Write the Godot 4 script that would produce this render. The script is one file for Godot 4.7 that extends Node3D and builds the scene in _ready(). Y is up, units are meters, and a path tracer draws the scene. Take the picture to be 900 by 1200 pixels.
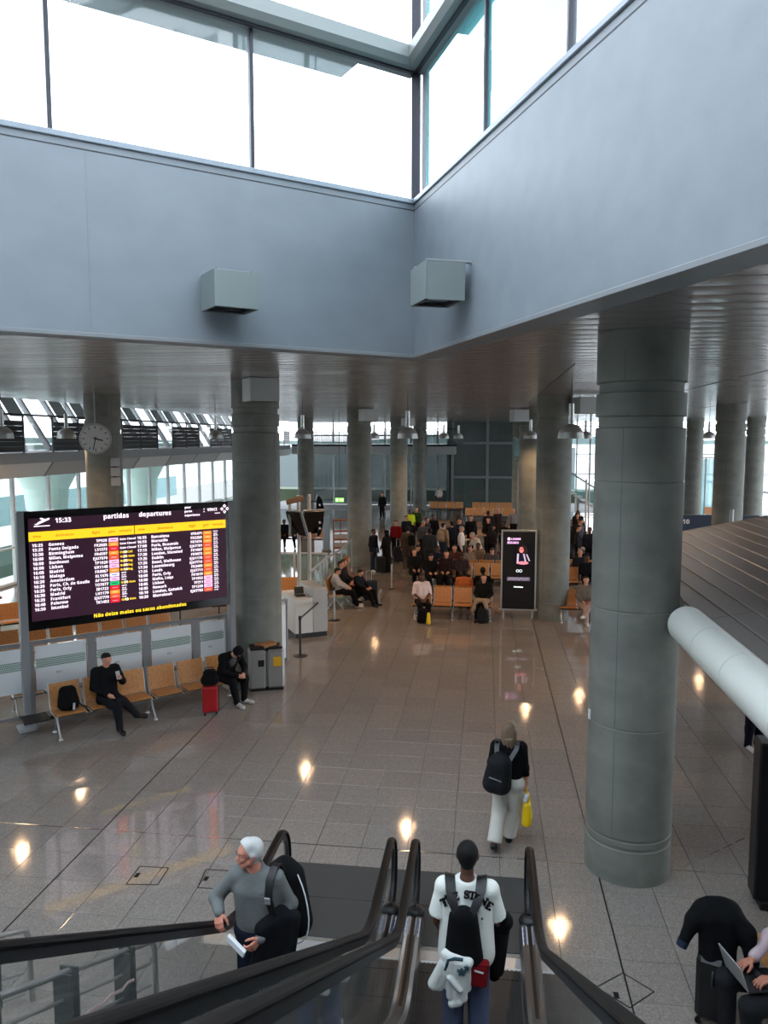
extends Node3D

const TH := 0.1309            # the hall's grid is turned 7.5 degrees from the line of sight
const CEIL := 6.52
const SILL := 8.7
var M := {}
var counts := {}
var rng := RandomNumberGenerator.new()


# ---------------------------------------------------------------- mesh building
class Mb:
	var v := PackedVector3Array()
	var n := PackedVector3Array()
	var u := PackedVector2Array()
	var ix := PackedInt32Array()

	func tri(a: Vector3, b: Vector3, c: Vector3, na: Vector3, nb: Vector3, nc: Vector3) -> void:
		var k := v.size()
		v.append(a); v.append(b); v.append(c)
		n.append(na); n.append(nb); n.append(nc)
		u.append(Vector2.ZERO); u.append(Vector2.ZERO); u.append(Vector2.ZERO)
		ix.append(k)
		if (b - a).cross(c - a).dot(na + nb + nc) > 0.0:
			ix.append(k + 2); ix.append(k + 1)
		else:
			ix.append(k + 1); ix.append(k + 2)

	func flat(a: Vector3, b: Vector3, c: Vector3, out: Vector3) -> void:
		var m := (b - a).cross(c - a).normalized()
		if m.dot(out) < 0.0:
			m = -m
		tri(a, b, c, m, m, m)

	func quad(a: Vector3, b: Vector3, c: Vector3, d: Vector3, out: Vector3) -> void:
		flat(a, b, c, out)
		flat(a, c, d, out)

	func box(c: Vector3, s: Vector3, bas := Basis(), bev := 0.0) -> void:
		var h := s * 0.5
		var e := minf(bev, 0.45 * minf(h.x, minf(h.y, h.z)))
		for ax in 3:
			var i := (ax + 1) % 3
			var j := (ax + 2) % 3
			for sg in [-1.0, 1.0]:
				var p: Array[Vector3] = []
				for q in [[-1, -1], [1, -1], [1, 1], [-1, 1]]:
					var w := Vector3.ZERO
					w[ax] = sg * h[ax]
					w[i] = q[0] * (h[i] - e)
					w[j] = q[1] * (h[j] - e)
					p.append(c + bas * w)
				var nn := Vector3.ZERO
				nn[ax] = sg
				quad(p[0], p[1], p[2], p[3], bas * nn)
			if e > 0.0:
				for si in [-1.0, 1.0]:
					for sj in [-1.0, 1.0]:
						var q: Array[Vector3] = []
						for t in [[-1, 0], [1, 0], [1, 1], [-1, 1]]:
							var w := Vector3.ZERO
							w[ax] = t[0] * (h[ax] - e)
							w[i] = si * (h[i] - (e if t[1] else 0.0))
							w[j] = sj * (h[j] - (0.0 if t[1] else e))
							q.append(c + bas * w)
						var o := Vector3.ZERO
						o[i] = si
						o[j] = sj
						quad(q[0], q[1], q[2], q[3], bas * o)
		if e > 0.0:
			for sx in [-1.0, 1.0]:
				for sy in [-1.0, 1.0]:
					for sz in [-1.0, 1.0]:
						var o := Vector3(sx, sy, sz)
						var k := o * h
						flat(c + bas * (k - Vector3(0, sy, sz) * e), c + bas * (k - Vector3(sx, 0, sz) * e), c + bas * (k - Vector3(sx, sy, 0) * e), bas * o)

	func cyl(a: Vector3, b: Vector3, ra: float, rb := -1.0, seg := 12, caps := true) -> void:
		if rb < 0.0:
			rb = ra
		var t := (b - a).normalized()
		var s := t.cross(Vector3.UP if absf(t.y) < 0.9 else Vector3.RIGHT).normalized()
		var w := t.cross(s)
		var slope := t * (ra - rb) / maxf((b - a).length(), 1e-5)
		for k in seg:
			var d0 := s * cos(TAU * k / seg) + w * sin(TAU * k / seg)
			var d1 := s * cos(TAU * (k + 1) / seg) + w * sin(TAU * (k + 1) / seg)
			var n0 := (d0 + slope).normalized()
			var n1 := (d1 + slope).normalized()
			tri(a + d0 * ra, a + d1 * ra, b + d1 * rb, n0, n1, n1)
			if rb > 0.0:
				tri(a + d0 * ra, b + d1 * rb, b + d0 * rb, n0, n1, n0)
			if caps:
				flat(a, a + d0 * ra, a + d1 * ra, -t)
				flat(b, b + d0 * rb, b + d1 * rb, t)

	# profile of (radius, height), turned round the y axis of xf
	func lathe(prof: Array, seg: int, xf := Transform3D(), soft := false) -> void:
		var nn: Array[Vector2] = []
		for k in prof.size() - 1:
			var d: Vector2 = prof[k + 1] - prof[k]
			nn.append(Vector2(d.y, -d.x).normalized())
		for k in prof.size() - 1:
			var m0: Vector2 = nn[k]
			var m1: Vector2 = nn[k]
			if soft:
				if k > 0:
					m0 = (nn[k] + nn[k - 1]).normalized()
				if k < nn.size() - 1:
					m1 = (nn[k] + nn[k + 1]).normalized()
			var p0: Vector2 = prof[k]
			var p1: Vector2 = prof[k + 1]
			for s in seg:
				var c0 := Vector3(cos(TAU * s / seg), 0, sin(TAU * s / seg))
				var c1 := Vector3(cos(TAU * (s + 1) / seg), 0, sin(TAU * (s + 1) / seg))
				var a := xf * (c0 * p0.x + Vector3(0, p0.y, 0))
				var b := xf * (c1 * p0.x + Vector3(0, p0.y, 0))
				var c := xf * (c1 * p1.x + Vector3(0, p1.y, 0))
				var d := xf * (c0 * p1.x + Vector3(0, p1.y, 0))
				var na := xf.basis * (c0 * m0.x + Vector3(0, m0.y, 0))
				var nb := xf.basis * (c1 * m0.x + Vector3(0, m0.y, 0))
				var nc := xf.basis * (c1 * m1.x + Vector3(0, m1.y, 0))
				var nd := xf.basis * (c0 * m1.x + Vector3(0, m1.y, 0))
				if p0.x > 1e-5:
					tri(a, b, c, na, nb, nc)
				if p1.x > 1e-5:
					tri(a, c, d, na, nc, nd)

	# round tube along points
	func tube(pts: Array, r: float, seg := 8, closed := false) -> void:
		var rings := []
		var cnt := pts.size()
		var s := Vector3.ZERO
		for k in cnt:
			var p: Vector3 = pts[k]
			var a: Vector3 = pts[(k - 1 + cnt) % cnt] if (k > 0 or closed) else p
			var b: Vector3 = pts[(k + 1) % cnt] if (k < cnt - 1 or closed) else p
			var t := (b - a).normalized()
			if s == Vector3.ZERO:
				s = t.cross(Vector3.UP if absf(t.y) < 0.9 else Vector3.RIGHT).normalized()
			s = (s - t * s.dot(t)).normalized()
			var w := t.cross(s)
			var ring := []
			for q in seg:
				ring.append(s * cos(TAU * q / seg) + w * sin(TAU * q / seg))
			rings.append([p, ring, t])
		for k in (cnt if closed else cnt - 1):
			var A = rings[k]
			var B = rings[(k + 1) % cnt]
			for q in seg:
				var q1 := (q + 1) % seg
				var pa: Vector3 = A[0]
				var pb: Vector3 = B[0]
				var a0: Vector3 = A[1][q]
				var a1: Vector3 = A[1][q1]
				var b0: Vector3 = B[1][q]
				var b1: Vector3 = B[1][q1]
				tri(pa + a0 * r, pa + a1 * r, pb + b1 * r, a0, a1, b1)
				tri(pa + a0 * r, pb + b1 * r, pb + b0 * r, a0, b1, b0)
		if not closed:
			for k in [0, cnt - 1]:
				var A = rings[k]
				var out: Vector3 = A[2] * (-1.0 if k == 0 else 1.0)
				for q in seg:
					var c0: Vector3 = A[0]
					flat(c0, c0 + A[1][q] * r, c0 + A[1][(q + 1) % seg] * r, out)

	# closed 2D profile (x along side, y along side x direction) swept along points that lie in a plane across side
	func sweep(prof: Array, pts: Array, side: Vector3, closed := false, caps := true) -> void:
		var cnt := pts.size()
		var fr := []
		for k in cnt:
			var p: Vector3 = pts[k]
			var a: Vector3 = pts[(k - 1 + cnt) % cnt] if (k > 0 or closed) else p
			var b: Vector3 = pts[(k + 1) % cnt] if (k < cnt - 1 or closed) else p
			var t := (b - a).normalized()
			var up := side.cross(t).normalized()
			fr.append([p, up, t])
		var mid := Vector2.ZERO
		for q in prof:
			mid += q / prof.size()
		for k in (cnt if closed else cnt - 1):
			var A = fr[k]
			var B = fr[(k + 1) % cnt]
			for q in prof.size():
				var p0: Vector2 = prof[q]
				var p1: Vector2 = prof[(q + 1) % prof.size()]
				var d := p1 - p0
				var m := Vector2(d.y, -d.x).normalized()
				if m.dot((p0 + p1) * 0.5 - mid) < 0.0:
					m = -m
				var na: Vector3 = side * m.x + A[1] * m.y
				var nb: Vector3 = side * m.x + B[1] * m.y
				var a0: Vector3 = A[0] + side * p0.x + A[1] * p0.y
				var a1: Vector3 = A[0] + side * p1.x + A[1] * p1.y
				var b0: Vector3 = B[0] + side * p0.x + B[1] * p0.y
				var b1: Vector3 = B[0] + side * p1.x + B[1] * p1.y
				tri(a0, a1, b1, na, na, nb)
				tri(a0, b1, b0, na, nb, nb)
		if caps and not closed:
			var poly := PackedVector2Array(prof)
			var tr := Geometry2D.triangulate_polygon(poly)
			for k in [0, cnt - 1]:
				var A = fr[k]
				var out: Vector3 = A[2] * (-1.0 if k == 0 else 1.0)
				for q in range(0, tr.size(), 3):
					var w: Array[Vector3] = []
					for z in 3:
						var pp := poly[tr[q + z]]
						w.append(A[0] + side * pp.x + A[1] * pp.y)
					flat(w[0], w[1], w[2], out)

	# polygon in the xy plane of xf, from z0 to z1
	func prism(poly: PackedVector2Array, z0: float, z1: float, xf := Transform3D()) -> void:
		var tr := Geometry2D.triangulate_polygon(poly)
		for q in range(0, tr.size(), 3):
			for z in [z0, z1]:
				var a := xf * Vector3(poly[tr[q]].x, poly[tr[q]].y, z)
				var b := xf * Vector3(poly[tr[q + 1]].x, poly[tr[q + 1]].y, z)
				var c := xf * Vector3(poly[tr[q + 2]].x, poly[tr[q + 2]].y, z)
				flat(a, b, c, xf.basis.z * (signf(z1 - z0) if z == z1 else -signf(z1 - z0)))
		var cw := Geometry2D.is_polygon_clockwise(poly)
		for q in poly.size():
			var p := poly[q]
			var r := poly[(q + 1) % poly.size()]
			var d := r - p
			var o := Vector2(-d.y, d.x) if cw else Vector2(d.y, -d.x)
			quad(xf * Vector3(p.x, p.y, z0), xf * Vector3(r.x, r.y, z0), xf * Vector3(r.x, r.y, z1), xf * Vector3(p.x, p.y, z1), xf.basis * Vector3(o.x, o.y, 0))

	func ball(c: Vector3, r: Vector3, bas := Basis(), nu := 12, nv := 8) -> void:
		for i in nv:
			for j in nu:
				var q: Array[Vector3] = []
				var m: Array[Vector3] = []
				for t in [[0, 0], [0, 1], [1, 1], [1, 0]]:
					var ph: float = PI * (i + t[0]) / nv
					var th: float = TAU * (j + t[1]) / nu
					var d := Vector3(sin(ph) * cos(th), cos(ph), sin(ph) * sin(th))
					q.append(c + bas * (d * r))
					m.append((bas * (d / r)).normalized())
				if i < nv - 1:
					tri(q[0], q[2], q[3], m[0], m[2], m[3])
				if i > 0:
					tri(q[0], q[1], q[2], m[0], m[1], m[2])

	# a flat picture with texture coordinates, facing z of xf
	func picture(w: float, h: float, xf := Transform3D()) -> void:
		var k := v.size()
		for t in [[-1, 1, 0, 0], [1, 1, 1, 0], [1, -1, 1, 1], [-1, -1, 0, 1]]:
			v.append(xf * Vector3(t[0] * w / 2, t[1] * h / 2, 0))
			n.append(xf.basis.z)
			u.append(Vector2(t[2], t[3]))
		for t in [0, 1, 2, 0, 2, 3]:
			ix.append(k + t)

	func text(s: String, size: float, xf: Transform3D, font: Font, depth := 0.004, align := 0) -> float:
		var tm := TextMesh.new()
		tm.text = s
		tm.font = font
		tm.font_size = 48
		size *= 0.64
		tm.pixel_size = size / 48.0
		tm.depth = depth
		tm.curve_step = 4.0
		tm.horizontal_alignment = align as HorizontalAlignment
		tm.vertical_alignment = VERTICAL_ALIGNMENT_CENTER
		var a := tm.get_mesh_arrays()
		var pv: PackedVector3Array = a[Mesh.ARRAY_VERTEX]
		var pn: PackedVector3Array = a[Mesh.ARRAY_NORMAL]
		var lo := 1e9
		var hi := -1e9
		for p in pv:
			lo = minf(lo, p.x)
			hi = maxf(hi, p.x)
		var shift := -lo if align == 0 else (-hi if align == 2 else -(lo + hi) / 2)
		var k := v.size()
		for i in pv.size():
			v.append(xf * (pv[i] + Vector3(shift, 0, 0)))
			n.append((xf.basis * pn[i]).normalized())
			u.append(Vector2.ZERO)
		if a[Mesh.ARRAY_INDEX] != null:
			for i in a[Mesh.ARRAY_INDEX]:
				ix.append(k + i)
		else:
			for i in pv.size():
				ix.append(k + i)
		return hi - lo

	func join(o: Mb, xf := Transform3D()) -> void:
		var k := v.size()
		for i in o.v.size():
			v.append(xf * o.v[i])
			n.append((xf.basis * o.n[i]).normalized())
			u.append(o.u[i])
		for i in o.ix:
			ix.append(k + i)

	func arrays() -> Array:
		var a := []
		a.resize(Mesh.ARRAY_MAX)
		a[Mesh.ARRAY_VERTEX] = v
		a[Mesh.ARRAY_NORMAL] = n
		a[Mesh.ARRAY_TEX_UV] = u
		a[Mesh.ARRAY_INDEX] = ix
		return a


# a body as tapered capsules joined by a smooth minimum, meshed by surface nets; each bone carries the number of the surface it gives
class Flesh:
	var bones := []
	var cuts := []           # [normal, distance]: what lies beyond is cut off

	func cap(a: Vector3, b: Vector3, ra: float, rb: float, grp := 0) -> void:
		bones.append([a, b, ra, rb, grp])

	func mesh(cell: float, k: float, groups := 1) -> Array:
		var lo := Vector3.ONE * 1e9
		var hi := -lo
		for b in bones:
			var r := maxf(b[2], b[3]) + 3.0 * cell
			for q in 2:
				lo = lo.min(b[q] - Vector3.ONE * r)
				hi = hi.max(b[q] + Vector3.ONE * r)
		var nx := int((hi.x - lo.x) / cell) + 3
		var ny := int((hi.y - lo.y) / cell) + 3
		var nz := int((hi.z - lo.z) / cell) + 3
		var g := PackedFloat32Array()
		g.resize(nx * ny * nz)
		g.fill(1.0)
		var who := PackedByteArray()
		var near := PackedFloat32Array()
		if groups > 1:
			who.resize(nx * ny * nz)
			near.resize(nx * ny * nz)
			near.fill(1.0)
		var seen := PackedInt32Array()
		var sy := nx
		var sz := nx * ny
		var lim := k + 2.0 * cell
		for b in bones:
			var a: Vector3 = b[0]
			var ba: Vector3 = b[1] - a
			var inv := 1.0 / maxf(ba.length_squared(), 1e-9)
			var ra: float = b[2]
			var dr: float = b[3] - ra
			var grp: int = b[4]
			var rr := Vector3.ONE * (maxf(b[2], b[3]) + lim)
			var l: Vector3 = ((b[0].min(b[1]) - rr - lo) / cell).floor()
			var h: Vector3 = ((b[0].max(b[1]) + rr - lo) / cell).ceil()
			var x0 := maxi(int(l.x), 0)
			var x1 := mini(int(h.x), nx - 1)
			for iz in range(maxi(int(l.z), 0), mini(int(h.z), nz - 1) + 1):
				for iy in range(maxi(int(l.y), 0), mini(int(h.y), ny - 1) + 1):
					var pa := Vector3(lo.x + x0 * cell, lo.y + iy * cell, lo.z + iz * cell) - a
					var i := iz * sz + iy * sy + x0
					for ix in range(x0, x1 + 1):
						var t := clampf(pa.dot(ba) * inv, 0.0, 1.0)
						var d := (pa - ba * t).length() - ra - dr * t
						if d < lim:
							var o := g[i]
							if o == 1.0:
								seen.append(i)
								g[i] = d
							else:
								var e := maxf(k - absf(o - d), 0.0)
								g[i] = minf(o, d) - e * e / (4.0 * k)
							if groups > 1 and d < near[i]:
								near[i] = d
								who[i] = grp
						pa.x += cell
						i += 1
		for c in cuts:
			var nn: Vector3 = c[0]
			var dd: float = c[1]
			for i in seen:
				var p := lo + Vector3(i % nx, (i / sy) % ny, i / sz) * cell
				g[i] = maxf(g[i], nn.dot(p) - dd)
		var off := [0, 1, sy, sy + 1, sz, sz + 1, sz + sy, sz + sy + 1]
		var edges := [[0, 1], [2, 3], [4, 5], [6, 7], [0, 2], [1, 3], [4, 6], [5, 7], [0, 4], [1, 5], [2, 6], [3, 7]]
		var place := {}
		var vs := PackedVector3Array()
		var cells := {}
		for i in seen:
			if absf(g[i]) < cell * 1.8:
				# every cell that has this corner
				cells[i] = true
				cells[i - 1] = true
				cells[i - sy] = true
				cells[i - sz] = true
				cells[i - 1 - sy] = true
				cells[i - 1 - sz] = true
				cells[i - sy - sz] = true
				cells[i - 1 - sy - sz] = true
		for i in cells:
			var m := 0
			for q in 8:
				if g[i + off[q]] < 0.0:
					m += 1
			if m == 0 or m == 8:
				continue
			var sum := Vector3.ZERO
			var cnt := 0
			for e in edges:
				var va: float = g[i + off[e[0]]]
				var vb: float = g[i + off[e[1]]]
				if (va < 0.0) != (vb < 0.0):
					var t := va / (va - vb)
					var pa := Vector3(e[0] & 1, (e[0] >> 1) & 1, e[0] >> 2)
					var pb := Vector3(e[1] & 1, (e[1] >> 1) & 1, e[1] >> 2)
					sum += pa.lerp(pb, t)
					cnt += 1
			place[i] = vs.size()
			vs.append(lo + (Vector3(i % nx, (i / sy) % ny, i / sz) + sum / cnt) * cell)
		var outs := []
		for q in groups:
			outs.append(PackedInt32Array())
		for i in place:
			for ax in 3:
				var st: int = [1, sy, sz][ax]
				var s0 := g[i] < 0.0
				if s0 == (g[i + st] < 0.0):
					continue
				var p: int = [sy, sz, 1][ax]
				var q: int = [sz, 1, sy][ax]
				if not (place.has(i - p) and place.has(i - q) and place.has(i - p - q)):
					continue
				var a: int = place[i]
				var b: int = place[i - p]
				var c: int = place[i - p - q]
				var d: int = place[i - q]
				var o: PackedInt32Array = outs[who[i if s0 else i + st] if groups > 1 else 0]
				if s0:
					o.append_array(PackedInt32Array([a, c, b, a, d, c]))
				else:
					o.append_array(PackedInt32Array([a, b, c, a, c, d]))
				outs[who[i if s0 else i + st] if groups > 1 else 0] = o
		var ns := PackedVector3Array()
		ns.resize(vs.size())
		for o in outs:
			for q in range(0, o.size(), 3):
				var m: Vector3 = (vs[o[q + 2]] - vs[o[q]]).cross(vs[o[q + 1]] - vs[o[q]])
				ns[o[q]] += m
				ns[o[q + 1]] += m
				ns[o[q + 2]] += m
		for q in ns.size():
			ns[q] = ns[q].normalized()
		var res := []
		for o in outs:
			var mb := Mb.new()
			if groups == 1:
				mb.v = vs
				mb.n = ns
				mb.ix = o
			else:
				var map := {}
				for q in o:
					if not map.has(q):
						map[q] = mb.v.size()
						mb.v.append(vs[q])
						mb.n.append(ns[q])
					mb.ix.append(map[q])
			mb.u.resize(mb.v.size())
			res.append(mb)
		return res


# ---------------------------------------------------------------- naming and grouping
func G(a: float, b: float, y := 0.0) -> Vector3:
	return Vector3(a * sin(TH) + b * cos(TH), y, -a * cos(TH) + b * sin(TH))


func numbered(called: String) -> String:
	var k: int = counts.get(called, 0)
	counts[called] = k + 1
	return called if k == 0 else "%s_%03d" % [called, k]


func to_mesh(parts: Array) -> ArrayMesh:
	var am := ArrayMesh.new()
	for p in parts:
		if p[0].v.size():
			am.add_surface_from_arrays(Mesh.PRIMITIVE_TRIANGLES, p[0].arrays())
			am.surface_set_material(am.get_surface_count() - 1, p[1])
	return am


func obj(called: String, mb, m: Material = null, parent: Node3D = null) -> MeshInstance3D:
	var o := MeshInstance3D.new()
	if mb is Mesh:
		o.mesh = mb
		if m:
			o.material_override = m
	elif mb is Array:
		o.mesh = to_mesh(mb)
	else:
		o.mesh = to_mesh([[mb, m]])
	if parent:
		o.name = called
		parent.add_child(o, true)
	else:
		o.name = numbered(called)
		add_child(o)
	return o


func tag(o: Node3D, label: String, category: String, group := "") -> Node3D:
	o.set_meta("label", label)
	o.set_meta("category", category)
	o.set_meta("kind", "thing")
	if group:
		o.set_meta("group", group)
	return o


func thing(called: String, label: String, category: String, at := Vector3.ZERO, turn := 0.0, group := "") -> Node3D:
	var o := Node3D.new()
	o.name = numbered(called)
	add_child(o)
	o.position = at
	o.rotation.y = turn
	return tag(o, label, category, group)


func struct(called: String, mb, m: Material = null, label := "") -> MeshInstance3D:
	var o := obj(called, mb, m)
	o.set_meta("kind", "structure")
	if label:
		o.set_meta("label", label)
	return o


func struct_root(called: String, label := "") -> Node3D:
	var o := Node3D.new()
	o.name = numbered(called)
	add_child(o)
	o.set_meta("kind", "structure")
	if label:
		o.set_meta("label", label)
	return o


func dup(src: Node3D, called: String, at: Vector3, turn: float, label: String, group := "") -> Node3D:
	var r: Node3D = src.duplicate()
	r.name = numbered(called)
	add_child(r)
	r.position = at
	r.rotation.y = turn
	r.set_meta("label", label)
	if group:
		r.set_meta("group", group)
	return r


func look_turn(dir: Vector3) -> float:      # the turn that sends +z towards dir
	return atan2(dir.x, dir.z)


# ---------------------------------------------------------------- materials
func noise_tex(freq: float, lo: float, hi: float, fractal := 4, kind := FastNoiseLite.TYPE_SIMPLEX_SMOOTH, side := 512, sd := 1) -> NoiseTexture2D:
	var f := FastNoiseLite.new()
	f.noise_type = kind
	f.frequency = freq
	f.fractal_octaves = fractal
	f.seed = sd
	var t := NoiseTexture2D.new()
	t.width = side
	t.height = side
	t.seamless = true
	t.noise = f
	var gr := Gradient.new()
	gr.set_color(0, Color(lo, lo, lo))
	gr.set_color(1, Color(hi, hi, hi))
	t.color_ramp = gr
	return t


func mk(c: Color, rough := 0.6, metal := 0.0, spec := 0.5) -> StandardMaterial3D:
	var m := StandardMaterial3D.new()
	m.albedo_color = c
	m.roughness = rough
	m.metallic = metal
	m.metallic_specular = spec
	return m


func grain(m: StandardMaterial3D, t: Texture2D, scale: float, world := true) -> StandardMaterial3D:
	m.albedo_texture = t
	m.uv1_triplanar = true
	m.uv1_world_triplanar = world
	m.uv1_scale = Vector3.ONE * scale
	return m


func relief(m: StandardMaterial3D, t: Texture2D, cm: float) -> StandardMaterial3D:
	m.heightmap_enabled = true
	m.heightmap_texture = t
	m.heightmap_scale = cm
	return m


func glow(c: Color, e: float) -> StandardMaterial3D:
	var m := mk(c, 0.5)
	m.emission_enabled = true
	m.emission = c
	m.emission_energy_multiplier = e
	return m


func pane(c: Color, a: float) -> StandardMaterial3D:
	var m := mk(Color(c.r, c.g, c.b, a), 0.03)
	m.transparency = BaseMaterial3D.TRANSPARENCY_ALPHA
	return m


func _ready() -> void:
	rng.seed = 7
	# ---- camera, sky, exposure
	var cam := Camera3D.new()
	cam.name = "camera"
	add_child(cam)
	cam.position = Vector3(0, 5.3, 0)
	cam.rotation.x = -atan(86.0 / 900.0)
	cam.fov = rad_to_deg(2.0 * atan(600.0 / 900.0))
	cam.near = 0.05
	cam.far = 3000.0
	cam.current = true
	var sky := ProceduralSkyMaterial.new()
	sky.sky_top_color = Color(0.88, 0.94, 1.0)
	sky.sky_horizon_color = Color(0.95, 0.97, 1.0)
	sky.sky_curve = 0.3
	sky.ground_bottom_color = Color(0.72, 0.74, 0.76)
	sky.ground_horizon_color = Color(0.85, 0.87, 0.9)
	sky.sky_energy_multiplier = 1.0
	sky.ground_energy_multiplier = 0.7
	var env := Environment.new()
	env.background_mode = Environment.BG_SKY
	env.sky = Sky.new()
	env.sky.sky_material = sky
	env.background_energy_multiplier = 4.2
	env.tonemap_mode = Environment.TONE_MAPPER_LINEAR
	env.tonemap_exposure = 1.6
	env.sdfgi_enabled = true
	env.ssao_enabled = true
	env.ssil_enabled = true
	var we := WorldEnvironment.new()
	we.name = "surroundings"
	we.environment = env
	add_child(we)

	make_materials()
	var t0 := Time.get_ticks_msec()
	# ---- the setting
	build_floor()
	build_ceiling()
	build_well()
	build_left_side()
	build_far_end()
	build_right_side()
	build_outside()
	build_landing_and_stair()
	# ---- large things
	build_columns()
	build_escalators()
	build_board()
	build_partition()
	build_canopy()
	# ---- smaller things
	build_lamps()
	build_seating()
	build_gate_things()
	build_right_front()
	# ---- people
	print("built before people ", Time.get_ticks_msec() - t0)
	build_people_near()
	print("near people ", Time.get_ticks_msec() - t0)
	build_people_far()
	print("all ", Time.get_ticks_msec() - t0)


func make_materials() -> void:
	var fine := noise_tex(0.25, 0.55, 1.0, 3, FastNoiseLite.TYPE_SIMPLEX, 512, 3)
	var speck := noise_tex(0.12, 0.72, 1.0, 4, FastNoiseLite.TYPE_VALUE, 512, 9)
	var cloud := noise_tex(0.008, 0.8, 1.0, 5, FastNoiseLite.TYPE_SIMPLEX_SMOOTH, 512, 4)
	var cloth := noise_tex(0.03, 0.55, 1.0, 4, FastNoiseLite.TYPE_SIMPLEX_SMOOTH, 256, 5)
	var stain := noise_tex(0.012, 0.93, 1.0, 5, FastNoiseLite.TYPE_SIMPLEX_SMOOTH, 512, 14)
	var wood := noise_tex(0.02, 0.78, 1.0, 4, FastNoiseLite.TYPE_SIMPLEX_SMOOTH, 256, 6)
	M.cloth_tex = cloth
	M.speck = speck
	# granite in four tones
	for k in 4:
		var c: Color = [Color(0.62, 0.585, 0.55), Color(0.605, 0.57, 0.54), Color(0.635, 0.595, 0.56), Color(0.615, 0.585, 0.555)][k]
		var m := grain(mk(c, 0.055, 0.0, 0.5), speck, 1.3)
		M["granite%d" % k] = m
	M.granite_many = grain(mk(Color(1, 1, 1), 0.055, 0.0, 0.5), speck, 1.3)
	M.granite_many.vertex_color_use_as_albedo = true
	M.joint = mk(Color(0.26, 0.245, 0.23), 0.7)
	M.slat = mk(Color(0.66, 0.645, 0.65), 0.24, 0.55, 0.5)
	M.slat_b = mk(Color(0.645, 0.63, 0.635), 0.27, 0.55, 0.5)
	M.slat_c = mk(Color(0.675, 0.66, 0.665), 0.22, 0.55, 0.5)
	M.plenum = mk(Color(0.06, 0.06, 0.065), 0.9)
	M.plaster = grain(mk(Color(0.52, 0.55, 0.575), 0.55), stain, 0.25)
	M.plaster_r = grain(mk(Color(0.53, 0.56, 0.585), 0.5), stain, 0.35)
	M.sill = mk(Color(0.55, 0.59, 0.63), 0.35)
	M.white_paint = mk(Color(0.82, 0.83, 0.82), 0.4)
	M.grey_paint = mk(Color(0.52, 0.53, 0.54), 0.45)
	M.light_grey = mk(Color(0.68, 0.69, 0.69), 0.45)
	M.dark_frame = mk(Color(0.2, 0.2, 0.23), 0.4, 0.4)
	M.concrete = relief(grain(mk(Color(0.505, 0.515, 0.485), 0.62, 0.0, 0.4), cloud, 0.45, false), fine, 0.05)
	M.concrete_joint = mk(Color(0.36, 0.37, 0.36), 0.9)
	M.alu = mk(Color(0.76, 0.77, 0.77), 0.38, 0.6)
	M.steel = mk(Color(0.68, 0.68, 0.67), 0.3, 0.7)
	M.brushed = mk(Color(0.5, 0.49, 0.48), 0.33, 0.9)
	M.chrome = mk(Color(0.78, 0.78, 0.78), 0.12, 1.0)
	M.rubber = mk(Color(0.03, 0.03, 0.032), 0.5, 0.0, 0.35)
	M.black = mk(Color(0.03, 0.03, 0.035), 0.5)
	M.black_gloss = mk(Color(0.02, 0.02, 0.025), 0.15)
	M.dark_grey = mk(Color(0.16, 0.16, 0.17), 0.5)
	M.tread = mk(Color(0.2, 0.2, 0.2), 0.5, 0.5)
	M.plate = grain(mk(Color(0.36, 0.355, 0.345), 0.75, 0.1, 0.3), fine, 2.0)
	M.glass = pane(Color(0.85, 0.95, 0.94), 0.07)
	M.glass_teal = pane(Color(0.55, 0.85, 0.86), 0.13)
	M.glass_grey = pane(Color(0.6, 0.66, 0.66), 0.16)
	M.glass_smoke = pane(Color(0.42, 0.48, 0.47), 0.5)
	M.frost = mk(Color(0.86, 0.9, 0.92), 0.5)
	M.frost.backlight_enabled = true
	M.frost.backlight = Color(0.8, 0.85, 0.9)
	M.frost_green = mk(Color(0.62, 0.74, 0.68), 0.5)
	M.frost_green.backlight_enabled = true
	M.frost_green.backlight = Color(0.5, 0.6, 0.55)
	M.plywood = grain(mk(Color(0.83, 0.58, 0.34), 0.4), wood, 3.0, false)
	M.plywood_b = grain(mk(Color(0.79, 0.53, 0.30), 0.4), wood, 3.5, false)
	M.screen_black = mk(Color(0.03, 0.02, 0.035), 0.12)
	M.screen = glow(Color(0.2, 0.07, 0.155), 0.36)
	M.screen_yellow = glow(Color(0.98, 0.76, 0.12), 0.75)
	M.screen_white = glow(Color(0.96, 0.9, 0.95), 1.0)
	M.text_yellow = glow(Color(1.0, 0.85, 0.2), 0.8)
	M.text_dark = mk(Color(0.45, 0.33, 0.05), 0.6)
	M.bulb = glow(Color(1.0, 0.72, 0.42), 4.0)
	M.lamp_metal = mk(Color(0.75, 0.76, 0.75), 0.3, 0.6)
	M.red = mk(Color(0.62, 0.07, 0.1), 0.4)
	M.yellow_plastic = mk(Color(0.95, 0.8, 0.05), 0.35)
	M.yellow_plastic.backlight_enabled = true
	M.yellow_plastic.backlight = Color(0.5, 0.42, 0.02)
	M.paper = mk(Color(0.86, 0.87, 0.88), 0.7)
	M.pink_band = mk(Color(0.95, 0.82, 0.8), 0.5)
	M.hill = grain(mk(Color(0.36, 0.43, 0.42), 0.95), cloud, 0.01)
	M.apron = mk(Color(0.72, 0.72, 0.7), 0.9)
	M.grass = grain(mk(Color(0.33, 0.38, 0.28), 0.95), fine, 0.6)
	M.pylon = mk(Color(0.74, 0.82, 0.78), 0.7)
	M.far_wall = mk(Color(0.33, 0.36, 0.36), 0.8)
	M.exit_green = glow(Color(0.55, 0.85, 0.35), 0.9)
	M.louvre = mk(Color(0.17, 0.175, 0.19), 0.5)
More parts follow.
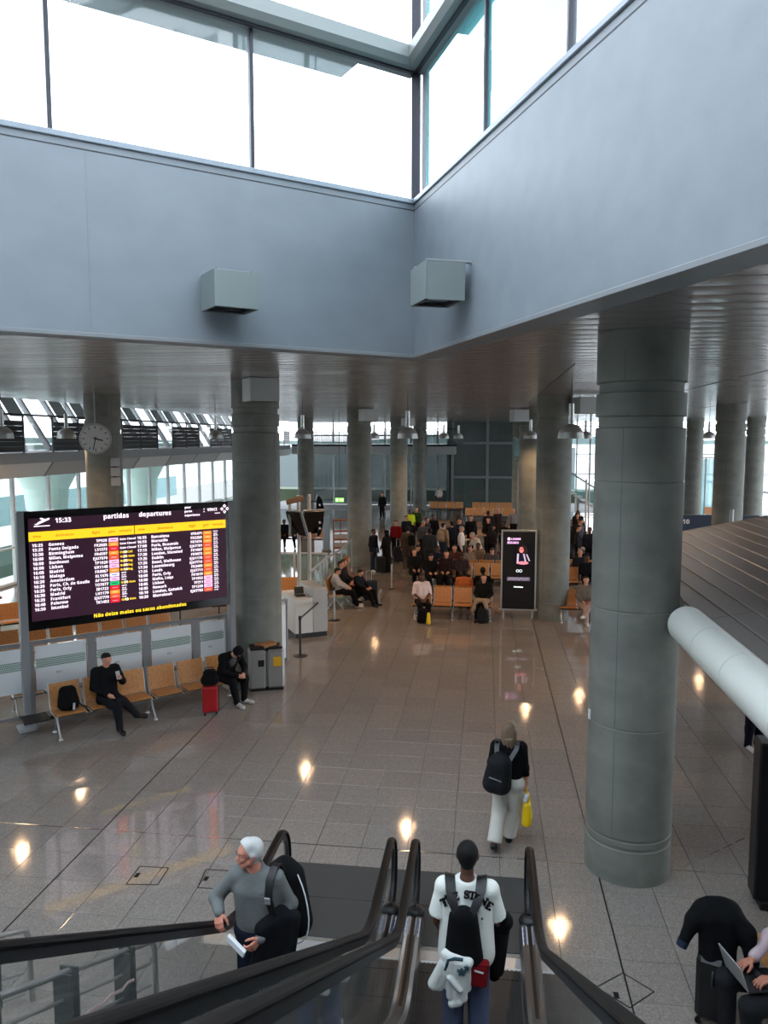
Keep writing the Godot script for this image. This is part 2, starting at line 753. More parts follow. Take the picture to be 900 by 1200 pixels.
	M.blind = mk(Color(0.66, 0.67, 0.66), 0.6)
	M.blind.backlight_enabled = true
	M.blind.backlight = Color(0.3, 0.3, 0.3)
	M.esc_glass = pane(Color(0.5, 0.55, 0.54), 0.09)
	M.sticker_blue = plain(Color(0.2, 0.35, 0.62), 0.5)
	M.frost_film = mk(Color(0.9, 0.93, 0.95, 0.82), 0.45)
	M.frost_film.backlight_enabled = true
	M.frost_film.backlight = Color(0.75, 0.78, 0.8)
	M.frost_film.transparency = BaseMaterial3D.TRANSPARENCY_ALPHA
	M.band_green = plain(Color(0.35, 0.52, 0.44), 0.6)
	M.canopy_white = mk(Color(0.84, 0.85, 0.82), 0.35)
	M.glass_far = pane(Color(0.30, 0.36, 0.35), 0.62)
	M.canopy_grey = mk(Color(0.60, 0.585, 0.57), 0.33, 0.35)
	M.box_paint = mk(Color(0.5, 0.535, 0.53), 0.5)
	M.teal_solid = pane(Color(0.6, 0.85, 0.87), 0.4)
	M.fin = mk(Color(0.3, 0.32, 0.315), 0.5, 0.3)
	M.beam = mk(Color(0.53, 0.54, 0.53), 0.45)
	M.glass_reflect_teal = pane(Color(0.45, 0.85, 0.87), 0.24)  # teal reflection put into the tint of the right well panes
	M.sans = SystemFont.new()
	M.sans.font_names = PackedStringArray(["Droid Sans"])
	M.bold = SystemFont.new()
	M.bold.font_names = PackedStringArray(["Droid Sans"])
	M.bold.font_weight = 700
	M.serif = SystemFont.new()
	M.serif.font_names = PackedStringArray(["Droid Serif"])
	M.serif.font_weight = 700


func fabric(c: Color, rough := 0.9) -> StandardMaterial3D:
	var key := "fab%s" % c.to_html()
	if not M.has(key):
		var m := mk(c, rough, 0.0, 0.3)
		M[key] = relief(m, M.cloth_tex, 0.6)
		m.uv1_triplanar = true
		m.uv1_scale = Vector3.ONE * 3.0
	return M[key]


func plain(c: Color, rough := 0.7) -> StandardMaterial3D:
	var key := "pl%s%.2f" % [c.to_html(), rough]
	if not M.has(key):
		M[key] = mk(c, rough, 0.0, 0.4)
	return M[key]


# ---------------------------------------------------------------- setting
const TILE := 0.592

func build_floor() -> void:
	var floor := struct_root("floor")
	var base := Mb.new()
	base.box(G(24, 0.8, -0.16), Vector3(36, 0.28, 82), Basis(Vector3.UP, -TH))
	obj("screed", base, M.joint, floor)
	var tile := Mb.new()
	tile.box(Vector3(0, -0.011, 0), Vector3(TILE - 0.004, 0.02, TILE - 0.004), Basis(), 0.002)
	var meshes := []
	for k in 4:
		meshes.append(to_mesh([[tile, M["granite%d" % k]]]))
	var spots := []
	var cp := cos(-atan(86.0 / 900.0))
	var sp := sin(atan(86.0 / 900.0))
	for i in range(-28, 82):
		for j in range(-32, 48):
			var a := 9.41 + TILE * (i + 0.5)
			var b := 1.43 + 0.594 * (j + 0.5)
			if a > 56 or b < -16.8 or b > 18.5 or a < -8:
				continue
			var p := G(a, b)
			var zf := 5.3 * sp - p.z * cp
			var size := 0.0
			if zf > 1.0:
				var x := 450.0 + 900.0 * p.x / zf
				var y := 600.0 - 900.0 * (-5.3 * cp - p.z * sp) / zf
				if x > -40 and x < 940 and y > 0 and y < 1240:
					size = 1.0 / (zf * zf)
			# tiles under the escalators' floor plates and the near stair show nothing
			if size > 0.0 and a < 8.95 and b > -2.4 and b < 0.75:
				size = 0.0
			spots.append([size, a, b])
	spots.sort_custom(func(p, q): return p[0] > q[0] if p[0] != q[0] else (p[1] < q[1] if p[1] != q[1] else p[2] < q[2]))
	var many := MultiMesh.new()
	many.transform_format = MultiMesh.TRANSFORM_3D
	many.use_colors = true
	var tm := to_mesh([[tile, M.granite_many]])
	many.mesh = tm
	many.instance_count = spots.size() - 300
	var bas := Basis(Vector3.UP, -TH)
	for k in spots.size():
		var s = spots[k]
		if k < 300:
			var o := MeshInstance3D.new()
			o.mesh = meshes[rng.randi() % 4]
			o.name = "tile"
			floor.add_child(o, true)
			o.transform = Transform3D(bas, G(s[1], s[2], rng.randf() * 0.0006))
		else:
			many.set_instance_transform(k - 300, Transform3D(bas, G(s[1], s[2], 0)))
			var c: Color = [Color(0.62, 0.585, 0.55), Color(0.605, 0.57, 0.54), Color(0.635, 0.595, 0.56), Color(0.615, 0.585, 0.555)][rng.randi() % 4]
			many.set_instance_color(k - 300, c.srgb_to_linear())
	var mi := MultiMeshInstance3D.new()
	mi.name = "far_tiles"
	mi.multimesh = many
	mi.set_meta("kind", "stuff")
	floor.add_child(mi)
	# expansion joints: two dark ones, one bright metal strip across
	for bb in [1.43, -5.1]:
		var s := Mb.new()
		s.box(G(27, bb, 0.0015), Vector3(0.016, 0.003, 58), bas)
		obj("expansion_joint", s, M.black, floor)
	var st := Mb.new()
	st.box(G(9.41, -5, 0.0015), Vector3(30, 0.003, 0.014), bas)
	obj("metal_or_glint_strip", st, M.chrome, floor)
	# a dashed floor reflection, built as bright strips right of the near column
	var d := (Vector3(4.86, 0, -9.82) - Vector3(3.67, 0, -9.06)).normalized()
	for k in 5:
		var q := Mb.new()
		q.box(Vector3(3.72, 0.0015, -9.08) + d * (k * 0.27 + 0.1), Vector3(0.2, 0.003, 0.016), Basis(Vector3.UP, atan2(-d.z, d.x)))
		obj("metal_or_glint_strip", q, M.chrome, floor)
	# access hatches cut into the granite
	for h in [[[-3.08, -8.71], [-2.7, -8.7], [-2.67, -9.06], [-3.04, -9.1]], [[-2.21, -8.64], [-1.8, -8.6], [-1.78, -8.98], [-2.2, -9.03]], [[2.06, -6.98], [2.38, -7.18], [2.6, -6.92], [2.3, -6.71]]]:
		var q := Mb.new()
		var pts := []
		for p in h:
			pts.append(Vector3(p[0], 0.001, p[1]))
		for k in 4:
			var e: Vector3 = pts[(k + 1) % 4] - pts[k]
			q.box((pts[k] + pts[(k + 1) % 4]) / 2.0, Vector3(e.length(), 0.003, 0.012), Basis(Vector3.UP, atan2(-e.z, e.x)))
		var hk := Mb.new()
		hk.box(pts[0].lerp(pts[3], 0.5) + (pts[1] - pts[0]) * 0.13, Vector3(0.05, 0.004, 0.09), Basis(Vector3.UP, -TH), 0.001)
		var hatch := obj("access_hatch", q, M.black, floor)
		obj("hatch_handle", hk, M.black, hatch)


func well_poly() -> PackedVector2Array:      # (x, z)
	var p0 := Vector2(0.44, -11.57)
	return PackedVector2Array([p0, p0 + Vector2(-cos(deg_to_rad(31.5)), sin(deg_to_rad(31.5))) * 11.5, Vector2(-5.5, 8.2), p0 + Vector2(sin(deg_to_rad(16.0)), cos(deg_to_rad(16.0))) * 17.0])


func build_ceiling() -> void:
	var root := struct_root("ceiling")
	var well := PackedVector2Array()
	for p in well_poly():
		well.append(Vector2(p.x * cos(TH) + p.y * sin(TH), p.x * sin(TH) - p.y * cos(TH)))   # (b, a)
	var inner := Geometry2D.offset_polygon(well, 0.06)[0]
	well = Geometry2D.offset_polygon(well, 0.3)[0]
	# the deck above the slats, cut by two strips so that no polygon has a hole
	var over := Mb.new()
	var xf0 := Transform3D(Basis(Vector3(cos(TH), 0, sin(TH)), Vector3(sin(TH), 0, -cos(TH)), Vector3.UP), Vector3.ZERO)
	for strip in [[-9.0, -6.0], [-6.0, 0.0], [0.0, 6.0], [6.0, 12.0], [12.0, 58.0]]:
		for poly in Geometry2D.clip_polygons(PackedVector2Array([Vector2(-14.2, strip[0]), Vector2(18.8, strip[0]), Vector2(18.8, strip[1]), Vector2(-14.2, strip[1])]), well):
			over.prism(poly, CEIL + 0.06, CEIL + 0.5, xf0)
	obj("deck", over, M.plenum, root)
	var pitch := 0.4
	var k := 0
	var a := -8.6
	while a < 57.8:
		var tilt := rng.randf_range(-0.005, 0.005)
		for poly in Geometry2D.clip_polygons(PackedVector2Array([Vector2(-14.2, a + 0.012), Vector2(18.6, a + 0.012), Vector2(18.6, a + pitch - 0.012), Vector2(-14.2, a + pitch - 0.012)]), inner):
			var loc := PackedVector2Array()
			for p in poly:
				loc.append(Vector2(p.x, p.y - a - pitch / 2))
			var bas := xf0.basis * Basis(Vector3.RIGHT, tilt)
			var mb := Mb.new()
			mb.prism(loc, 0.03, 0.0, Transform3D(bas, G(a + pitch / 2, 0, CEIL)))
			# the sheet is bowed a little, so each slat gathers its own streak of light
			var mid := G(a + pitch / 2, 0, CEIL)
			for i in mb.v.size():
				var t := clampf((mb.v[i] - mid).dot(xf0.basis.y) / (pitch / 2), -1.0, 1.0)
				if mb.n[i].y < -0.5:
					mb.n[i] = (Vector3.DOWN + xf0.basis.y * 0.07 * t).normalized()
			obj("slat", mb, [M.slat, M.slat_b, M.slat_c][rng.randi() % 3], root)
		a += pitch
		k += 1
	for bb in [8.53, 15.6]:
		var s := Mb.new()
		s.box(G(24.5, bb, CEIL - 0.004), Vector3(0.016, 0.006, 66), Basis(Vector3.UP, -TH))
		obj("seam", s, M.dark_grey, root)
	for e in [[1.43, 13.0, 58.0], [5.0, 7.0, 58.0]]:
		var s := Mb.new()
		s.box(G((e[1] + e[2]) / 2, e[0], CEIL - 0.004), Vector3(0.016, 0.006, e[2] - e[1]), Basis(Vector3.UP, -TH))
		obj("seam", s, M.dark_grey, root)


# a wall of the light well from p to q (seen from the inside), outward is the side away from the well
func build_well() -> void:
	var w := well_poly()
	var names := ["wall_left", "wall_rear_left", "wall_rear_right", "wall_right"]
	var mid := Vector3(-2, 0, -2)
	for k in 4:
		var p := Vector3(w[k].x, 0, w[k].y)
		var q := Vector3(w[(k + 1) % 4].x, 0, w[(k + 1) % 4].y)
		var d := (q - p).normalized()
		var out := d.cross(Vector3.UP)
		if out.dot(mid - p) > 0.0:
			out = -out
		var lng := (q - p).length()
		var bas := Basis(d, Vector3.UP, d.cross(Vector3.UP))
		var c := (p + q) / 2.0
		var mb := Mb.new()
		mb.box(c + out * 0.2 + Vector3(0, (CEIL + SILL) / 2 - 0.01, 0), Vector3(lng + (0.5 if k < 3 else 0.4), SILL - CEIL + 0.02, 0.4), bas)
		var wall := struct(names[k], mb, M.plaster_r if k == 3 else M.plaster)
		# a thin dark edge trim where the wall meets the ceiling, a light cap on the sill
		var tr := Mb.new()
		tr.box(c + Vector3(0, CEIL - 0.005, 0) + out * 0.06, Vector3(lng, 0.05, 0.14), bas, 0.004)
		obj("edge_trim", tr, M.grey_paint, wall)
		var cap := Mb.new()
		cap.box(c + out * 0.14 + Vector3(0, SILL + 0.03, 0), Vector3(lng + 0.1, 0.07, 0.34), bas, 0.008)
		obj("sill_cap", cap, M.sill, wall)
		var groove := Mb.new()
		groove.box(c + Vector3(0, SILL - 0.09, 0) - out * 0.001, Vector3(lng, 0.012, 0.006), bas)
		obj("groove", groove, M.dark_grey, wall)
		if k == 0:
			# one faint vertical joint in the left wall
			var jn := Mb.new()
			jn.box(p + d * 4.55 + Vector3(0, 7.6, 0) - out * 0.001, Vector3(0.006, 2.0, 0.004), bas)
			obj("joint", jn, M.grey_paint, wall)
		if k == 1 or k == 2:
			# unseen sides behind the camera, made solid to the roof to dim the walls
			var upm := Mb.new()
			upm.box(c + out * 0.2 + Vector3(0, (SILL + 13.4) / 2, 0), Vector3(lng + 0.5, 13.4 - SILL, 0.4), bas)
			obj("added_upper_wall", upm, M.plaster, wall)
			continue
		# clerestory window above
		var win := struct_root("window_%d" % (k + 1))
		var g0 := out * 0.14
		var step := 2.45 if k == 0 else (1.95 if k == 3 else 2.6)
		var n := int(lng / step)
		var start := p if k == 0 else (q if k == 3 else p)
		var dir := d if k != 3 else -d
		var upper := 13.4
		var y0 := SILL + 0.06
		var yb0 := 10.53
		var yb1 := 10.86
		var at := 0.12
		for i in n + 1:
			var nxt := minf((i + 1) * step, lng)
			if i == 0 and k == 3:
				nxt = 2.3
			if k == 3 and i > 0:
				nxt = minf(2.3 + i * step, lng)
			if nxt - at < 0.05:
				continue
			for yy in [[y0, yb0], [yb1, upper]]:
				var g := Mb.new()
				g.box(start + dir * ((at + nxt) / 2.0) + g0 + Vector3(0, (yy[0] + yy[1]) / 2, 0), Vector3(nxt - at - 0.03, yy[1] - yy[0], 0.012), bas)
				obj("pane", g, M.glass_reflect_teal if k == 3 and i < 2 else M.glass, win)
			var m := Mb.new()
			m.box(start + dir * nxt + g0 + Vector3(0, (y0 + upper) / 2, 0), Vector3(0.05, upper - y0, 0.09), bas, 0.006)
			if k == 3:
				m.box(start + dir * (nxt - 0.13) + g0 * 1.6 + Vector3(0, (y0 + upper) / 2, 0), Vector3(0.02, upper - y0, 0.03), bas)
			obj("mullion", m, M.dark_frame, win)
			at = nxt
		# transom beam: a deep light profile with a dark shadow gap under its lip
		var beam := Mb.new()
		var prof := PackedVector2Array([Vector2(0.0, yb0), Vector2(0.24, yb0 + 0.02), Vector2(0.30, yb0 + 0.1), Vector2(0.28, yb1 - 0.05), Vector2(0.18, yb1), Vector2(-0.06, yb1), Vector2(-0.06, yb0)])
		beam.prism(prof, -lng / 2 - 0.05, lng / 2 + 0.05, Transform3D(Basis(-out, Vector3.UP, (-out).cross(Vector3.UP)), c + g0))
		obj("transom_beam", beam, M.beam, win)
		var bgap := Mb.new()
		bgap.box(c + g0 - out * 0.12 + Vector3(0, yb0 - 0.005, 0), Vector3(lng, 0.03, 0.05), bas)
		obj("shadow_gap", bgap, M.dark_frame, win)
		# light shelf outside
		var sh := Mb.new()
		sh.box(c + out * 0.95 + Vector3(0, 11.0, 0), Vector3(lng - 0.7, 0.1, 1.2), bas, 0.03)
		for i in int(lng / 2.45):
			sh.box(start + dir * ((i + 1) * 2.45 - 0.5) + out * 0.95 + Vector3(0, 10.945, 0), Vector3(0.02, 0.014, 1.18), bas)
		obj("light_shelf", sh, M.beam, win)
	# corner post and roof
	var post := Mb.new()
	var pc := Vector3(0.44, 0, -11.57)
	post.box(pc + Vector3(0.03, (SILL + 13.4) / 2, -0.12), Vector3(0.13, 13.4 - SILL, 0.16), Basis(Vector3.UP, -0.13), 0.01)
	var post2 := Mb.new()
	post2.box(pc + Vector3(0.17, (SILL + 13.4) / 2, -0.1), Vector3(0.1, 13.4 - SILL, 0.12), Basis(Vector3.UP, -0.13), 0.01)
	struct("trim_1", [[post, M.dark_frame], [post2, M.grey_paint]], null)
	# unseen well roof, glazed to brighten the floor: panes on steel rafters
	var roof := struct_root("window_11")
	var rp := Geometry2D.offset_polygon(w, 0.9)[0]
	var xf := Transform3D(Basis(Vector3.RIGHT, Vector3(0, 0, 1), Vector3.UP), Vector3.ZERO)
	var x0 := -11.0
	while x0 < 7.0:
		for piece in Geometry2D.intersect_polygons(rp, PackedVector2Array([Vector2(x0 + 0.06, -14), Vector2(x0 + 1.94, -14), Vector2(x0 + 1.94, 10), Vector2(x0 + 0.06, 10)])):
			var g := Mb.new()
			g.prism(piece, 13.5, 13.52, xf)
			obj("pane", g, M.glass, roof)
		for piece in Geometry2D.intersect_polygons(rp, PackedVector2Array([Vector2(x0 - 0.08, -14), Vector2(x0 + 0.08, -14), Vector2(x0 + 0.08, 10), Vector2(x0 - 0.08, 10)])):
			var g := Mb.new()
			g.prism(piece, 13.2, 13.5, xf)
			obj("rafter", g, M.light_grey, roof)
		x0 += 2.0


func build_left_side() -> void:
	var bas := Basis(Vector3.UP, -TH)
	# gallery slab with its dark fascia and the light panels below it
	var slab := struct_root("floor_gallery")
	var mb := Mb.new()
	mb.box(G(24, -17.3, 4.72), Vector3(4.6, 0.2, 68), bas)
	obj("slab", mb, M.dark_grey, slab)
	var fas := Mb.new()
	fas.box(G(24, -14.95, 4.66), Vector3(0.12, 0.34, 68), bas, 0.01)
	obj("fascia", fas, M.grey_paint, slab)
	var sof := 4.0
	var a := -9.0
	var k := 0
	while a < 57.5:
		# each soffit panel leans back under the slab
		var p := Mb.new()
		var w := 3.42
		var pts := [G(a + 0.03, -15.0, 4.5), G(a + w - 0.03, -15.0, 4.5), G(a + w - 0.03, -15.35, sof), G(a + 0.03, -15.35, sof)]
		var back := [G(a + 0.03, -16.9, 4.5), G(a + w - 0.03, -16.9, 4.5), G(a + w - 0.03, -16.9, sof), G(a + 0.03, -16.9, sof)]
		var o := G(0, 1)
		p.quad(pts[0], pts[1], pts[2], pts[3], o)
		p.quad(pts[3], pts[2], back[2], back[3], Vector3.DOWN)
		p.quad(pts[0], pts[1], back[1], back[0], Vector3.UP)
		p.quad(pts[0], pts[3], back[3], back[0], G(-1, 0))
		p.quad(pts[1], pts[2], back[2], back[1], G(1, 0))
		obj("soffit_panel", p, M.light_grey if k % 3 else M.white_paint, slab)
		var rib := Mb.new()
		rib.prism(PackedVector2Array([Vector2(-14.98, 4.5), Vector2(-15.36, 3.98), Vector2(-16.0, 3.98), Vector2(-16.0, 4.5)]), -0.06, 0.06, Transform3D(Basis(G(0, 1), Vector3.UP, -G(1, 0)), G(a, 0)))
		obj("rib", rib, M.grey_paint, slab)
		a += w
		k += 1
	# lower facade: white mullions and panes
	var win := struct_root("window_5")
	a = -8.7
	while a < 58.0:
		var m := Mb.new()
		m.box(G(a, -17, 2.0), Vector3(0.16, 4.0, 0.1), bas, 0.01)
		obj("mullion", m, M.white_paint, win)
		var g := Mb.new()
		g.box(G(a + 1.15, -17, 2.0), Vector3(0.012, 3.9, 2.18), bas)
		obj("pane", g, M.glass_teal, win)
		a += 2.3
	for y in [0.06, 1.35, 3.94]:
		var t := Mb.new()
		t.box(G(24, -17, y), Vector3(0.1, 0.09 if y != 1.35 else 0.05, 66), bas)
		obj("transom", t, M.white_paint, win)
	# upper facade, leaning outwards: ribs, blinds and clear panes
	var up := struct_root("window_6")
	a = -8.0
	k = 0
	var lean := (Vector3.UP * 4.2 + G(0, -2.6)).normalized()
	var nrm := G(1, 0).cross(lean)
	var fb := Basis(G(1, 0), lean, nrm)
	var l := 4.9
	while a < 58.0:
		var m := Mb.new()
		m.box(G(a, -17.6, 4.8) + lean * l / 2, Vector3(0.12, l, 0.22), fb, 0.01)
		obj("rib", m, M.grey_paint, up)
		var clear := k % 3 == 1
		var g := Mb.new()
		g.box(G(a + 0.85, -17.6, 4.8) + lean * l * 0.5, Vector3(1.5, l, 0.012), fb)
		obj("pane", g, M.glass, up)
		if not clear:
			var b := Mb.new()
			b.box(G(a + 0.72, -17.5, 4.8) + lean * (l * 0.64), Vector3(0.95, l * 0.62, 0.03), fb, 0.005)
			obj("blind", b, M.blind, up)
		a += 1.7
		k += 1
	var roof := Mb.new()
	roof.box(G(24, -17.4, 9.1), Vector3(7.0, 0.2, 68), bas)
	roof.box(G(24, -14.3, 7.9), Vector3(0.15, 2.3, 68), bas)
	struct("ceiling_gallery", roof, M.grey_paint)
	# gallery railing: rail, posts, dark louvre infills and clear panes between
	var rail := thing("gallery_railing", "long railing with dark louvred infills along the upper gallery on the left", "railing")
	var r := Mb.new()
	r.tube([G(-8, -15.05, 6.08), G(57.5, -15.05, 6.08)], 0.035, 8)
	obj("handrail", r, M.dark_frame, rail)
	a = -6.0
	k = 0
	while a < 57.0:
		var p := Mb.new()
		p.box(G(a, -15.05, 5.45), Vector3(0.05, 1.26, 0.06), bas)
		obj("post", p, M.dark_frame, rail)
		if k % 3 != 2:
			for s in 6:
				var sl := Mb.new()
				sl.box(G(a + 0.87, -15.05, 4.95 + s * 0.17), Vector3(0.03, 0.165, 1.66), bas * Basis(Vector3(0, 0, 1), 0.25))
				if a > 14:
					obj("slat", sl, M.louvre, rail)
		else:
			var g := Mb.new()
			g.box(G(a + 0.87, -15.05, 5.4), Vector3(0.012, 1.0, 1.6), bas)
			obj("pane", g, M.glass_grey, rail)
		a += 1.74
		k += 1


func build_far_end() -> void:
	var bas := Basis(Vector3.UP, -TH)
	# far gallery between the left side and the dark glass
	var slab := struct_root("floor_gallery")
	var mb := Mb.new()
	mb.box(G(59, -8.4, 4.75), Vector3(12.6, 0.25, 3.0), bas)
	obj("slab", mb, M.dark_grey, slab)
	for k in 3:
		var p := Mb.new()
		p.box(G(57.45, -12.6 + k * 4.2, 4.42), Vector3(4.1, 0.62, 0.2), bas, 0.02)
		obj("soffit_panel", p, M.light_grey, slab)
	var rail := Mb.new()
	rail.tube([G(57.5, -14.4, 6.0), G(57.5, -2.2, 6.0)], 0.03, 6)
	var rt := thing("gallery_railing", "short straight railing along the gallery at the far end of the hall", "railing")
	obj("handrail", rail, M.dark_frame, rt)
	for k in 8:
		var p := Mb.new()
		p.box(G(57.5, -14.2 + k * 1.7, 5.45), Vector3(0.05, 1.1, 0.05), bas)
		obj("post", p, M.dark_frame, rt)
		var g := Mb.new()
		g.box(G(57.5, -13.35 + k * 1.7 - (0.0 if k < 7 else 0.5), 5.4), Vector3(1.6 if k < 7 else 0.6, 0.95, 0.02), bas)
		obj("pane", g, M.glass_smoke, rt)
	# far windows over the gallery and below it
	var win := struct_root("window_7")
	for k in 6:
		var g := Mb.new()
		g.box(G(61, -13.2 + k * 2.1, 2.3), Vector3(2.04, 4.5, 0.012), bas)
		obj("pane", g, M.glass_far, win)
		var g2 := Mb.new()
		g2.box(G(61, -13.2 + k * 2.1, 5.58), Vector3(2.04, 1.9, 0.012), bas)
		obj("pane", g2, M.glass, win)
		var m := Mb.new()
		m.box(G(61, -14.25 + k * 2.1, 3.3), Vector3(0.12, 6.6, 0.12), bas)
		obj("mullion", m, M.white_paint, win)
	for y in [0.1, 4.6, 5.55]:
		var t := Mb.new()
		t.box(G(61, -8.2, y), Vector3(12.4, 0.1, 0.1), bas)
		obj("transom", t, M.grey_paint, win)
	# dark glass front to the right of the gallery
	var dk := struct_root("window_8")
	for k in 3:
		for yy in [[0.1, 2.35], [2.5, 4.9], [5.05, 6.5]]:
			var g := Mb.new()
			g.box(G(58, -1.1 + k * 2.6, (yy[0] + yy[1]) / 2), Vector3(2.5, yy[1] - yy[0], 0.012), bas)
			obj("pane", g, M.glass_smoke, dk)
		var m := Mb.new()
		m.box(G(58, -2.45 + k * 2.6, 3.25), Vector3(0.2, 6.5, 0.2), bas, 0.01)
		obj("mullion", m, M.grey_paint, dk)
	for y in [2.42, 4.97]:
		var t := Mb.new()
		t.box(G(57.98, 1.4, y), Vector3(7.8, 0.18, 0.2), bas, 0.01)
		obj("transom", t, M.grey_paint, dk)
	# the dim room behind that glass; a reflected stair is built at its back
	var room := Mb.new()
	room.box(G(62.5, 1.4, 3.3), Vector3(9, 7.0, 0.2), bas)
	room.box(G(60.2, -2.75, 3.3), Vector3(0.2, 7.0, 4.6), bas)
	room.box(G(60.2, 5.9, 3.3), Vector3(0.2, 7.0, 4.6), bas)
	room.box(G(60.2, 1.4, 6.8), Vector3(9, 0.2, 4.8), bas)
	struct("wall_far", room, M.far_wall)
	var reflected_stair := Mb.new()
	reflected_stair.prism(PackedVector2Array([Vector2(0.6, 5.6), Vector2(2.6, 5.6), Vector2(5.6, 4.2), Vector2(5.6, 3.8), Vector2(2.5, 5.2), Vector2(0.6, 5.2)]), -0.1, 0.1, Transform3D(Basis(G(0, 1), Vector3.UP, -G(1, 0)), G(60.5, 0)))
	struct("reflection_trim_2", reflected_stair, M.grey_paint)
	var ceil := Mb.new()
	ceil.box(G(60, 2, CEIL + 0.3), Vector3(33, 0.4, 4.6), bas)
	struct("ceiling_far", ceil, M.grey_paint)


func build_right_side() -> void:
	var bas := Basis(Vector3.UP, -TH)
	var win := struct_root("window_9")
	var b := 6.2
	while b < 18.0:
		var m := Mb.new()
		m.box(G(54, b, 3.26), Vector3(0.09, 6.52, 0.14), bas)
		obj("mullion", m, M.white_paint, win)
		var g := Mb.new()
		g.box(G(54, b + 1.2, 3.26), Vector3(2.3, 6.5, 0.012), bas)
		obj("pane", g, M.glass, win)
		b += 2.4
	for y in [0.08, 2.9, 4.25, 5.6, 6.15]:
		var t := Mb.new()
		t.box(G(54, 12.4, y), Vector3(12.6, 0.07, 0.1), bas)
		obj("transom", t, M.light_grey, win)
	var side := struct_root("window_10")
	var a := 4.0
	while a < 54.0:
		var m := Mb.new()
		m.box(G(a, 18.6, 3.26), Vector3(0.14, 6.52, 0.09), bas)
		obj("mullion", m, M.white_paint, side)
		var g := Mb.new()
		g.box(G(a + 1.25, 18.6, 3.26), Vector3(0.012, 6.5, 2.4), bas)
		obj("pane", g, M.glass, side)
		a += 2.5
	# solid walls behind the camera
	var back := Mb.new()
	back.box(G(-9.1, 0.8, 3.3), Vector3(36, 6.6, 0.3), bas)
	struct("wall_back", back, M.plaster)
	var sidew := Mb.new()
	sidew.box(G(-2.5, 18.7, 3.3), Vector3(0.3, 6.6, 13), bas)
	struct("wall_side", sidew, M.plaster)


func build_outside() -> void:
	var bas := Basis(Vector3.UP, -TH)
	var gr := Mb.new()
	# the apron is laid round the hall, not under it
	gr.box(Vector3(-425, -0.4, -100), Vector3(800, 0.2, 1600), bas)
	gr.box(G(460, 8, -0.4), Vector3(44, 0.2, 790), bas)
	gr.box(Vector3(445, -0.4, -100), Vector3(800, 0.2, 1600), bas)
	struct("ground", gr, M.apron)
	var gs := Mb.new()
	gs.box(G(30, -21.5, -0.2), Vector3(3.5, 0.5, 70), bas)
	gs.box(G(67, -4, 0.3), Vector3(30, 1.2, 3), bas)
	struct("grass", gs, M.grass)
	# low ridge of hills on the horizon
	for k in 3:
		var h := Mb.new()
		var poly := PackedVector2Array([Vector2(-500, -2), Vector2(500, -2)])
		var x := 500.0
		while x >= -500.0:
			poly.append(Vector2(x, 5.0 + 2.5 * sin(x * 0.013 + k) + 1.5 * sin(x * 0.041 + k * 2.0)))
			x -= 20.0
		h.prism(poly, -20, 20, Transform3D(Basis(Vector3.UP, [0.0, PI / 2 - 0.3, -PI / 2 + 0.3][k]), [Vector3(0, 0, -760), Vector3(-620, 0, -200), Vector3(640, 0, -200)][k]))
		struct("hill", h, M.hill)
	# tapered pylons outside the left facade
	for a in [29.5, 42.0, 54.5, 17.0]:
		var p := Mb.new()
		p.lathe([Vector2(0.0, -0.3), Vector2(1.0, -0.3), Vector2(1.25, 2.4), Vector2(2.3, 4.4), Vector2(2.3, 4.7), Vector2(0.0, 4.7)], 24, Transform3D(Basis(), G(a, -25.5)), false)
		struct("pylon", p, M.pylon)
	var rf := Mb.new()
	rf.box(G(34, -24.6, 4.85), Vector3(6, 0.3, 60), bas)
	struct("roof_outside", rf, M.pylon)
	var wl := Mb.new()
	wl.box(G(34, -31, 0.6), Vector3(0.3, 1.9, 80), bas)
	struct("wall_outside", wl, mk(Color(0.5, 0.62, 0.63), 0.6))
	var bk := Mb.new()
	bk.box(G(80, -8, 2.0), Vector3(34, 4.8, 1.0), bas)
	struct("wall_neighbour", bk, M.far_wall)


func build_landing_and_stair() -> void:
	var bas := Basis(Vector3.UP, -TH)
	# upper landing under the camera
	var up := struct_root("floor_landing")
	var mb := Mb.new()
	mb.box(G(-4.6, -1.0, 3.5), Vector3(9.0, 0.26, 8.6), bas)
	mb.box(G(-8.5, -1.0, 1.7), Vector3(9.0, 3.4, 0.3), bas)
	obj("slab", mb, M.granite0, up)
	# granite stair beside the left escalator
	var st := struct_root("floor_stair")
	for k in 20:
		var s := Mb.new()
		var y := (k + 1) * 0.168
		s.box(G(6.05 - k * 0.3, -3.43, y / 2), Vector3(1.3, y, 0.31), bas, 0.006)
		obj("step", s, M["granite%d" % (k % 4)], st)


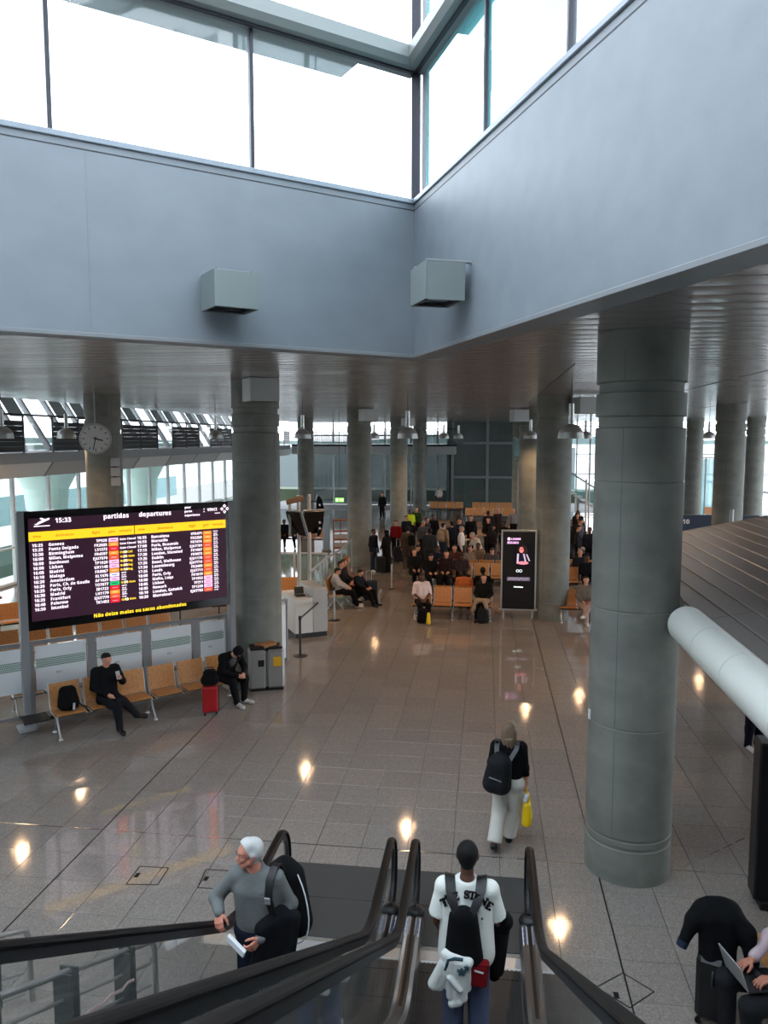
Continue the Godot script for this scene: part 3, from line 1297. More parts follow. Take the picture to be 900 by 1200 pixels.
# ---------------------------------------------------------------- columns
func build_columns() -> void:
	var r := 0.51
	var prof := [Vector2(r, 0.0), Vector2(r, 0.42), Vector2(r - 0.012, 0.43), Vector2(r - 0.012, 0.46), Vector2(r, 0.47), Vector2(r, 0.53), Vector2(r - 0.012, 0.54), Vector2(r - 0.012, 0.56), Vector2(r, 0.57)]
	for y in [1.9, 3.3, 4.8]:
		prof.append_array([Vector2(r, y - 0.012), Vector2(r - 0.007, y - 0.006), Vector2(r - 0.007, y + 0.006), Vector2(r, y + 0.012)])
	prof.append_array([Vector2(r, 5.42), Vector2(r - 0.035, 5.43), Vector2(r - 0.035, 5.55), Vector2(r, 5.56), Vector2(r, 5.82), Vector2(r - 0.035, 5.83), Vector2(r - 0.035, 5.94), Vector2(r, 5.95), Vector2(r, CEIL)])
	var mb := Mb.new()
	mb.lathe(prof, 48)
	var mesh := to_mesh([[mb, M.concrete]])
	var seams := []
	for yy in [[0.6, 1.88], [1.92, 3.28], [3.32, 4.78], [4.82, 5.41], [5.96, 6.3]]:
		var seam := Mb.new()
		seam.box(Vector3(0, (yy[0] + yy[1]) / 2, r - 0.001), Vector3(0.008, yy[1] - yy[0], 0.004), Basis())
		seams.append(to_mesh([[seam, M.concrete_joint]]))
	var sock := Mb.new()
	sock.box(Vector3(0, 1.95, r + 0.008), Vector3(0.05, 0.12, 0.02), Basis(), 0.004)
	sock.box(Vector3(0, 1.93, r + 0.019), Vector3(0.022, 0.03, 0.004), Basis())
	var list := [
		[G(9.45, 1.81), "large concrete column in the foreground right of the escalators", -0.36],
		[G(22.95, 1.99), "concrete column behind the black advertising totem", -0.5],
		[G(16.15, -4.92), "concrete column at the right end of the departures board", 0.9],
		[G(31.7, -5.21), "concrete column at the far end of the ramp railing behind the seated group", 0.6],
		[Vector3(-8.15, 0, -22.4), "concrete column behind the hanging round clock", 0.5],
		[Vector3(0.87, 0, -45.4), "far slim concrete column behind the bell-shaped lamp left of centre", 0.4],
		[Vector3(6.1, 0, -31.9), "concrete column half hidden just left behind the totem column", -0.4],
		[Vector3(12.3, 0, -27.4), "dark concrete column rising behind the far edge of the grey canopy", -0.2],
		[Vector3(-5.0, 0, -49.1), "far concrete column above the two gate sign posts", 0.5],
		[Vector3(2.65, 0, -57.0), "farthest concrete column, in front of the far glass wall", 0.3],
		[Vector3(8.35, 0, -47.0), "far concrete column at the right edge of the dark glass front", -0.3],
		[Vector3(21.3, 0, -44.2), "far right concrete column beside the bright windows", -0.3],
		[Vector3(19.35, 0, -48.0), "far concrete column behind the foreground column, by the teal glass cabin", -0.3],
	]
	for c in list:
		var t := thing("concrete_column", c[1], "column", c[0], 0.0)
		obj("shaft", mesh, null, t)
		for sm in seams:
			var s := obj("seam", sm, null, t)
			s.rotation.y = look_turn(Vector3.ZERO - c[0]) + c[2]
		if c[2] == -0.36:
			var k := obj("socket", [[sock, M.white_paint]], null, t)
			k.rotation.y = look_turn(Vector3.ZERO - c[0]) - 1.2


# ---------------------------------------------------------------- escalators
func esc_y(z: float) -> float:       # height of the step line at z, z up the slope
	var s := 0.62
	var y := 0.0
	if z > 1.4:
		y = (z - 1.0) * s
	elif z > 0.6:
		y = s * (z - 0.6) * (z - 0.6) / 1.6
	if z > 6.5:
		y = 5.5 * s + s * ((z - 6.5) - (z - 6.5) * (z - 6.5) / 1.6)
	if z > 7.3:
		y = 5.5 * s + s * 0.4
	return y


func build_escalators() -> void:
	make_escalator("escalator going down on the right, carrying the man in the white t-shirt", G(7.3, -0.09), 0.13)
	make_escalator("escalator on the left, carrying the white-haired man", G(7.3, -1.57), 0.02)


func make_escalator(label: String, at: Vector3, phase: float) -> void:
	var t := thing("escalator", label, "escalator", at, -TH)
	var zs := []
	var z := -0.6
	while z < 9.6:
		zs.append(z)
		z += 0.1 if z < 2.0 or z > 6.5 else 0.5
	# steps
	var tread := Mb.new()
	tread.box(Vector3(0, -0.02, 0), Vector3(1.0, 0.04, 0.395), Basis(), 0.004)
	tread.box(Vector3(0, -0.13, -0.185), Vector3(1.0, 0.2, 0.02), Basis())
	for k in 24:
		tread.box(Vector3(-0.48 + k * 0.0417, 0.003, 0), Vector3(0.014, 0.01, 0.39), Basis())
	var sm := to_mesh([[tread, M.tread]])
	for k in 20:
		var s := obj("step", sm, null, t)
		var zz := 0.2 + k * 0.4 + phase
		s.position = Vector3(0, maxf(esc_y(zz + 0.05), 0.008), zz)
	var short := Mb.new()
	short.box(Vector3(0, 0.0, phase / 2), Vector3(1.0, 0.024, phase), Basis())
	obj("step", short, M.tread, t)
	# comb plate and floor plate
	var comb := Mb.new()
	comb.box(Vector3(0, 0.006, -0.11), Vector3(1.02, 0.014, 0.17), Basis(), 0.003)
	for k in 24:
		comb.box(Vector3(-0.48 + k * 0.0417, 0.004, 0.0), Vector3(0.02, 0.008, 0.06), Basis())
	obj("comb_plate", comb, M.alu, t)
	var plate := Mb.new()
	for zz in [-0.62, -1.32]:
		plate.box(Vector3(-0.005, 0.005, zz), Vector3(1.44, 0.012, 0.69), Basis(), 0.003)
	obj("floor_plate", plate, M.plate, t)
	for sd in [-1.0, 1.0]:
		var x: float = sd * 0.61
		# skirt and deck: stainless, with a black channel for the glass
		var dpts := []
		for q in zs:
			if q >= -0.55:
				dpts.push_front(Vector3(x, esc_y(q), q))
		var deck := Mb.new()
		var dprof := [Vector2(-0.105, -0.35), Vector2(0.105, -0.35), Vector2(0.105, 0.13), Vector2(0.085, 0.19), Vector2(0.05, 0.215), Vector2(-0.05, 0.215), Vector2(-0.085, 0.19), Vector2(-0.105, 0.13)]
		deck.sweep(dprof, dpts, Vector3.RIGHT)
		# rounded nose of the deck
		deck.lathe([Vector2(0.105, 0.0), Vector2(0.105, 0.13), Vector2(0.085, 0.19), Vector2(0.05, 0.215), Vector2(0.0, 0.218)], 20, Transform3D(Basis(), Vector3(x, 0, -0.5)), false)
		var dk := obj("skirt_deck", deck, M.brushed, t)
		var ch := Mb.new()
		var cp := []
		for q in zs:
			if q >= -0.59:
				cp.push_front(Vector3(x, esc_y(q) + 0.217, q))
		ch.sweep([Vector2(-0.022, 0.0), Vector2(0.022, 0.0), Vector2(0.022, 0.006), Vector2(-0.022, 0.006)], cp, Vector3.RIGHT)
		obj("glass_channel", ch, M.black, dk)
		# handrail inlet: a dark dome on the nose of the deck
		var inlet := Mb.new()
		inlet.ball(Vector3(x, 0.2, -0.54), Vector3(0.11, 0.075, 0.11), Basis(), 20, 12)
		obj("handrail_inlet", inlet, M.black, dk)
		# the handrail: along the top, round the newel and back into the inlet
		var hp := []
		for q in range(zs.size() - 1, -1, -1):
			if zs[q] > -0.5:
				hp.append(Vector3(x, esc_y(zs[q]) + 0.975, zs[q]))
		for k in 19:
			var an := PI / 2 + PI * k / 18.0
			hp.append(Vector3(x, 0.6 + 0.375 * sin(an), -0.52 + 0.33 * cos(an)))
		hp.append(Vector3(x, 0.222, -0.48))
		hp.append(Vector3(x, 0.2, -0.42))
		var rail := Mb.new()
		var oval := []
		for k in 14:
			oval.append(Vector2(0.042 * cos(TAU * k / 14.0), 0.024 * sin(TAU * k / 14.0)))
		rail.sweep(oval, hp, Vector3.RIGHT)
		var hr := obj("handrail", rail, M.rubber, t)
		# grey guide profile just under the rail
		var gp := []
		for p in hp:
			gp.append(p)
		var guide := Mb.new()
		guide.sweep([Vector2(-0.02, -0.022), Vector2(0.02, -0.022), Vector2(0.016, -0.075), Vector2(-0.016, -0.075)], gp.slice(0, gp.size() - 2), Vector3.RIGHT)
		obj("handrail_guide", guide, M.dark_grey, hr)
		# balustrade panes
		var cuts := [-0.52, 1.0, 2.3, 3.6, 4.9, 6.2, 7.4, 8.7]
		for k in cuts.size() - 1:
			var poly := PackedVector2Array()
			var a: float = cuts[k] + 0.006
			var e: float = cuts[k + 1] - 0.006
			var zz := a
			var top := PackedVector2Array()
			while zz < e + 0.001:
				poly.append(Vector2(zz, esc_y(zz) + 0.215))
				top.append(Vector2(zz, esc_y(zz) + 0.92))
				zz += (e - a) / 8.0
			top.reverse()
			poly.append_array(top)
			if k == 0:
				for q in range(1, 12):
					var an := PI / 2 + PI * q / 12.0
					poly.append(Vector2(-0.52 + 0.28 * cos(an), 0.59 + 0.33 * sin(an)))
			var g := Mb.new()
			g.prism(poly, -0.006, 0.006, Transform3D(Basis(Vector3(0, 0, 1), Vector3.UP, Vector3.LEFT), Vector3(x, 0, 0)))
			obj("balustrade_pane", g, M.esc_glass, t)
		# warning stickers on the nose of the deck
		var st := Mb.new()
		st.box(Vector3(x - 0.055, 0.206, -0.28), Vector3(0.05, 0.003, 0.3), Basis(Vector3(0, 0, 1), 0.42))
		st.box(Vector3(x + 0.055, 0.206, -0.28), Vector3(0.05, 0.003, 0.3), Basis(Vector3(0, 0, 1), -0.42))
		var dots := Mb.new()
		for k in 3:
			for q in [-1.0, 1.0]:
				dots.box(Vector3(x + q * 0.055, 0.2085, -0.35 + k * 0.075), Vector3(0.034, 0.003, 0.045), Basis(Vector3(0, 0, 1), -0.42 * q), 0.0)
		obj("warning_sticker", [[st, M.paper], [dots, M.sticker_blue]], null, dk)
	# outer cladding under both sides
	var clad := Mb.new()
	for sd in [-1.0, 1.0]:
		var poly := PackedVector2Array()
		var low := PackedVector2Array()
		for q in zs:
			if q >= 0.0:
				poly.append(Vector2(q, esc_y(q) + 0.08))
				low.append(Vector2(q, maxf(esc_y(q) - 0.95, 0.0)))
		low.reverse()
		poly.append_array(low)
		clad.prism(poly, -0.01, 0.01, Transform3D(Basis(Vector3(0, 0, 1), Vector3.UP, Vector3.LEFT), Vector3(sd * 0.722, 0, 0)))
	obj("cladding", clad, M.brushed, t)


# ---------------------------------------------------------------- departures board
const BOARD_A := Vector3(-6.46, 0, -13.62)
const BOARD_B := Vector3(-3.22, 0, -15.95)

func build_board() -> void:
	var d := (BOARD_B - BOARD_A)
	var w := d.length()
	var dir := d.normalized()
	var turn := atan2(-dir.z, dir.x)
	var t := thing("departures_board", "wide black departures screen on two grey posts above the bench", "board", (BOARD_A + BOARD_B) / 2.0, turn)
	var h0 := 1.82
	var h1 := 4.0
	var cas := Mb.new()
	cas.box(Vector3(0, (h0 + h1) / 2, -0.08), Vector3(w - 0.06, h1 - h0, 0.14), Basis(), 0.01)
	obj("casing", cas, M.screen_black, t)
	for s in [-1.0, 1.0]:
		var p := Mb.new()
		p.box(Vector3(s * (w / 2 + 0.03), h1 / 2, -0.08), Vector3(0.13, h1, 0.18), Basis(), 0.015)
		obj("post", p, M.grey_paint, t)
		var f := Mb.new()
		f.box(Vector3(s * (w / 2 + 0.03) - 0.03, 0.03, -0.05), Vector3(0.3, 0.06, 0.34), Basis(), 0.01)
		obj("base_plate", f, M.light_grey, t)
	var fw := w - 0.2
	var sc := Mb.new()
	sc.box(Vector3(0, (h0 + h1) / 2 + 0.02, -0.004), Vector3(fw, h1 - h0 - 0.3, 0.012), Basis())
	obj("screen", sc, M.screen, t)
	var top := h1 - 0.38
	var rowh := (top - 0.22 - (h0 + 0.32)) / 15.0
	var z := 0.004
	var L := -fw / 2
	var band := Mb.new()
	band.box(Vector3(0, top - 0.08, 0.002), Vector3(fw, 0.17, 0.008), Basis())
	var bt := Mb.new()
	var heads := [["time", 0.02], ["destination", 0.12], ["flight", 0.29], ["gate", 0.37], ["remarks", 0.425]]
	for half in 2:
		for hd in heads:
			bt.text(hd[0], 0.1, Transform3D(Basis(), Vector3(L + fw * (half * 0.5 + hd[1]), top - 0.08, 0.007)), M.sans, 0.003)
	bt.box(Vector3(0.0, top - 0.08, 0.007), Vector3(0.012, 0.17, 0.003), Basis())
	obj("heading_band", [[band, M.screen_yellow], [bt, M.text_dark]], null, t)
	# heading: plane symbol, clock, words, small print and an emblem
	var hd := Mb.new()
	var hy := h1 - 0.17
	hd.prism(PackedVector2Array([Vector2(0, 0.05), Vector2(0.06, 0.06), Vector2(0.10, 0.10), Vector2(0.20, 0.145), Vector2(0.14, 0.20), Vector2(0.18, 0.215), Vector2(0.28, 0.17), Vector2(0.37, 0.2), Vector2(0.395, 0.185), Vector2(0.37, 0.155), Vector2(0.2, 0.08), Vector2(0.06, 0.025)]), 0.0, 0.004, Transform3D(Basis().scaled(Vector3(0.68, 0.68, 1)), Vector3(L + 0.1, hy - 0.1, z)))
	hd.box(Vector3(L + 0.23, hy - 0.105, z), Vector3(0.27, 0.016, 0.004), Basis())
	hd.text("15:33", 0.18, Transform3D(Basis(), Vector3(L + 0.46, hy - 0.02, z)), M.bold, 0.004)
	hd.text("partidas", 0.19, Transform3D(Basis(), Vector3(-0.1, hy, z)), M.bold, 0.004, 2)
	hd.text("departures", 0.19, Transform3D(Basis(), Vector3(0.1, hy, z)), M.bold, 0.004)
	hd.text("your", 0.095, Transform3D(Basis(), Vector3(1.02, hy + 0.09, z)), M.bold, 0.004)
	hd.text("porto", 0.095, Transform3D(Basis(), Vector3(1.02, hy + 0.01, z)), M.bold, 0.004)
	hd.text("experience", 0.095, Transform3D(Basis(), Vector3(1.02, hy - 0.07, z)), M.bold, 0.004)
	hd.text(":", 0.2, Transform3D(Basis(), Vector3(1.42, hy + 0.02, z)), M.bold, 0.004)
	hd.text("VINCI", 0.12, Transform3D(Basis(), Vector3(1.5, hy + 0.02, z)), M.bold, 0.004)
	hd.text("AIRPORTS", 0.04, Transform3D(Basis(), Vector3(1.66, hy - 0.06, z)), M.bold, 0.004)
	for k in 4:
		var an := k * PI / 2
		hd.tube([Vector3(1.88, hy + 0.02, z) + Vector3(cos(an), sin(an), 0) * 0.06 + Vector3(0.028, 0, 0), Vector3(1.88, hy + 0.02, z) + Vector3(cos(an), sin(an), 0) * 0.06 + Vector3(0, 0.028, 0), Vector3(1.88, hy + 0.02, z) + Vector3(cos(an), sin(an), 0) * 0.06 - Vector3(0.028, 0, 0), Vector3(1.88, hy + 0.02, z) + Vector3(cos(an), sin(an), 0) * 0.06 - Vector3(0, 0.028, 0)], 0.009, 6, true)
	obj("heading", hd, M.screen_white, t)
	var foot := Mb.new()
	foot.text("Não deixe malas ou sacos abandonados", 0.15, Transform3D(Basis(), Vector3(0.1, h0 + 0.13, -0.006)), M.bold, 0.004, 1)
	obj("notice", foot, M.text_yellow, t)
	var P := Color(0.97, 0.72, 0.86)
	var O := Color(0.98, 0.55, 0.16)
	var R := Color(0.9, 0.08, 0.18)
	var E := Color(0.98, 0.32, 0.2)
	var W := Color(0.86, 0.84, 0.97)
	var N := Color(0.1, 0.7, 0.42)
	var left := [
		["15:25", "Geneva", "TP928", P, "", "Gate Closed", 0], ["15:25", "Ponta Delgada", "FR2035", O, "", "Gate Closed", 0], ["15:30", "Birmingham", "LS1372", R, "", "Gate Closed", 0],
		["16:00", "Milan, Malpensa", "FR4597", O, "19", "Final Call", 1], ["16:00", "Bordeaux", "EJU7876", E, "21", "Go to Gate", 1], ["16:00", "Lisbon", "TP1929", P, "22", "Boarding", 1],
		["16:05", "Madrid", "UX1148", P, "38", "Boarding", 1], ["16:10", "Malaga", "FR8067", O, "14", "Boarding", 1], ["16:20", "Amsterdam", "KL1576", W, "opens 15:35", "", 0],
		["16:20", "Paris, Ch. de Gaulle", "AF1629", P, "opens 15:35", "", 0], ["16:25", "Paris, Orly", "TO7677", N, "31", "Go to Gate", 1], ["16:30", "Madrid", "IB1722", R, "opens 15:45", "", 0],
		["16:35", "Frankfurt", "LH1179", O, "opens 15:50", "", 0], ["16:40", "Palermo", "EJU7779", E, "opens 15:55", "", 0], ["16:50", "Istanbul", "TK1452", R, "12", "Go to Gate", 1],
	]
	var right := [
		["16:55", "Barcelona", "VY8471", O], ["16:55", "Marseille", "FR2268", O], ["17:00", "Paris, Beauvais", "FR7474", O], ["17:15", "Milan, Malpensa", "EJU7781", E], ["17:20", "London, Stansted", "FR1087", O],
		["17:25", "Dublin", "FR9073", O], ["17:25", "Basel, Mulhouse", "EJU1170", E], ["17:30", "Luxembourg", "EJU7714", E], ["17:35", "Leeds", "FR2409", O], ["18:00", "Paris, Orly", "EJU7711", E],
		["18:00", "Malta, Luqa", "FR1619", O], ["18:05", "Lisbon", "TP1953", P], ["18:05", "Newark", "TP211", P], ["18:10", "London, Gatwick", "TP1330", P], ["18:20", "Marrakesh", "EJU7783", E],
	]
	for half in 2:
		for k in 15:
			var r = (left if half == 0 else right)[k]
			var x0 := L + fw * 0.5 * half
			var y := top - 0.2 - rowh * (k + 0.5)
			var wt := Mb.new()
			var ts := 0.118
			wt.text(r[0], ts, Transform3D(Basis(), Vector3(x0 + 0.05, y, z)), M.bold, 0.003)
			wt.text(r[1], ts, Transform3D(Basis(), Vector3(x0 + 0.33, y, z)), M.bold, 0.003)
			wt.text(r[2], ts * 0.95, Transform3D(Basis(), Vector3(x0 + 1.37, y, z)), M.bold, 0.003, 2)
			var yt := Mb.new()
			if half == 0:
				if r[4].length() > 2:
					wt.text(r[4].split(" ")[0], 0.055, Transform3D(Basis(), Vector3(x0 + 1.62, y + 0.025, z)), M.bold, 0.003)
					wt.text(r[4].split(" ")[1], 0.055, Transform3D(Basis(), Vector3(x0 + 1.62, y - 0.025, z)), M.bold, 0.003)
				elif r[4] != "":
					wt.text(r[4], ts * 0.9, Transform3D(Basis(), Vector3(x0 + 1.67, y, z)), M.bold, 0.003)
				if r[5] != "":
					(yt if r[6] else wt).text(r[5], 0.085, Transform3D(Basis(), Vector3(x0 + fw * 0.425, y, z)), M.bold, 0.003)
			else:
				wt.text("opens", 0.055, Transform3D(Basis(), Vector3(x0 + 1.62, y + 0.025, z)), M.bold, 0.003)
				wt.text("%d:%02d" % [16 + k / 8, (5 + k * 7) % 60], 0.055, Transform3D(Basis(), Vector3(x0 + 1.62, y - 0.025, z)), M.bold, 0.003)
			var bg := Mb.new()
			bg.box(Vector3(x0 + 1.49, y, z), Vector3(0.18, rowh * 0.86, 0.004), Basis())
			var mk_ := Mb.new()
			mk_.box(Vector3(x0 + 1.49, y, z + 0.002), Vector3(0.1, 0.018, 0.004), Basis())
			var key := "badge%s" % r[3].to_html()
			if not M.has(key):
				M[key] = glow(r[3], 0.75)
				M[key + "m"] = glow(r[3].darkened(0.45) if r[3].g > 0.6 else r[3].lightened(0.5), 0.6)
			obj("flight_row", [[wt, M.screen_white], [bg, M[key]], [mk_, M[key + "m"]], [yt, M.text_yellow]], null, t)
	# its light
	var al := AreaLight3D.new()
	al.name = "board_light"
	al.area_size = Vector2(w - 0.3, 1.8)
	al.light_color = Color(0.9, 0.6, 0.7)
	al.light_energy = 0.12
	al.shadow_enabled = true
	t.add_child(al)
	al.position = Vector3(0, 2.9, 0.06)
	al.rotation.y = PI


# ---------------------------------------------------------------- glass partition under the board and behind the desk
func build_partition() -> void:
	var dir := (BOARD_B - BOARD_A).normalized()
	var turn := atan2(-dir.z, dir.x)
	var off := dir.cross(Vector3.UP) * -0.42        # behind the board
	if off.z > 0.0:
		off = -off
	var t := thing("glass_partition", "waist-high glass partition with frosted panes behind the bench under the board", "partition", BOARD_A + off, turn)
	var h := 1.5
	var xs := [-2.55, -1.3, 0.1, 1.22, 2.3, 3.35, 4.1]
	var rail := Mb.new()
	rail.box(Vector3(0.8, h, 0), Vector3(7.0, 0.07, 0.07), Basis(), 0.008)
	rail.box(Vector3(0.8, 0.12, 0), Vector3(7.0, 0.06, 0.06), Basis(), 0.008)
	obj("rail", rail, M.grey_paint, t)
	for k in xs.size():
		var p := Mb.new()
		p.box(Vector3(xs[k], h / 2, 0), Vector3(0.15, h, 0.08), Basis(), 0.01)
		obj("post", p, M.grey_paint, t)
		if k == xs.size() - 1:
			continue
		var x0: float = xs[k] + 0.09
		var x1: float = xs[k + 1] - 0.09
		var c := (x0 + x1) / 2
		var g := Mb.new()
		g.box(Vector3(c, (h + 0.15) / 2, 0), Vector3(x1 - x0, h - 0.2, 0.012), Basis())
		var pn := obj("pane", g, M.glass, t)
		# frosted film with a dotted green band and a small word below it
		var f := Mb.new()
		f.box(Vector3(c, 1.0, 0.009), Vector3(x1 - x0 - 0.02, 0.84, 0.003), Basis())
		obj("frosted_film", f, M.frost_film, pn)
		var gb := Mb.new()
		var n := int((x1 - x0) / 0.036)
		for i in n:
			for j in 5:
				gb.box(Vector3(x0 + 0.02 + (i + 0.5 + (0.25 if j % 2 else -0.25)) * (x1 - x0 - 0.05) / n, 1.02 + j * 0.036, 0.012), Vector3(0.025, 0.025, 0.002), Basis(Vector3(0, 0, 1), PI / 4))
		obj("green_band", gb, M.band_green, pn)
		var tx := Mb.new()
		tx.text("PLF", 0.09, Transform3D(Basis(), Vector3(c - 0.05, 0.87, 0.012)), M.sans, 0.002, 1)
		obj("printed_word", tx, M.dark_grey, pn)
	# beyond the column the partition goes on beside the desk
	var t2 := thing("glass_partition", "short frosted glass partition between the column and the gate desk", "partition", Vector3(-2.62, 0, -17.35), turn + 0.5)
	var r2 := Mb.new()
	r2.box(Vector3(0.3, h, 0), Vector3(0.75, 0.06, 0.06), Basis(), 0.008)
	r2.box(Vector3(0.68, h / 2, 0), Vector3(0.06, h, 0.06), Basis(), 0.008)
	obj("frame", r2, M.grey_paint, t2)
	var p2 := Mb.new()
	p2.box(Vector3(0.3, h / 2, 0), Vector3(0.68, h - 0.2, 0.02), Basis())
	obj("pane", p2, M.frost_film, t2)


# ---------------------------------------------------------------- canopy on the right
func build_canopy() -> void:
	var t := thing("canopy", "sloping grey metal canopy with a rounded white front edge at the right", "canopy")
	var bas := Basis(Vector3.UP, -TH)
	var x := Vector3(cos(TH), 0, sin(TH))
	var al := Vector3(sin(TH), 0, -cos(TH))
	# the rounded edge in sections
	var r := 0.215
	var yc := 3.19
	var bb := 2.3
	var cuts := [8.95, 7.95, 7.0, 5.8, 4.4, 3.0, 14.2, 12.0, 9.97]
	for k in cuts.size() - 1:
		if k == 5:
			continue
		var e := Mb.new()
		var pr := []
		for q in 48:
			pr.append(Vector2(r * cos(TAU * q / 48.0), r * sin(TAU * q / 48.0)))
		e.sweep(pr, [G(cuts[k + 1] + 0.004, bb, yc), G(cuts[k] - 0.004, bb, yc)], x)
		if k == 0:
			e.ball(G(cuts[0] - 0.004, bb, yc), Vector3(r, r, 0.12), bas, 32, 20)
		obj("rounded_edge", e, M.canopy_white, t)
	# roof panels, each a strip along the canopy
	var slope := 0.21
	var b := bb + 0.06
	var a0 := 3.0
	while b < 8.4:
		for seg in [[a0, 9.4], [9.404, 16.0]]:
			var w := 0.27
			var y0 := yc - 0.09 + slope * (b - bb - 0.06)
			var m := Mb.new()
			var lo: float = seg[0]
			var hi: float = seg[1]
			m.box(G((lo + hi) / 2, b + w / 2, y0 + slope * w / 2 - 0.015), Vector3(w - 0.008, 0.03, hi - lo), bas * Basis(Vector3(0, 0, 1), atan(slope)), 0.006)
			obj("roof_panel", m, M.canopy_grey, t)
			var lip := Mb.new()
			lip.box(G((lo + hi) / 2, b + w, y0 + slope * w + 0.006), Vector3(0.016, 0.022, hi - lo), bas * Basis(Vector3(0, 0, 1), atan(slope)), 0.004)
			obj("standing_seam", lip, M.alu, t)
		b += 0.27
	# far fascia, underside and posts
	var f := Mb.new()
	var poly := PackedVector2Array([Vector2(bb + 0.06, yc - 0.08), Vector2(8.5, yc - 0.08 + slope * 6.14), Vector2(8.5, yc - 0.26 + slope * 6.14), Vector2(bb + 0.06, yc - 0.26)])
	f.prism(poly, -0.02, 0.02, Transform3D(Basis(x, Vector3.UP, -al), G(16.02, 0)))
	obj("end_fascia", f, M.light_grey, t)
	var u := Mb.new()
	for seg in [[a0, 8.6], [10.4, 16.0]]:
		u.prism(PackedVector2Array([Vector2(bb + 0.1, yc - 0.26), Vector2(8.5, yc - 0.26 + slope * 6.1), Vector2(8.5, yc - 0.24 + slope * 6.1), Vector2(bb + 0.1, yc - 0.24)]), -seg[1], -seg[0], Transform3D(Basis(x, Vector3.UP, -al), G(0, 0)))
	obj("soffit", u, M.white_paint, t)
	for q in [[14.5, 6.0], [4.5, 6.0], [9.5, 6.0]]:
		var p := Mb.new()
		p.cyl(G(q[0], q[1], 0), G(q[0], q[1], yc - 0.26 + slope * (q[1] - bb - 0.1)), 0.07, 0.07, 14)
		obj("post", p, M.light_grey, t)


# ---------------------------------------------------------------- lamps, wall boxes, clock
func pendant(label: String, at: Vector3, on := true) -> void:
	var t := thing("pendant_lamp", label, "lamp", at, 0.0)
	var s := Mb.new()
	s.lathe([Vector2(0.0, 0.36), Vector2(0.055, 0.36), Vector2(0.06, 0.34), Vector2(0.06, 0.3), Vector2(0.12, 0.28), Vector2(0.2, 0.22), Vector2(0.25, 0.13), Vector2(0.268, 0.0), Vector2(0.262, 0.0), Vector2(0.243, 0.13), Vector2(0.192, 0.212), Vector2(0.11, 0.27), Vector2(0.0, 0.285)], 28, Transform3D(), false)
	obj("shade", s, M.lamp_metal, t)
	var st := Mb.new()
	st.cyl(Vector3(0, 0.36, 0), Vector3(0, 0.72, 0), 0.055, 0.055, 14)
	obj("neck", st, M.lamp_metal, t)
	var rod := Mb.new()
	rod.cyl(Vector3(0, 0.72, 0), Vector3(0, CEIL - at.y - 0.002, 0), 0.008, 0.008, 6)
	obj("rod", rod, M.dark_grey, t)
	var bulb := Mb.new()
	bulb.ball(Vector3(0, 0.1, 0), Vector3(0.05, 0.075, 0.05), Basis(), 12, 10)
	obj("bulb", bulb, M.bulb, t)
	if on:
		var l := OmniLight3D.new()
		l.name = "lamp_light"
		l.light_color = Color(1.0, 0.81, 0.62)
		l.light_energy = 4.6
		l.light_size = 0.05
		l.omni_range = 30.0
		l.omni_attenuation = 2.0
		l.shadow_enabled = true
		t.add_child(l)
		l.position = Vector3(0, 0.1, 0)


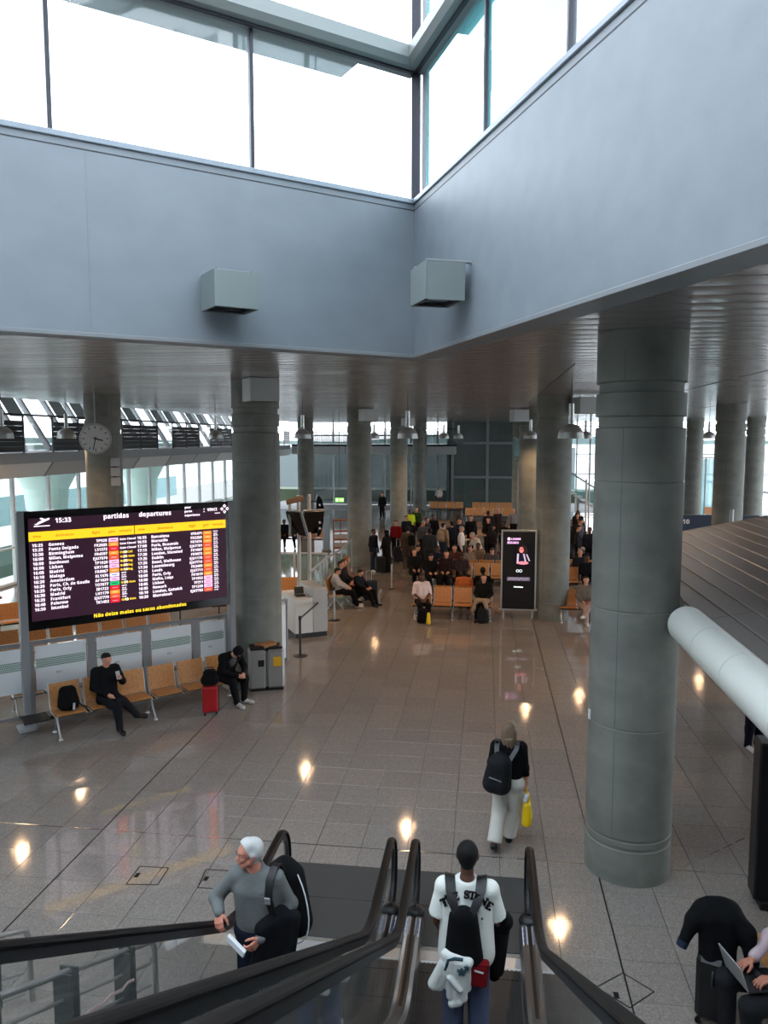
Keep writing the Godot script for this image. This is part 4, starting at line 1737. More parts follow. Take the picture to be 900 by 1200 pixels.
func build_lamps() -> void:
	pendant("large bell-shaped pendant lamp in front of the column behind the totem", Vector3(3.85, 5.3, -15.9))
	pendant("bell-shaped pendant lamp left of the centre, in front of the far slim column", Vector3(0.62, 5.3, -20.2))
	pendant("bell-shaped pendant lamp in front of the far column above the two sign posts", Vector3(-2.52, 5.3, -23.9))
	pendant("bell-shaped pendant lamp between the totem column and the dark glass front", Vector3(5.62, 5.3, -29.6))
	pendant("small pendant lamp, the left one of the pair in front of the far gallery", Vector3(3.1, 5.3, -40.0))
	pendant("small pendant lamp, the right one of the pair in front of the far gallery", Vector3(4.1, 5.3, -42.5))
	pendant("dark pendant lamp against the bright window left of the foreground column", Vector3(8.1, 5.3, -31.0))
	pendant("dark pendant lamp against the bright window right of the foreground column", Vector3(13.9, 5.3, -33.0))
	pendant("pendant lamp hanging near the clock on the left", Vector3(-9.4, 5.3, -19.0))
	pendant("pendant lamp over the seats left of the departures board column", Vector3(-9.3, 5.3, -22.6))
	pendant("pendant lamp behind the left column, first in the row along the gallery", Vector3(-6.0, 5.3, -27.5))
	pendant("pendant lamp above the gate crowd, over the ramp railing", Vector3(-0.5, 5.3, -39.0))
	# boxes on the bulkhead walls
	var w := well_poly()
	var p0 := Vector3(w[0].x, 0, w[0].y)
	var dl := Vector3(-cos(deg_to_rad(31.5)), 0, sin(deg_to_rad(31.5)))
	var dr := Vector3(sin(deg_to_rad(16.0)), 0, cos(deg_to_rad(16.0)))
	wall_box("pale metal box light on the left bulkhead wall", p0 + dl * 2.97 + Vector3(0, 6.88, 0), Vector3(dl.z, 0, -dl.x))
	wall_box("pale metal box light on the right bulkhead wall", p0 + dr * 1.98 + Vector3(0, 6.94, 0), Vector3(-dr.z, 0, dr.x))
	# boxes under the ceiling beside the columns
	var spots := [
		[Vector3(-2.5, 6.28, -15.75), 0.5, "pale box hanging under the ceiling at the column by the departures board"],
		[Vector3(-0.62, 6.22, -30.6), 0.55, "pale box under the ceiling at the column by the ramp railing"],
		[Vector3(1.35, 6.24, -43.6), 0.6, "pale box under the ceiling at the far slim column"],
		[Vector3(5.75, 6.24, -22.0), 0.2, "pale box under the ceiling to the right of the totem column"],
		[Vector3(5.35, 6.2, -30.6), 0.2, "pale box under the ceiling to the left of the totem column"],
	]
	for s in spots:
		var t := thing("ceiling_box", s[2], "box", s[0], s[1])
		var mb := Mb.new()
		mb.box(Vector3.ZERO, Vector3(0.62, 0.46, 0.5), Basis(), 0.008)
		obj("housing", mb, M.light_grey, t)
		var rod := Mb.new()
		for q in [-0.2, 0.2]:
			rod.cyl(Vector3(q, 0.23, 0), Vector3(q, CEIL - s[0].y, 0), 0.012, 0.012, 6)
		obj("hanger", rod, M.dark_grey, t)
		var front := Mb.new()
		front.box(Vector3(0, -0.232, 0), Vector3(0.5, 0.006, 0.38), Basis())
		obj("grille", front, M.dark_grey, t)
	# clock hanging in front of its column
	var ct := thing("wall_clock", "round white clock hanging on a thin rod in front of a column", "clock", Vector3(-7.93, 5.3, -21.2), look_turn(Vector3(7.93, 0, 21.2)))
	var cs := Mb.new()
	cs.lathe([Vector2(0.0, -0.06), Vector2(0.4, -0.06), Vector2(0.42, -0.04), Vector2(0.42, 0.05), Vector2(0.4, 0.07), Vector2(0.375, 0.07), Vector2(0.37, 0.05), Vector2(0.0, 0.05)], 40, Transform3D(Basis(Vector3.RIGHT, PI / 2), Vector3.ZERO))
	obj("case", cs, M.light_grey, ct)
	var face := Mb.new()
	face.lathe([Vector2(0.37, 0.0), Vector2(0.37, 0.006), Vector2(0.0, 0.006)], 40, Transform3D(Basis(Vector3.RIGHT, PI / 2), Vector3(0, 0, 0.05)))
	var dial := obj("dial", face, M.white_paint, ct)
	var mks := Mb.new()
	for k in 12:
		var an := TAU * k / 12.0
		mks.box(Vector3(sin(an) * 0.31, cos(an) * 0.31, 0.058), Vector3(0.022, 0.07, 0.004), Basis(Vector3(0, 0, 1), -an))
	obj("hour_marks", mks, M.dark_grey, dial)
	for hnd in [[-deg_to_rad(106.0), 0.2, 0.034], [-deg_to_rad(192.0), 0.32, 0.024]]:
		var hb := Mb.new()
		hb.box(Basis(Vector3(0, 0, 1), hnd[0]) * Vector3(0, hnd[1] / 2 - 0.03, 0.064), Vector3(hnd[2], hnd[1] + 0.06, 0.006), Basis(Vector3(0, 0, 1), hnd[0]))
		obj("hand", hb, M.black, ct)
	var crod := Mb.new()
	crod.cyl(Vector3(0, 0.41, 0), Vector3(0, CEIL - 5.3, 0), 0.014, 0.014, 8)
	obj("rod", crod, M.light_grey, ct)
	# sign box on the side of the clock's column
	var sb := thing("sign_stack", "small stack of pale sign plates on the right side of the clock's column", "sign", Vector3(-7.7, 4.35, -22.03), 0.35)
	for k in 3:
		var q := Mb.new()
		q.box(Vector3(0, 0.28 - k * 0.28, 0), Vector3(0.26, 0.24, 0.05), Basis(), 0.006)
		obj("plate", q, M.light_grey, sb)
	var brk := Mb.new()
	brk.box(Vector3(-0.02, 0, -0.05), Vector3(0.1, 0.8, 0.06), Basis())
	obj("bracket", brk, M.dark_grey, sb)


func wall_box(label: String, at: Vector3, nrm: Vector3) -> void:
	# at: on the wall, at the middle of the box's lower edge
	var mid := Vector3(-2, 0, -2)
	if nrm.dot(mid - at) < 0.0:
		nrm = -nrm
	var t := thing("box_light", label, "light fixture", at, look_turn(nrm))
	var w := 0.56
	var h := 0.44
	var dp := 0.5
	var sh := Mb.new()
	var z := 0.1 + dp / 2
	sh.box(Vector3(0, h / 2, 0.1 + dp - 0.01), Vector3(w, h, 0.02), Basis(), 0.004)
	sh.box(Vector3(0, h / 2, 0.11), Vector3(w, h, 0.02), Basis(), 0.004)
	for s in [-1.0, 1.0]:
		sh.box(Vector3(s * (w / 2 - 0.01), h / 2, z), Vector3(0.02, h, dp - 0.04), Basis())
	sh.box(Vector3(0, h - 0.01, z), Vector3(w - 0.04, 0.02, dp - 0.04), Basis())
	obj("housing", sh, M.box_paint, t)
	var rim := Mb.new()
	for s in [-1.0, 1.0]:
		rim.box(Vector3(s * (w / 2 - 0.04), 0.02, z), Vector3(0.045, 0.02, dp - 0.04), Basis())
		rim.box(Vector3(0, 0.02, z + s * (dp / 2 - 0.042)), Vector3(w - 0.12, 0.02, 0.045), Basis())
	obj("rim", rim, M.dark_grey, t)
	var gl := Mb.new()
	gl.box(Vector3(0, 0.045, z), Vector3(w - 0.1, 0.01, dp - 0.1), Basis())
	obj("diffuser", gl, M.glass_grey, t)
	for s in [-1.0, 1.0]:
		var b := Mb.new()
		b.cyl(Vector3(s * (w / 2 - 0.06), h + 0.02, 0.0), Vector3(s * (w / 2 - 0.06), h + 0.02, 0.1 + dp * (0.95 if s < 0 else 0.95)), 0.017, 0.017, 8)
		b.box(Vector3(s * (w / 2 - 0.06), h + 0.005, z), Vector3(0.05, 0.03, 0.06), Basis())
		obj("bracket", b, M.grey_paint, t)


# ---------------------------------------------------------------- benches
func make_bench(called: String, label: String, seats: int, at: Vector3, turn: float, group := "", dark := false, pitch := 0.6) -> Node3D:
	var t := thing(called, label, "bench", at, turn, group)
	var key := "seatmesh%s" % dark
	if not M.has(key):
		var side := Vector3.RIGHT
		var pan := Mb.new()
		var pts := []
		for q in [[0.24, 0.435], [0.22, 0.445], [0.1, 0.44], [-0.05, 0.425], [-0.17, 0.42], [-0.2, 0.425]]:
			pts.append(Vector3(0, q[1], q[0]))
		pan.sweep([Vector2(-0.255, -0.008), Vector2(0.255, -0.008), Vector2(0.255, 0.008), Vector2(-0.255, 0.008)], pts, side)
		var bk := Mb.new()
		pts = []
		for q in [[-0.2, 0.45], [-0.225, 0.52], [-0.25, 0.65], [-0.285, 0.8], [-0.315, 0.88]]:
			pts.append(Vector3(0, q[1], q[0]))
		bk.sweep([Vector2(-0.255, -0.008), Vector2(0.255, -0.008), Vector2(0.255, 0.008), Vector2(-0.255, 0.008)], pts, side)
		var fr := Mb.new()
		for s in [-1.0, 1.0]:
			fr.tube([Vector3(s * 0.262, 0.41, 0.23), Vector3(s * 0.262, 0.4, -0.17), Vector3(s * 0.262, 0.47, -0.225), Vector3(s * 0.262, 0.88, -0.33)], 0.012, 6)
		var w: Material = M.plywood_b if dark else M.plywood
		M[key] = [to_mesh([[pan, w]]), to_mesh([[bk, w]]), to_mesh([[fr, M.alu]])]
		var leg := Mb.new()
		leg.tube([Vector3(0, 0.36, 0.0), Vector3(0, 0.25, 0.05), Vector3(0, 0.03, 0.24)], 0.02, 8)
		leg.tube([Vector3(0, 0.36, 0.0), Vector3(0, 0.25, -0.05), Vector3(0, 0.03, -0.22)], 0.02, 8)
		leg.cyl(Vector3(0, 0, 0.24), Vector3(0, 0.03, 0.24), 0.04, 0.03, 10)
		leg.cyl(Vector3(0, 0, -0.22), Vector3(0, 0.03, -0.22), 0.04, 0.03, 10)
		M.bench_leg = to_mesh([[leg, M.steel]])
	var x0 := -(seats - 1) * pitch / 2.0
	for k in seats:
		for q in 3:
			var o := obj(["seat", "backrest", "seat_frame"][q], M[key][q], null, t)
			o.position.x = x0 + k * pitch
	var beam := Mb.new()
	beam.box(Vector3(0, 0.37, -0.02), Vector3(seats * pitch - 0.04, 0.06, 0.08), Basis(), 0.008)
	obj("beam", beam, M.dark_grey, t)
	for x in ([x0 - 0.2, -x0 + 0.2] if seats < 4 else [x0 - 0.2, 0.0, -x0 + 0.2]):
		var l := obj("leg", M.bench_leg, null, t)
		l.position.x = x
	return t


const BDIR := 0.6235        # the turn of the board, its bench and its partition

func build_seating() -> void:
	var tb := atan2(2.33, 3.24)
	var front := Vector3(sin(tb), 0, cos(tb))
	var al := Vector3(cos(tb), 0, -sin(tb))
	var c := Vector3(-4.46, 0, -14.3)
	var bench := make_bench("beam_bench", "plywood beam bench with six seats under the departures board", 6, c, tb)
	# small black table at its left end
	var tt := Mb.new()
	tt.box(Vector3(-2.06, 0.4, 0.0), Vector3(0.44, 0.03, 0.44), Basis(), 0.006)
	tt.box(Vector3(-1.9, 0.36, 0.0), Vector3(0.3, 0.05, 0.06), Basis())
	obj("side_table", tt, M.black, bench)
	make_bench("beam_bench", "plywood bench close behind the frosted panes, seen through them", 6, c - front * 1.55 - al * 0.4, tb + PI)
	make_bench("beam_bench", "plywood bench whose backs show just below the departures board", 7, Vector3(-7.1, 0, -18.2), tb)
	make_bench("beam_bench", "plywood bench at the left edge beside the board's post", 4, Vector3(-10.2, 0, -20.0), tb)
	make_bench("beam_bench", "plywood bench in front of the left windows, by the board's left post", 3, Vector3(-12.6, 0, -23.0), tb)
	make_bench("beam_bench", "plywood bench behind the left column, beside the gate desk", 2, Vector3(-3.35, 0, -24.0), 0.0)
	make_bench("beam_bench", "plywood bench with dark-clothed travellers behind the gate sign posts", 5, Vector3(-4.2, 0, -37.5), -TH)
	make_bench("beam_bench", "plywood bench with the group sitting along the ramp railing", 4, Vector3(-1.38, 0, -24.7), PI / 2 - TH)
	make_bench("beam_bench", "front bench of the gate with the man in the white shirt", 4, Vector3(2.02, 0, -22.3), -TH)
	make_bench("beam_bench", "bench standing back to back with the front bench of the gate", 4, Vector3(2.1, 0, -23.15), PI - TH)
	make_bench("beam_bench", "bench in the third row, its two empty seats left of the totem", 5, Vector3(2.85, 0, -26.9), -TH)
	make_bench("beam_bench", "bench with the people in beige jackets behind the third row", 5, Vector3(3.2, 0, -28.2), PI - TH)
	make_bench("beam_bench", "bench above the standing crowd, nearer of the far rows", 5, Vector3(6.65, 0, -48.6), -TH)
	make_bench("beam_bench", "far bench where the tiny person in a white top stands", 4, Vector3(4.35, 0, -53.6), -TH)
	make_bench("beam_bench", "far bench below the dark glass front", 5, Vector3(7.6, 0, -53.0), -TH)
	make_bench("beam_bench", "bench with the woman in the patterned shirt, left of the foreground column", 3, Vector3(5.95, 0, -21.9), -TH)
	make_bench("beam_bench", "empty bench behind the woman in the patterned shirt", 3, Vector3(7.0, 0, -25.9), -TH)
	make_bench("beam_bench", "bench in the dark crowd right of the totem column", 4, Vector3(7.4, 0, -28.2), PI - TH)
	make_bench("beam_bench", "reddish two-seat bench in front of the teal glass cabin", 2, Vector3(21.3, 0, -49.3), -TH, "", true)
	make_bench("beam_bench", "bench at the right edge under the man with the laptop", 2, Vector3(3.78, 0, -6.6), -PI / 2 + 0.12)


# ---------------------------------------------------------------- gate desk, posts, railings, bins, totem
func build_gate_things() -> void:
	var tb := atan2(2.33, 3.24)
	# twin waste bin
	var bin := thing("waste_bin", "brushed steel twin waste bin beside the column", "bin", Vector3(-2.52, 0, -16.0), 0.25)
	for s in [-1.0, 1.0]:
		var b := Mb.new()
		b.box(Vector3(s * 0.19, 0.45, 0), Vector3(0.37, 0.84, 0.46), Basis(), 0.05)
		obj("body", b, M.steel, bin)
		var op := Mb.new()
		op.box(Vector3(s * 0.19, 0.9, 0), Vector3(0.3, 0.05, 0.38), Basis(), 0.02)
		obj("rim", op, M.black, bin)
	var foot := Mb.new()
	foot.box(Vector3(0, 0.02, 0), Vector3(0.7, 0.04, 0.42), Basis())
	obj("plinth", foot, M.black, bin)
	var lb := Mb.new()
	lb.box(Vector3(-0.12, 0.6, 0.231), Vector3(0.13, 0.14, 0.004), Basis())
	obj("black_label", lb, M.black, bin)
	var ly := Mb.new()
	ly.box(Vector3(0.22, 0.62, 0.231), Vector3(0.17, 0.2, 0.004), Basis())
	obj("yellow_label", ly, plain(Color(0.85, 0.65, 0.1)), bin)
	var cb := Mb.new()
	cb.box(Vector3(0.05, 0.945, 0.02), Vector3(0.3, 0.05, 0.22), Basis(Vector3.UP, 0.4) * Basis(Vector3(0, 0, 1), 0.12))
	cb.box(Vector3(-0.12, 0.94, -0.06), Vector3(0.2, 0.03, 0.16), Basis(Vector3.UP, -0.3))
	tag(obj("cardboard", [[transformed(cb, bin.transform), plain(Color(0.62, 0.44, 0.28))]]), "crumpled brown cardboard lying on top of the steel bin", "cardboard")
	# gate desk
	var desk := thing("gate_desk", "white and grey gate desk in front of the sign posts", "desk", Vector3(-2.2, 0, -20.75), 0.4)
	var low := Mb.new()
	low.box(Vector3(-0.2, 0.6, 0.0), Vector3(0.5, 0.94, 1.3), Basis(), 0.01)
	obj("counter", low, M.white_paint, desk)
	var hi := Mb.new()
	hi.box(Vector3(0.26, 0.72, 0.0), Vector3(0.4, 1.18, 1.3), Basis(), 0.01)
	obj("high_counter", hi, M.light_grey, desk)
	for k in 4:
		var pn := Mb.new()
		pn.box(Vector3(0.464, 0.45 + (k % 2) * 0.5, -0.32 + (k / 2) * 0.62), Vector3(0.012, 0.46, 0.58), Basis(), 0.003)
		obj("side_panel", pn, M.blind, desk)
	var hole := Mb.new()
	hole.box(Vector3(0.474, 1.08, 0.25), Vector3(0.008, 0.16, 0.2), Basis())
	obj("vent", hole, M.black, desk)
	var kick := Mb.new()
	kick.box(Vector3(0.02, 0.065, 0), Vector3(0.86, 0.13, 1.24), Basis())
	obj("kick_plate", kick, M.dark_grey, desk)
	var kb := Mb.new()
	kb.box(Vector3(-0.2, 0.03, 0.3), Vector3(0.26, 0.05, 0.2), Basis(), 0.01)
	kb.box(Vector3(-0.2, 0.15, 0.2), Vector3(0.26, 0.18, 0.03), Basis(Vector3.RIGHT, -0.3), 0.006)
	var kx := Transform3D(Basis(Vector3.UP, 0.4), Vector3(-2.2, 1.07, -20.75))
	tag(obj("boarding_pass_reader", [[transformed(kb, kx), M.black]]), "black card reader on the low counter of the gate desk", "reader")
	# two sign posts with screens, a tube and a tall curved banner
	for q in 2:
		var at: Vector3 = [Vector3(-2.43, 0, -21.75), Vector3(-2.16, 0, -22.05)][q]
		var t := thing("gate_sign_post", ["left pale post behind the gate desk, with a tilted screen and tan tube", "right pale post behind the gate desk, with a tilted screen and dark banner"][q], "sign post", at, 0.0)
		var p := Mb.new()
		p.cyl(Vector3.ZERO, Vector3(0, 3.7, 0), 0.055, 0.055, 14)
		obj("post", p, M.light_grey, t)
		var s := Mb.new()
		var sb := Basis(Vector3.UP, -0.75 if q == 0 else 0.5) * Basis(Vector3.RIGHT, 0.35)
		s.box(Vector3(0, 2.95, 0) + sb * Vector3(0.05, 0, 0.13), Vector3(0.62, 0.72, 0.07), sb, 0.01)
		obj("screen", s, M.black_gloss, t)
		var sr := Mb.new()
		sr.box(Vector3(0, 2.95, 0) + sb * Vector3(0.05, 0, 0.085), Vector3(0.66, 0.76, 0.03), sb, 0.006)
		obj("screen_back", sr, M.light_grey, t)
		if q == 0:
			var tu := Mb.new()
			tu.cyl(Vector3(-0.34, 3.5, 0.05), Vector3(0.14, 3.62, 0.0), 0.075, 0.085, 14)
			obj("tube", tu, plain(Color(0.55, 0.43, 0.33)), t)
			var ot := Mb.new()
			ot.box(Vector3(-0.24, 3.0, 0.05), Vector3(0.07, 0.9, 0.1), Basis(), 0.01)
			obj("arm", ot, M.light_grey, t)
		else:
			var bn := Mb.new()
			var poly := PackedVector2Array([Vector2(-0.05, 2.45), Vector2(0.06, 2.55), Vector2(0.14, 2.9), Vector2(0.16, 3.3), Vector2(0.1, 3.55), Vector2(0.0, 3.68), Vector2(-0.06, 3.6), Vector2(-0.08, 3.0)])
			bn.prism(poly, -0.03, 0.03, Transform3D(Basis(Vector3.UP, 0.2), Vector3(0.27, 0, 0.0)))
			bn.box(Vector3(0.13, 3.5, 0), Vector3(0.2, 0.03, 0.03), Basis())
			bn.box(Vector3(0.13, 2.8, 0), Vector3(0.2, 0.03, 0.03), Basis())
			obj("banner", bn, M.black_gloss, t)
			var bt := Mb.new()
			for k in 5:
				bt.box(Vector3(0.31, 2.72 + k * 0.17, 0.036), Vector3(0.05, 0.06, 0.003), Basis(Vector3(0, 0, 1), 0.4))
			obj("banner_marks", bt, M.paper, t)
	# ramp railing with glass
	var rl := thing("ramp_railing", "steel ramp railing with glass panes leading to the far column", "railing")
	var pts := [Vector3(-2.15, 1.45, -21.9), Vector3(-1.95, 1.5, -23.3), Vector3(-1.82, 1.5, -24.4), Vector3(-1.55, 1.3, -27.6), Vector3(-1.3, 1.25, -30.6)]
	var r := Mb.new()
	r.tube(pts, 0.035, 8)
	obj("handrail", r, M.steel, rl)
	for k in 9:
		var f := k / 8.0 * 3.999
		var p: Vector3 = pts[int(f)].lerp(pts[int(f) + 1], f - int(f))
		var q := Mb.new()
		q.cyl(Vector3(p.x, 0, p.z), p, 0.022, 0.022, 8)
		obj("post", q, M.steel, rl)
		if k < 8:
			var f2 := (k + 1) / 8.0 * 3.999
			var p2: Vector3 = pts[int(f2)].lerp(pts[int(f2) + 1], f2 - int(f2))
			var g := Mb.new()
			var d := (p2 - p) * Vector3(1, 0, 1)
			g.box((p + p2) / 2 * Vector3(1, 0, 1) + Vector3(0, 0.68, 0), Vector3(0.012, 1.1, d.length() - 0.1), Basis(Vector3.UP, atan2(d.x, d.z)))
			obj("pane", g, M.glass_teal, rl)
	# glass screen across, behind the desk
	var gs := thing("glass_screen", "low glass screen between the left column and the ramp railing", "partition", Vector3(-3.0, 0, -25.4), -TH)
	var gr := Mb.new()
	gr.box(Vector3(0, 1.5, 0), Vector3(2.3, 0.05, 0.05), Basis())
	obj("rail", gr, M.light_grey, gs)
	for k in 3:
		var q := Mb.new()
		q.box(Vector3(-1.1 + k * 1.1, 0.75, 0), Vector3(0.06, 1.5, 0.06), Basis())
		obj("post", q, M.light_grey, gs)
		if k < 2:
			var g := Mb.new()
			g.box(Vector3(-0.55 + k * 1.1, 0.78, 0), Vector3(1.02, 1.36, 0.012), Basis())
			obj("pane", g, M.glass_teal, gs)
	# belt posts
	var sp := [[Vector3(-2.05, 0, -18.4), "black belt post in front of the gate desk, the nearest one"], [Vector3(-1.46, 0, -22.1), "belt post at the right corner of the gate desk"], [Vector3(0.27, 0, -26.84), "pale belt post in front of the standing women in black"]]
	for k in 3:
		var t := thing("belt_post", sp[k][1], "belt post", sp[k][0])
		var b := Mb.new()
		b.lathe([Vector2(0.17, 0.0), Vector2(0.17, 0.012), Vector2(0.06, 0.03), Vector2(0.0, 0.03)], 20)
		obj("base", b, M.dark_grey, t)
		var p := Mb.new()
		p.cyl(Vector3(0, 0.02, 0), Vector3(0, 0.93, 0), 0.03, 0.03, 12)
		obj("pole", p, M.dark_grey if k == 0 else M.light_grey, t)
		var h := Mb.new()
		h.cyl(Vector3(0, 0.9, 0), Vector3(0, 0.99, 0), 0.038, 0.038, 12)
		obj("head", h, M.black, t)
	var belt := Mb.new()
	var bd: Vector3 = sp[1][0] - sp[0][0]
	belt.box((sp[0][0] + sp[1][0]) / 2 + Vector3(0, 0.93, 0), Vector3(0.006, 0.05, bd.length() - 0.06), Basis(Vector3.UP, atan2(bd.x, bd.z)))
	tag(obj("barrier_belt", belt, M.black), "black retractable belt stretched between the two posts by the desk", "belt")
	# exit sign, tall pale stand, orange stand near the far left seats
	var ex := thing("exit_sign", "small green glowing exit sign hanging left of the far column", "sign", Vector3(-2.15, 2.35, -37.0), 0.0)
	var eb := Mb.new()
	eb.box(Vector3.ZERO, Vector3(0.42, 0.2, 0.05), Basis(), 0.006)
	obj("panel", eb, M.exit_green, ex)
	var em := Mb.new()
	em.box(Vector3(-0.12, 0, 0.027), Vector3(0.08, 0.12, 0.004), Basis())
	em.box(Vector3(0.08, 0, 0.027), Vector3(0.14, 0.03, 0.004), Basis())
	em.prism(PackedVector2Array([Vector2(0.12, -0.06), Vector2(0.2, 0.0), Vector2(0.12, 0.06)]), 0.025, 0.029)
	obj("pictogram", em, M.screen_white, ex)
	var er := Mb.new()
	er.cyl(Vector3(0, 0.12, 0), Vector3(0, CEIL - 2.35, 0), 0.012, 0.012, 6)
	obj("rod", er, M.dark_grey, ex)
	var sl := thing("info_stand", "pale blue-white stand left of the orange display rack", "stand", Vector3(-2.72, 0, -36.0), 0.2)
	var sb2 := Mb.new()
	sb2.box(Vector3(0, 0.85, 0), Vector3(0.34, 1.6, 0.12), Basis(), 0.03)
	obj("panel", sb2, plain(Color(0.62, 0.7, 0.76)), sl)
	var sb3 := Mb.new()
	sb3.box(Vector3(0, 0.03, 0), Vector3(0.44, 0.06, 0.36), Basis(), 0.01)
	obj("base", sb3, M.grey_paint, sl)
	var rk := thing("display_rack", "orange-framed display rack beside the far column", "rack", Vector3(-2.05, 0, -36.0), 0.1)
	for x in [-0.34, 0.0, 0.34]:
		var q := Mb.new()
		q.box(Vector3(x, 0.75, 0), Vector3(0.04, 1.5, 0.05), Basis())
		obj("upright", q, plain(Color(0.55, 0.3, 0.18)), rk)
	for y in [0.15, 0.55, 0.95, 1.48]:
		var q := Mb.new()
		q.box(Vector3(0, y, 0), Vector3(0.7, 0.05, 0.3), Basis())
		obj("shelf", q, plain(Color(0.66, 0.36, 0.2)), rk)
	for y in [0.3, 0.7]:
		var q := Mb.new()
		q.box(Vector3(0, y, 0.05), Vector3(0.6, 0.2, 0.16), Basis(), 0.01)
		obj("tray", q, plain(Color(0.75, 0.72, 0.68)), rk)
	for q in [[Vector3(-4.7, 0, -17.4), 0.42, 0.26, 1.5, Color(0.13, 0.26, 0.42), "small blue notice on a slim post just below the departures board"], [Vector3(-3.78, 0, -17.3), 0.34, 0.3, 1.62, Color(0.36, 0.24, 0.2), "small brown notice on a slim post at the board's lower right corner"]]:
		var nt := thing("notice_stand", q[5], "sign", q[0], 0.3)
		var nb := Mb.new()
		nb.box(Vector3(0, q[3], 0.03), Vector3(q[1], q[2], 0.03), Basis(), 0.004)
		var face := obj("panel", nb, plain(q[4], 0.5), nt)
		var nl := Mb.new()
		for k in 3:
			nl.box(Vector3(0, q[3] + 0.06 - k * 0.055, 0.047), Vector3(q[1] * (0.8 - k * 0.18), 0.022, 0.004), Basis())
		obj("printed_lines", nl, M.paper, face)
		var np := Mb.new()
		np.cyl(Vector3.ZERO, Vector3(0, q[3] + 0.1, 0), 0.018, 0.018, 8)
		np.cyl(Vector3.ZERO, Vector3(0, 0.02, 0), 0.16, 0.15, 18)
		obj("post", np, M.dark_grey, nt)
	build_totem()
	# right background: blue gate wall with a number, teal cabin, stair, posts
	var bas := Basis(Vector3.UP, -TH)
	var bw := thing("gate_wall", "dark blue low wall with a white gate number behind the canopy", "wall", Vector3(14.0, 0, -33.2), -TH)
	var bm := Mb.new()
	bm.box(Vector3(0, 1.0, 0), Vector3(4.4, 2.0, 0.12), Basis(), 0.01)
	obj("panel", bm, plain(Color(0.13, 0.18, 0.25), 0.5), bw)
	var bt := Mb.new()
	bt.text("10", 0.42, Transform3D(Basis(), Vector3(-0.98, 1.7, 0.062)), M.bold, 0.006)
	obj("gate_number", bt, M.paper, bw)
	var cab := thing("glass_cabin", "tall teal glass cabin beside the far right columns", "cabin", Vector3(21.6, 0, -52.0), -TH)
	for k in 5:
		var q := Mb.new()
		q.box(Vector3(-1.3 + k * 0.65, 2.0, 0.6), Vector3(0.07, 4.0, 0.07), Basis())
		obj("mullion", q, M.grey_paint, cab)
		if k < 4:
			for z in [0.6, -0.6]:
				var g := Mb.new()
				g.box(Vector3(-0.975 + k * 0.65, 2.0, z), Vector3(0.56, 3.9, 0.02), Basis())
				obj("pane", g, M.teal_solid, cab)
	var roof := Mb.new()
	roof.box(Vector3(0, 4.03, 0), Vector3(2.7, 0.06, 1.3), Basis())
	roof.box(Vector3(0, 0.05, 0), Vector3(2.7, 0.1, 1.3), Basis())
	obj("frame", roof, M.grey_paint, cab)
	var st := thing("staircase", "staircase with a teal glass balustrade between the totem column and the foreground column", "stairs", Vector3(7.4, 0, -42.5), -TH)
	for k in 22:
		var q := Mb.new()
		q.box(Vector3(0.3 * k, 4.2 - k * 0.19, 0), Vector3(0.32, 0.05, 1.6), Basis())
		obj("step", q, M.light_grey, st)
	for z in [-0.82, 0.82]:
		var q := Mb.new()
		q.prism(PackedVector2Array([Vector2(-0.2, 4.4), Vector2(6.8, -0.03), Vector2(6.8, 0.0), Vector2(6.3, 0.0), Vector2(-0.2, 4.0)]), -0.03, 0.03, Transform3D(Basis(), Vector3(0, 0, z)))
		obj("stringer", q, M.grey_paint, st)
		var g := Mb.new()
		g.prism(PackedVector2Array([Vector2(-0.2, 4.42), Vector2(6.6, 0.13), Vector2(6.6, 1.05), Vector2(-0.2, 5.35)]), -0.008, 0.008, Transform3D(Basis(), Vector3(0, 0, z * 1.04)))
		obj("balustrade_pane", g, M.glass_teal, st)
		var hr := Mb.new()
		hr.tube([Vector3(-0.2, 5.38, z), Vector3(6.6, 1.08, z)], 0.03, 6)
		obj("handrail", hr, M.steel, st)
	for k in 2:
		var q := Mb.new()
		q.cyl(Vector3(0.05 + k * 3.2, 0, 0.3), Vector3(0.05 + k * 3.2, 4.1 - k * 1.95, 0.3), 0.07, 0.07, 10)
		obj("support", q, M.grey_paint, st)
	for q in [[Vector3(9.9, 0, -37.0), 6.51, 0.045, "thin pale pole rising to the ceiling left of the foreground column"], [Vector3(9.55, 0, -36.2), 3.4, 0.045, "shorter thin pole standing left of the taller one by the bright windows"], [Vector3(11.6, 0, -25.5), 2.95, 0.07, "short white post showing over the far edge of the canopy"]]:
		var t := thing("pole", q[3], "pole", q[0])
		var p := Mb.new()
		p.cyl(Vector3.ZERO, Vector3(0, q[1], 0), q[2], q[2], 12)
		obj("shaft", p, M.light_grey, t)
		var f := Mb.new()
		f.cyl(Vector3.ZERO, Vector3(0, 0.03, 0), q[2] * 2.2, q[2] * 2.2, 14)
		obj("foot", f, M.light_grey, t)
	var bun := Mb.new()
	bun.box(Vector3(0, 0.45, 0), Vector3(1.2, 0.5, 0.7), Basis(Vector3(0, 0, 1), -0.15), 0.12)
	var bb := Mb.new()
	for k in 5:
		bb.box(Vector3(-0.45 + k * 0.22, 0.5 - k * 0.03, 0.352), Vector3(0.05, 0.4, 0.01), Basis(Vector3(0, 0, 1), 0.5 if k % 2 else -0.5))
	var trol := thing("wrapped_bundle", "white bundle with black stripes beyond the canopy at the right edge", "bundle", Vector3(23.4, 0, -48.0), -0.4)
	obj("bundle", [[bun, M.paper]], null, trol)
	obj("stripes", [[bb, M.black]], null, trol)
	var pal := Mb.new()
	pal.box(Vector3(0, 0.1, 0), Vector3(1.1, 0.2, 0.6), Basis())
	obj("pallet", pal, M.dark_grey, trol)
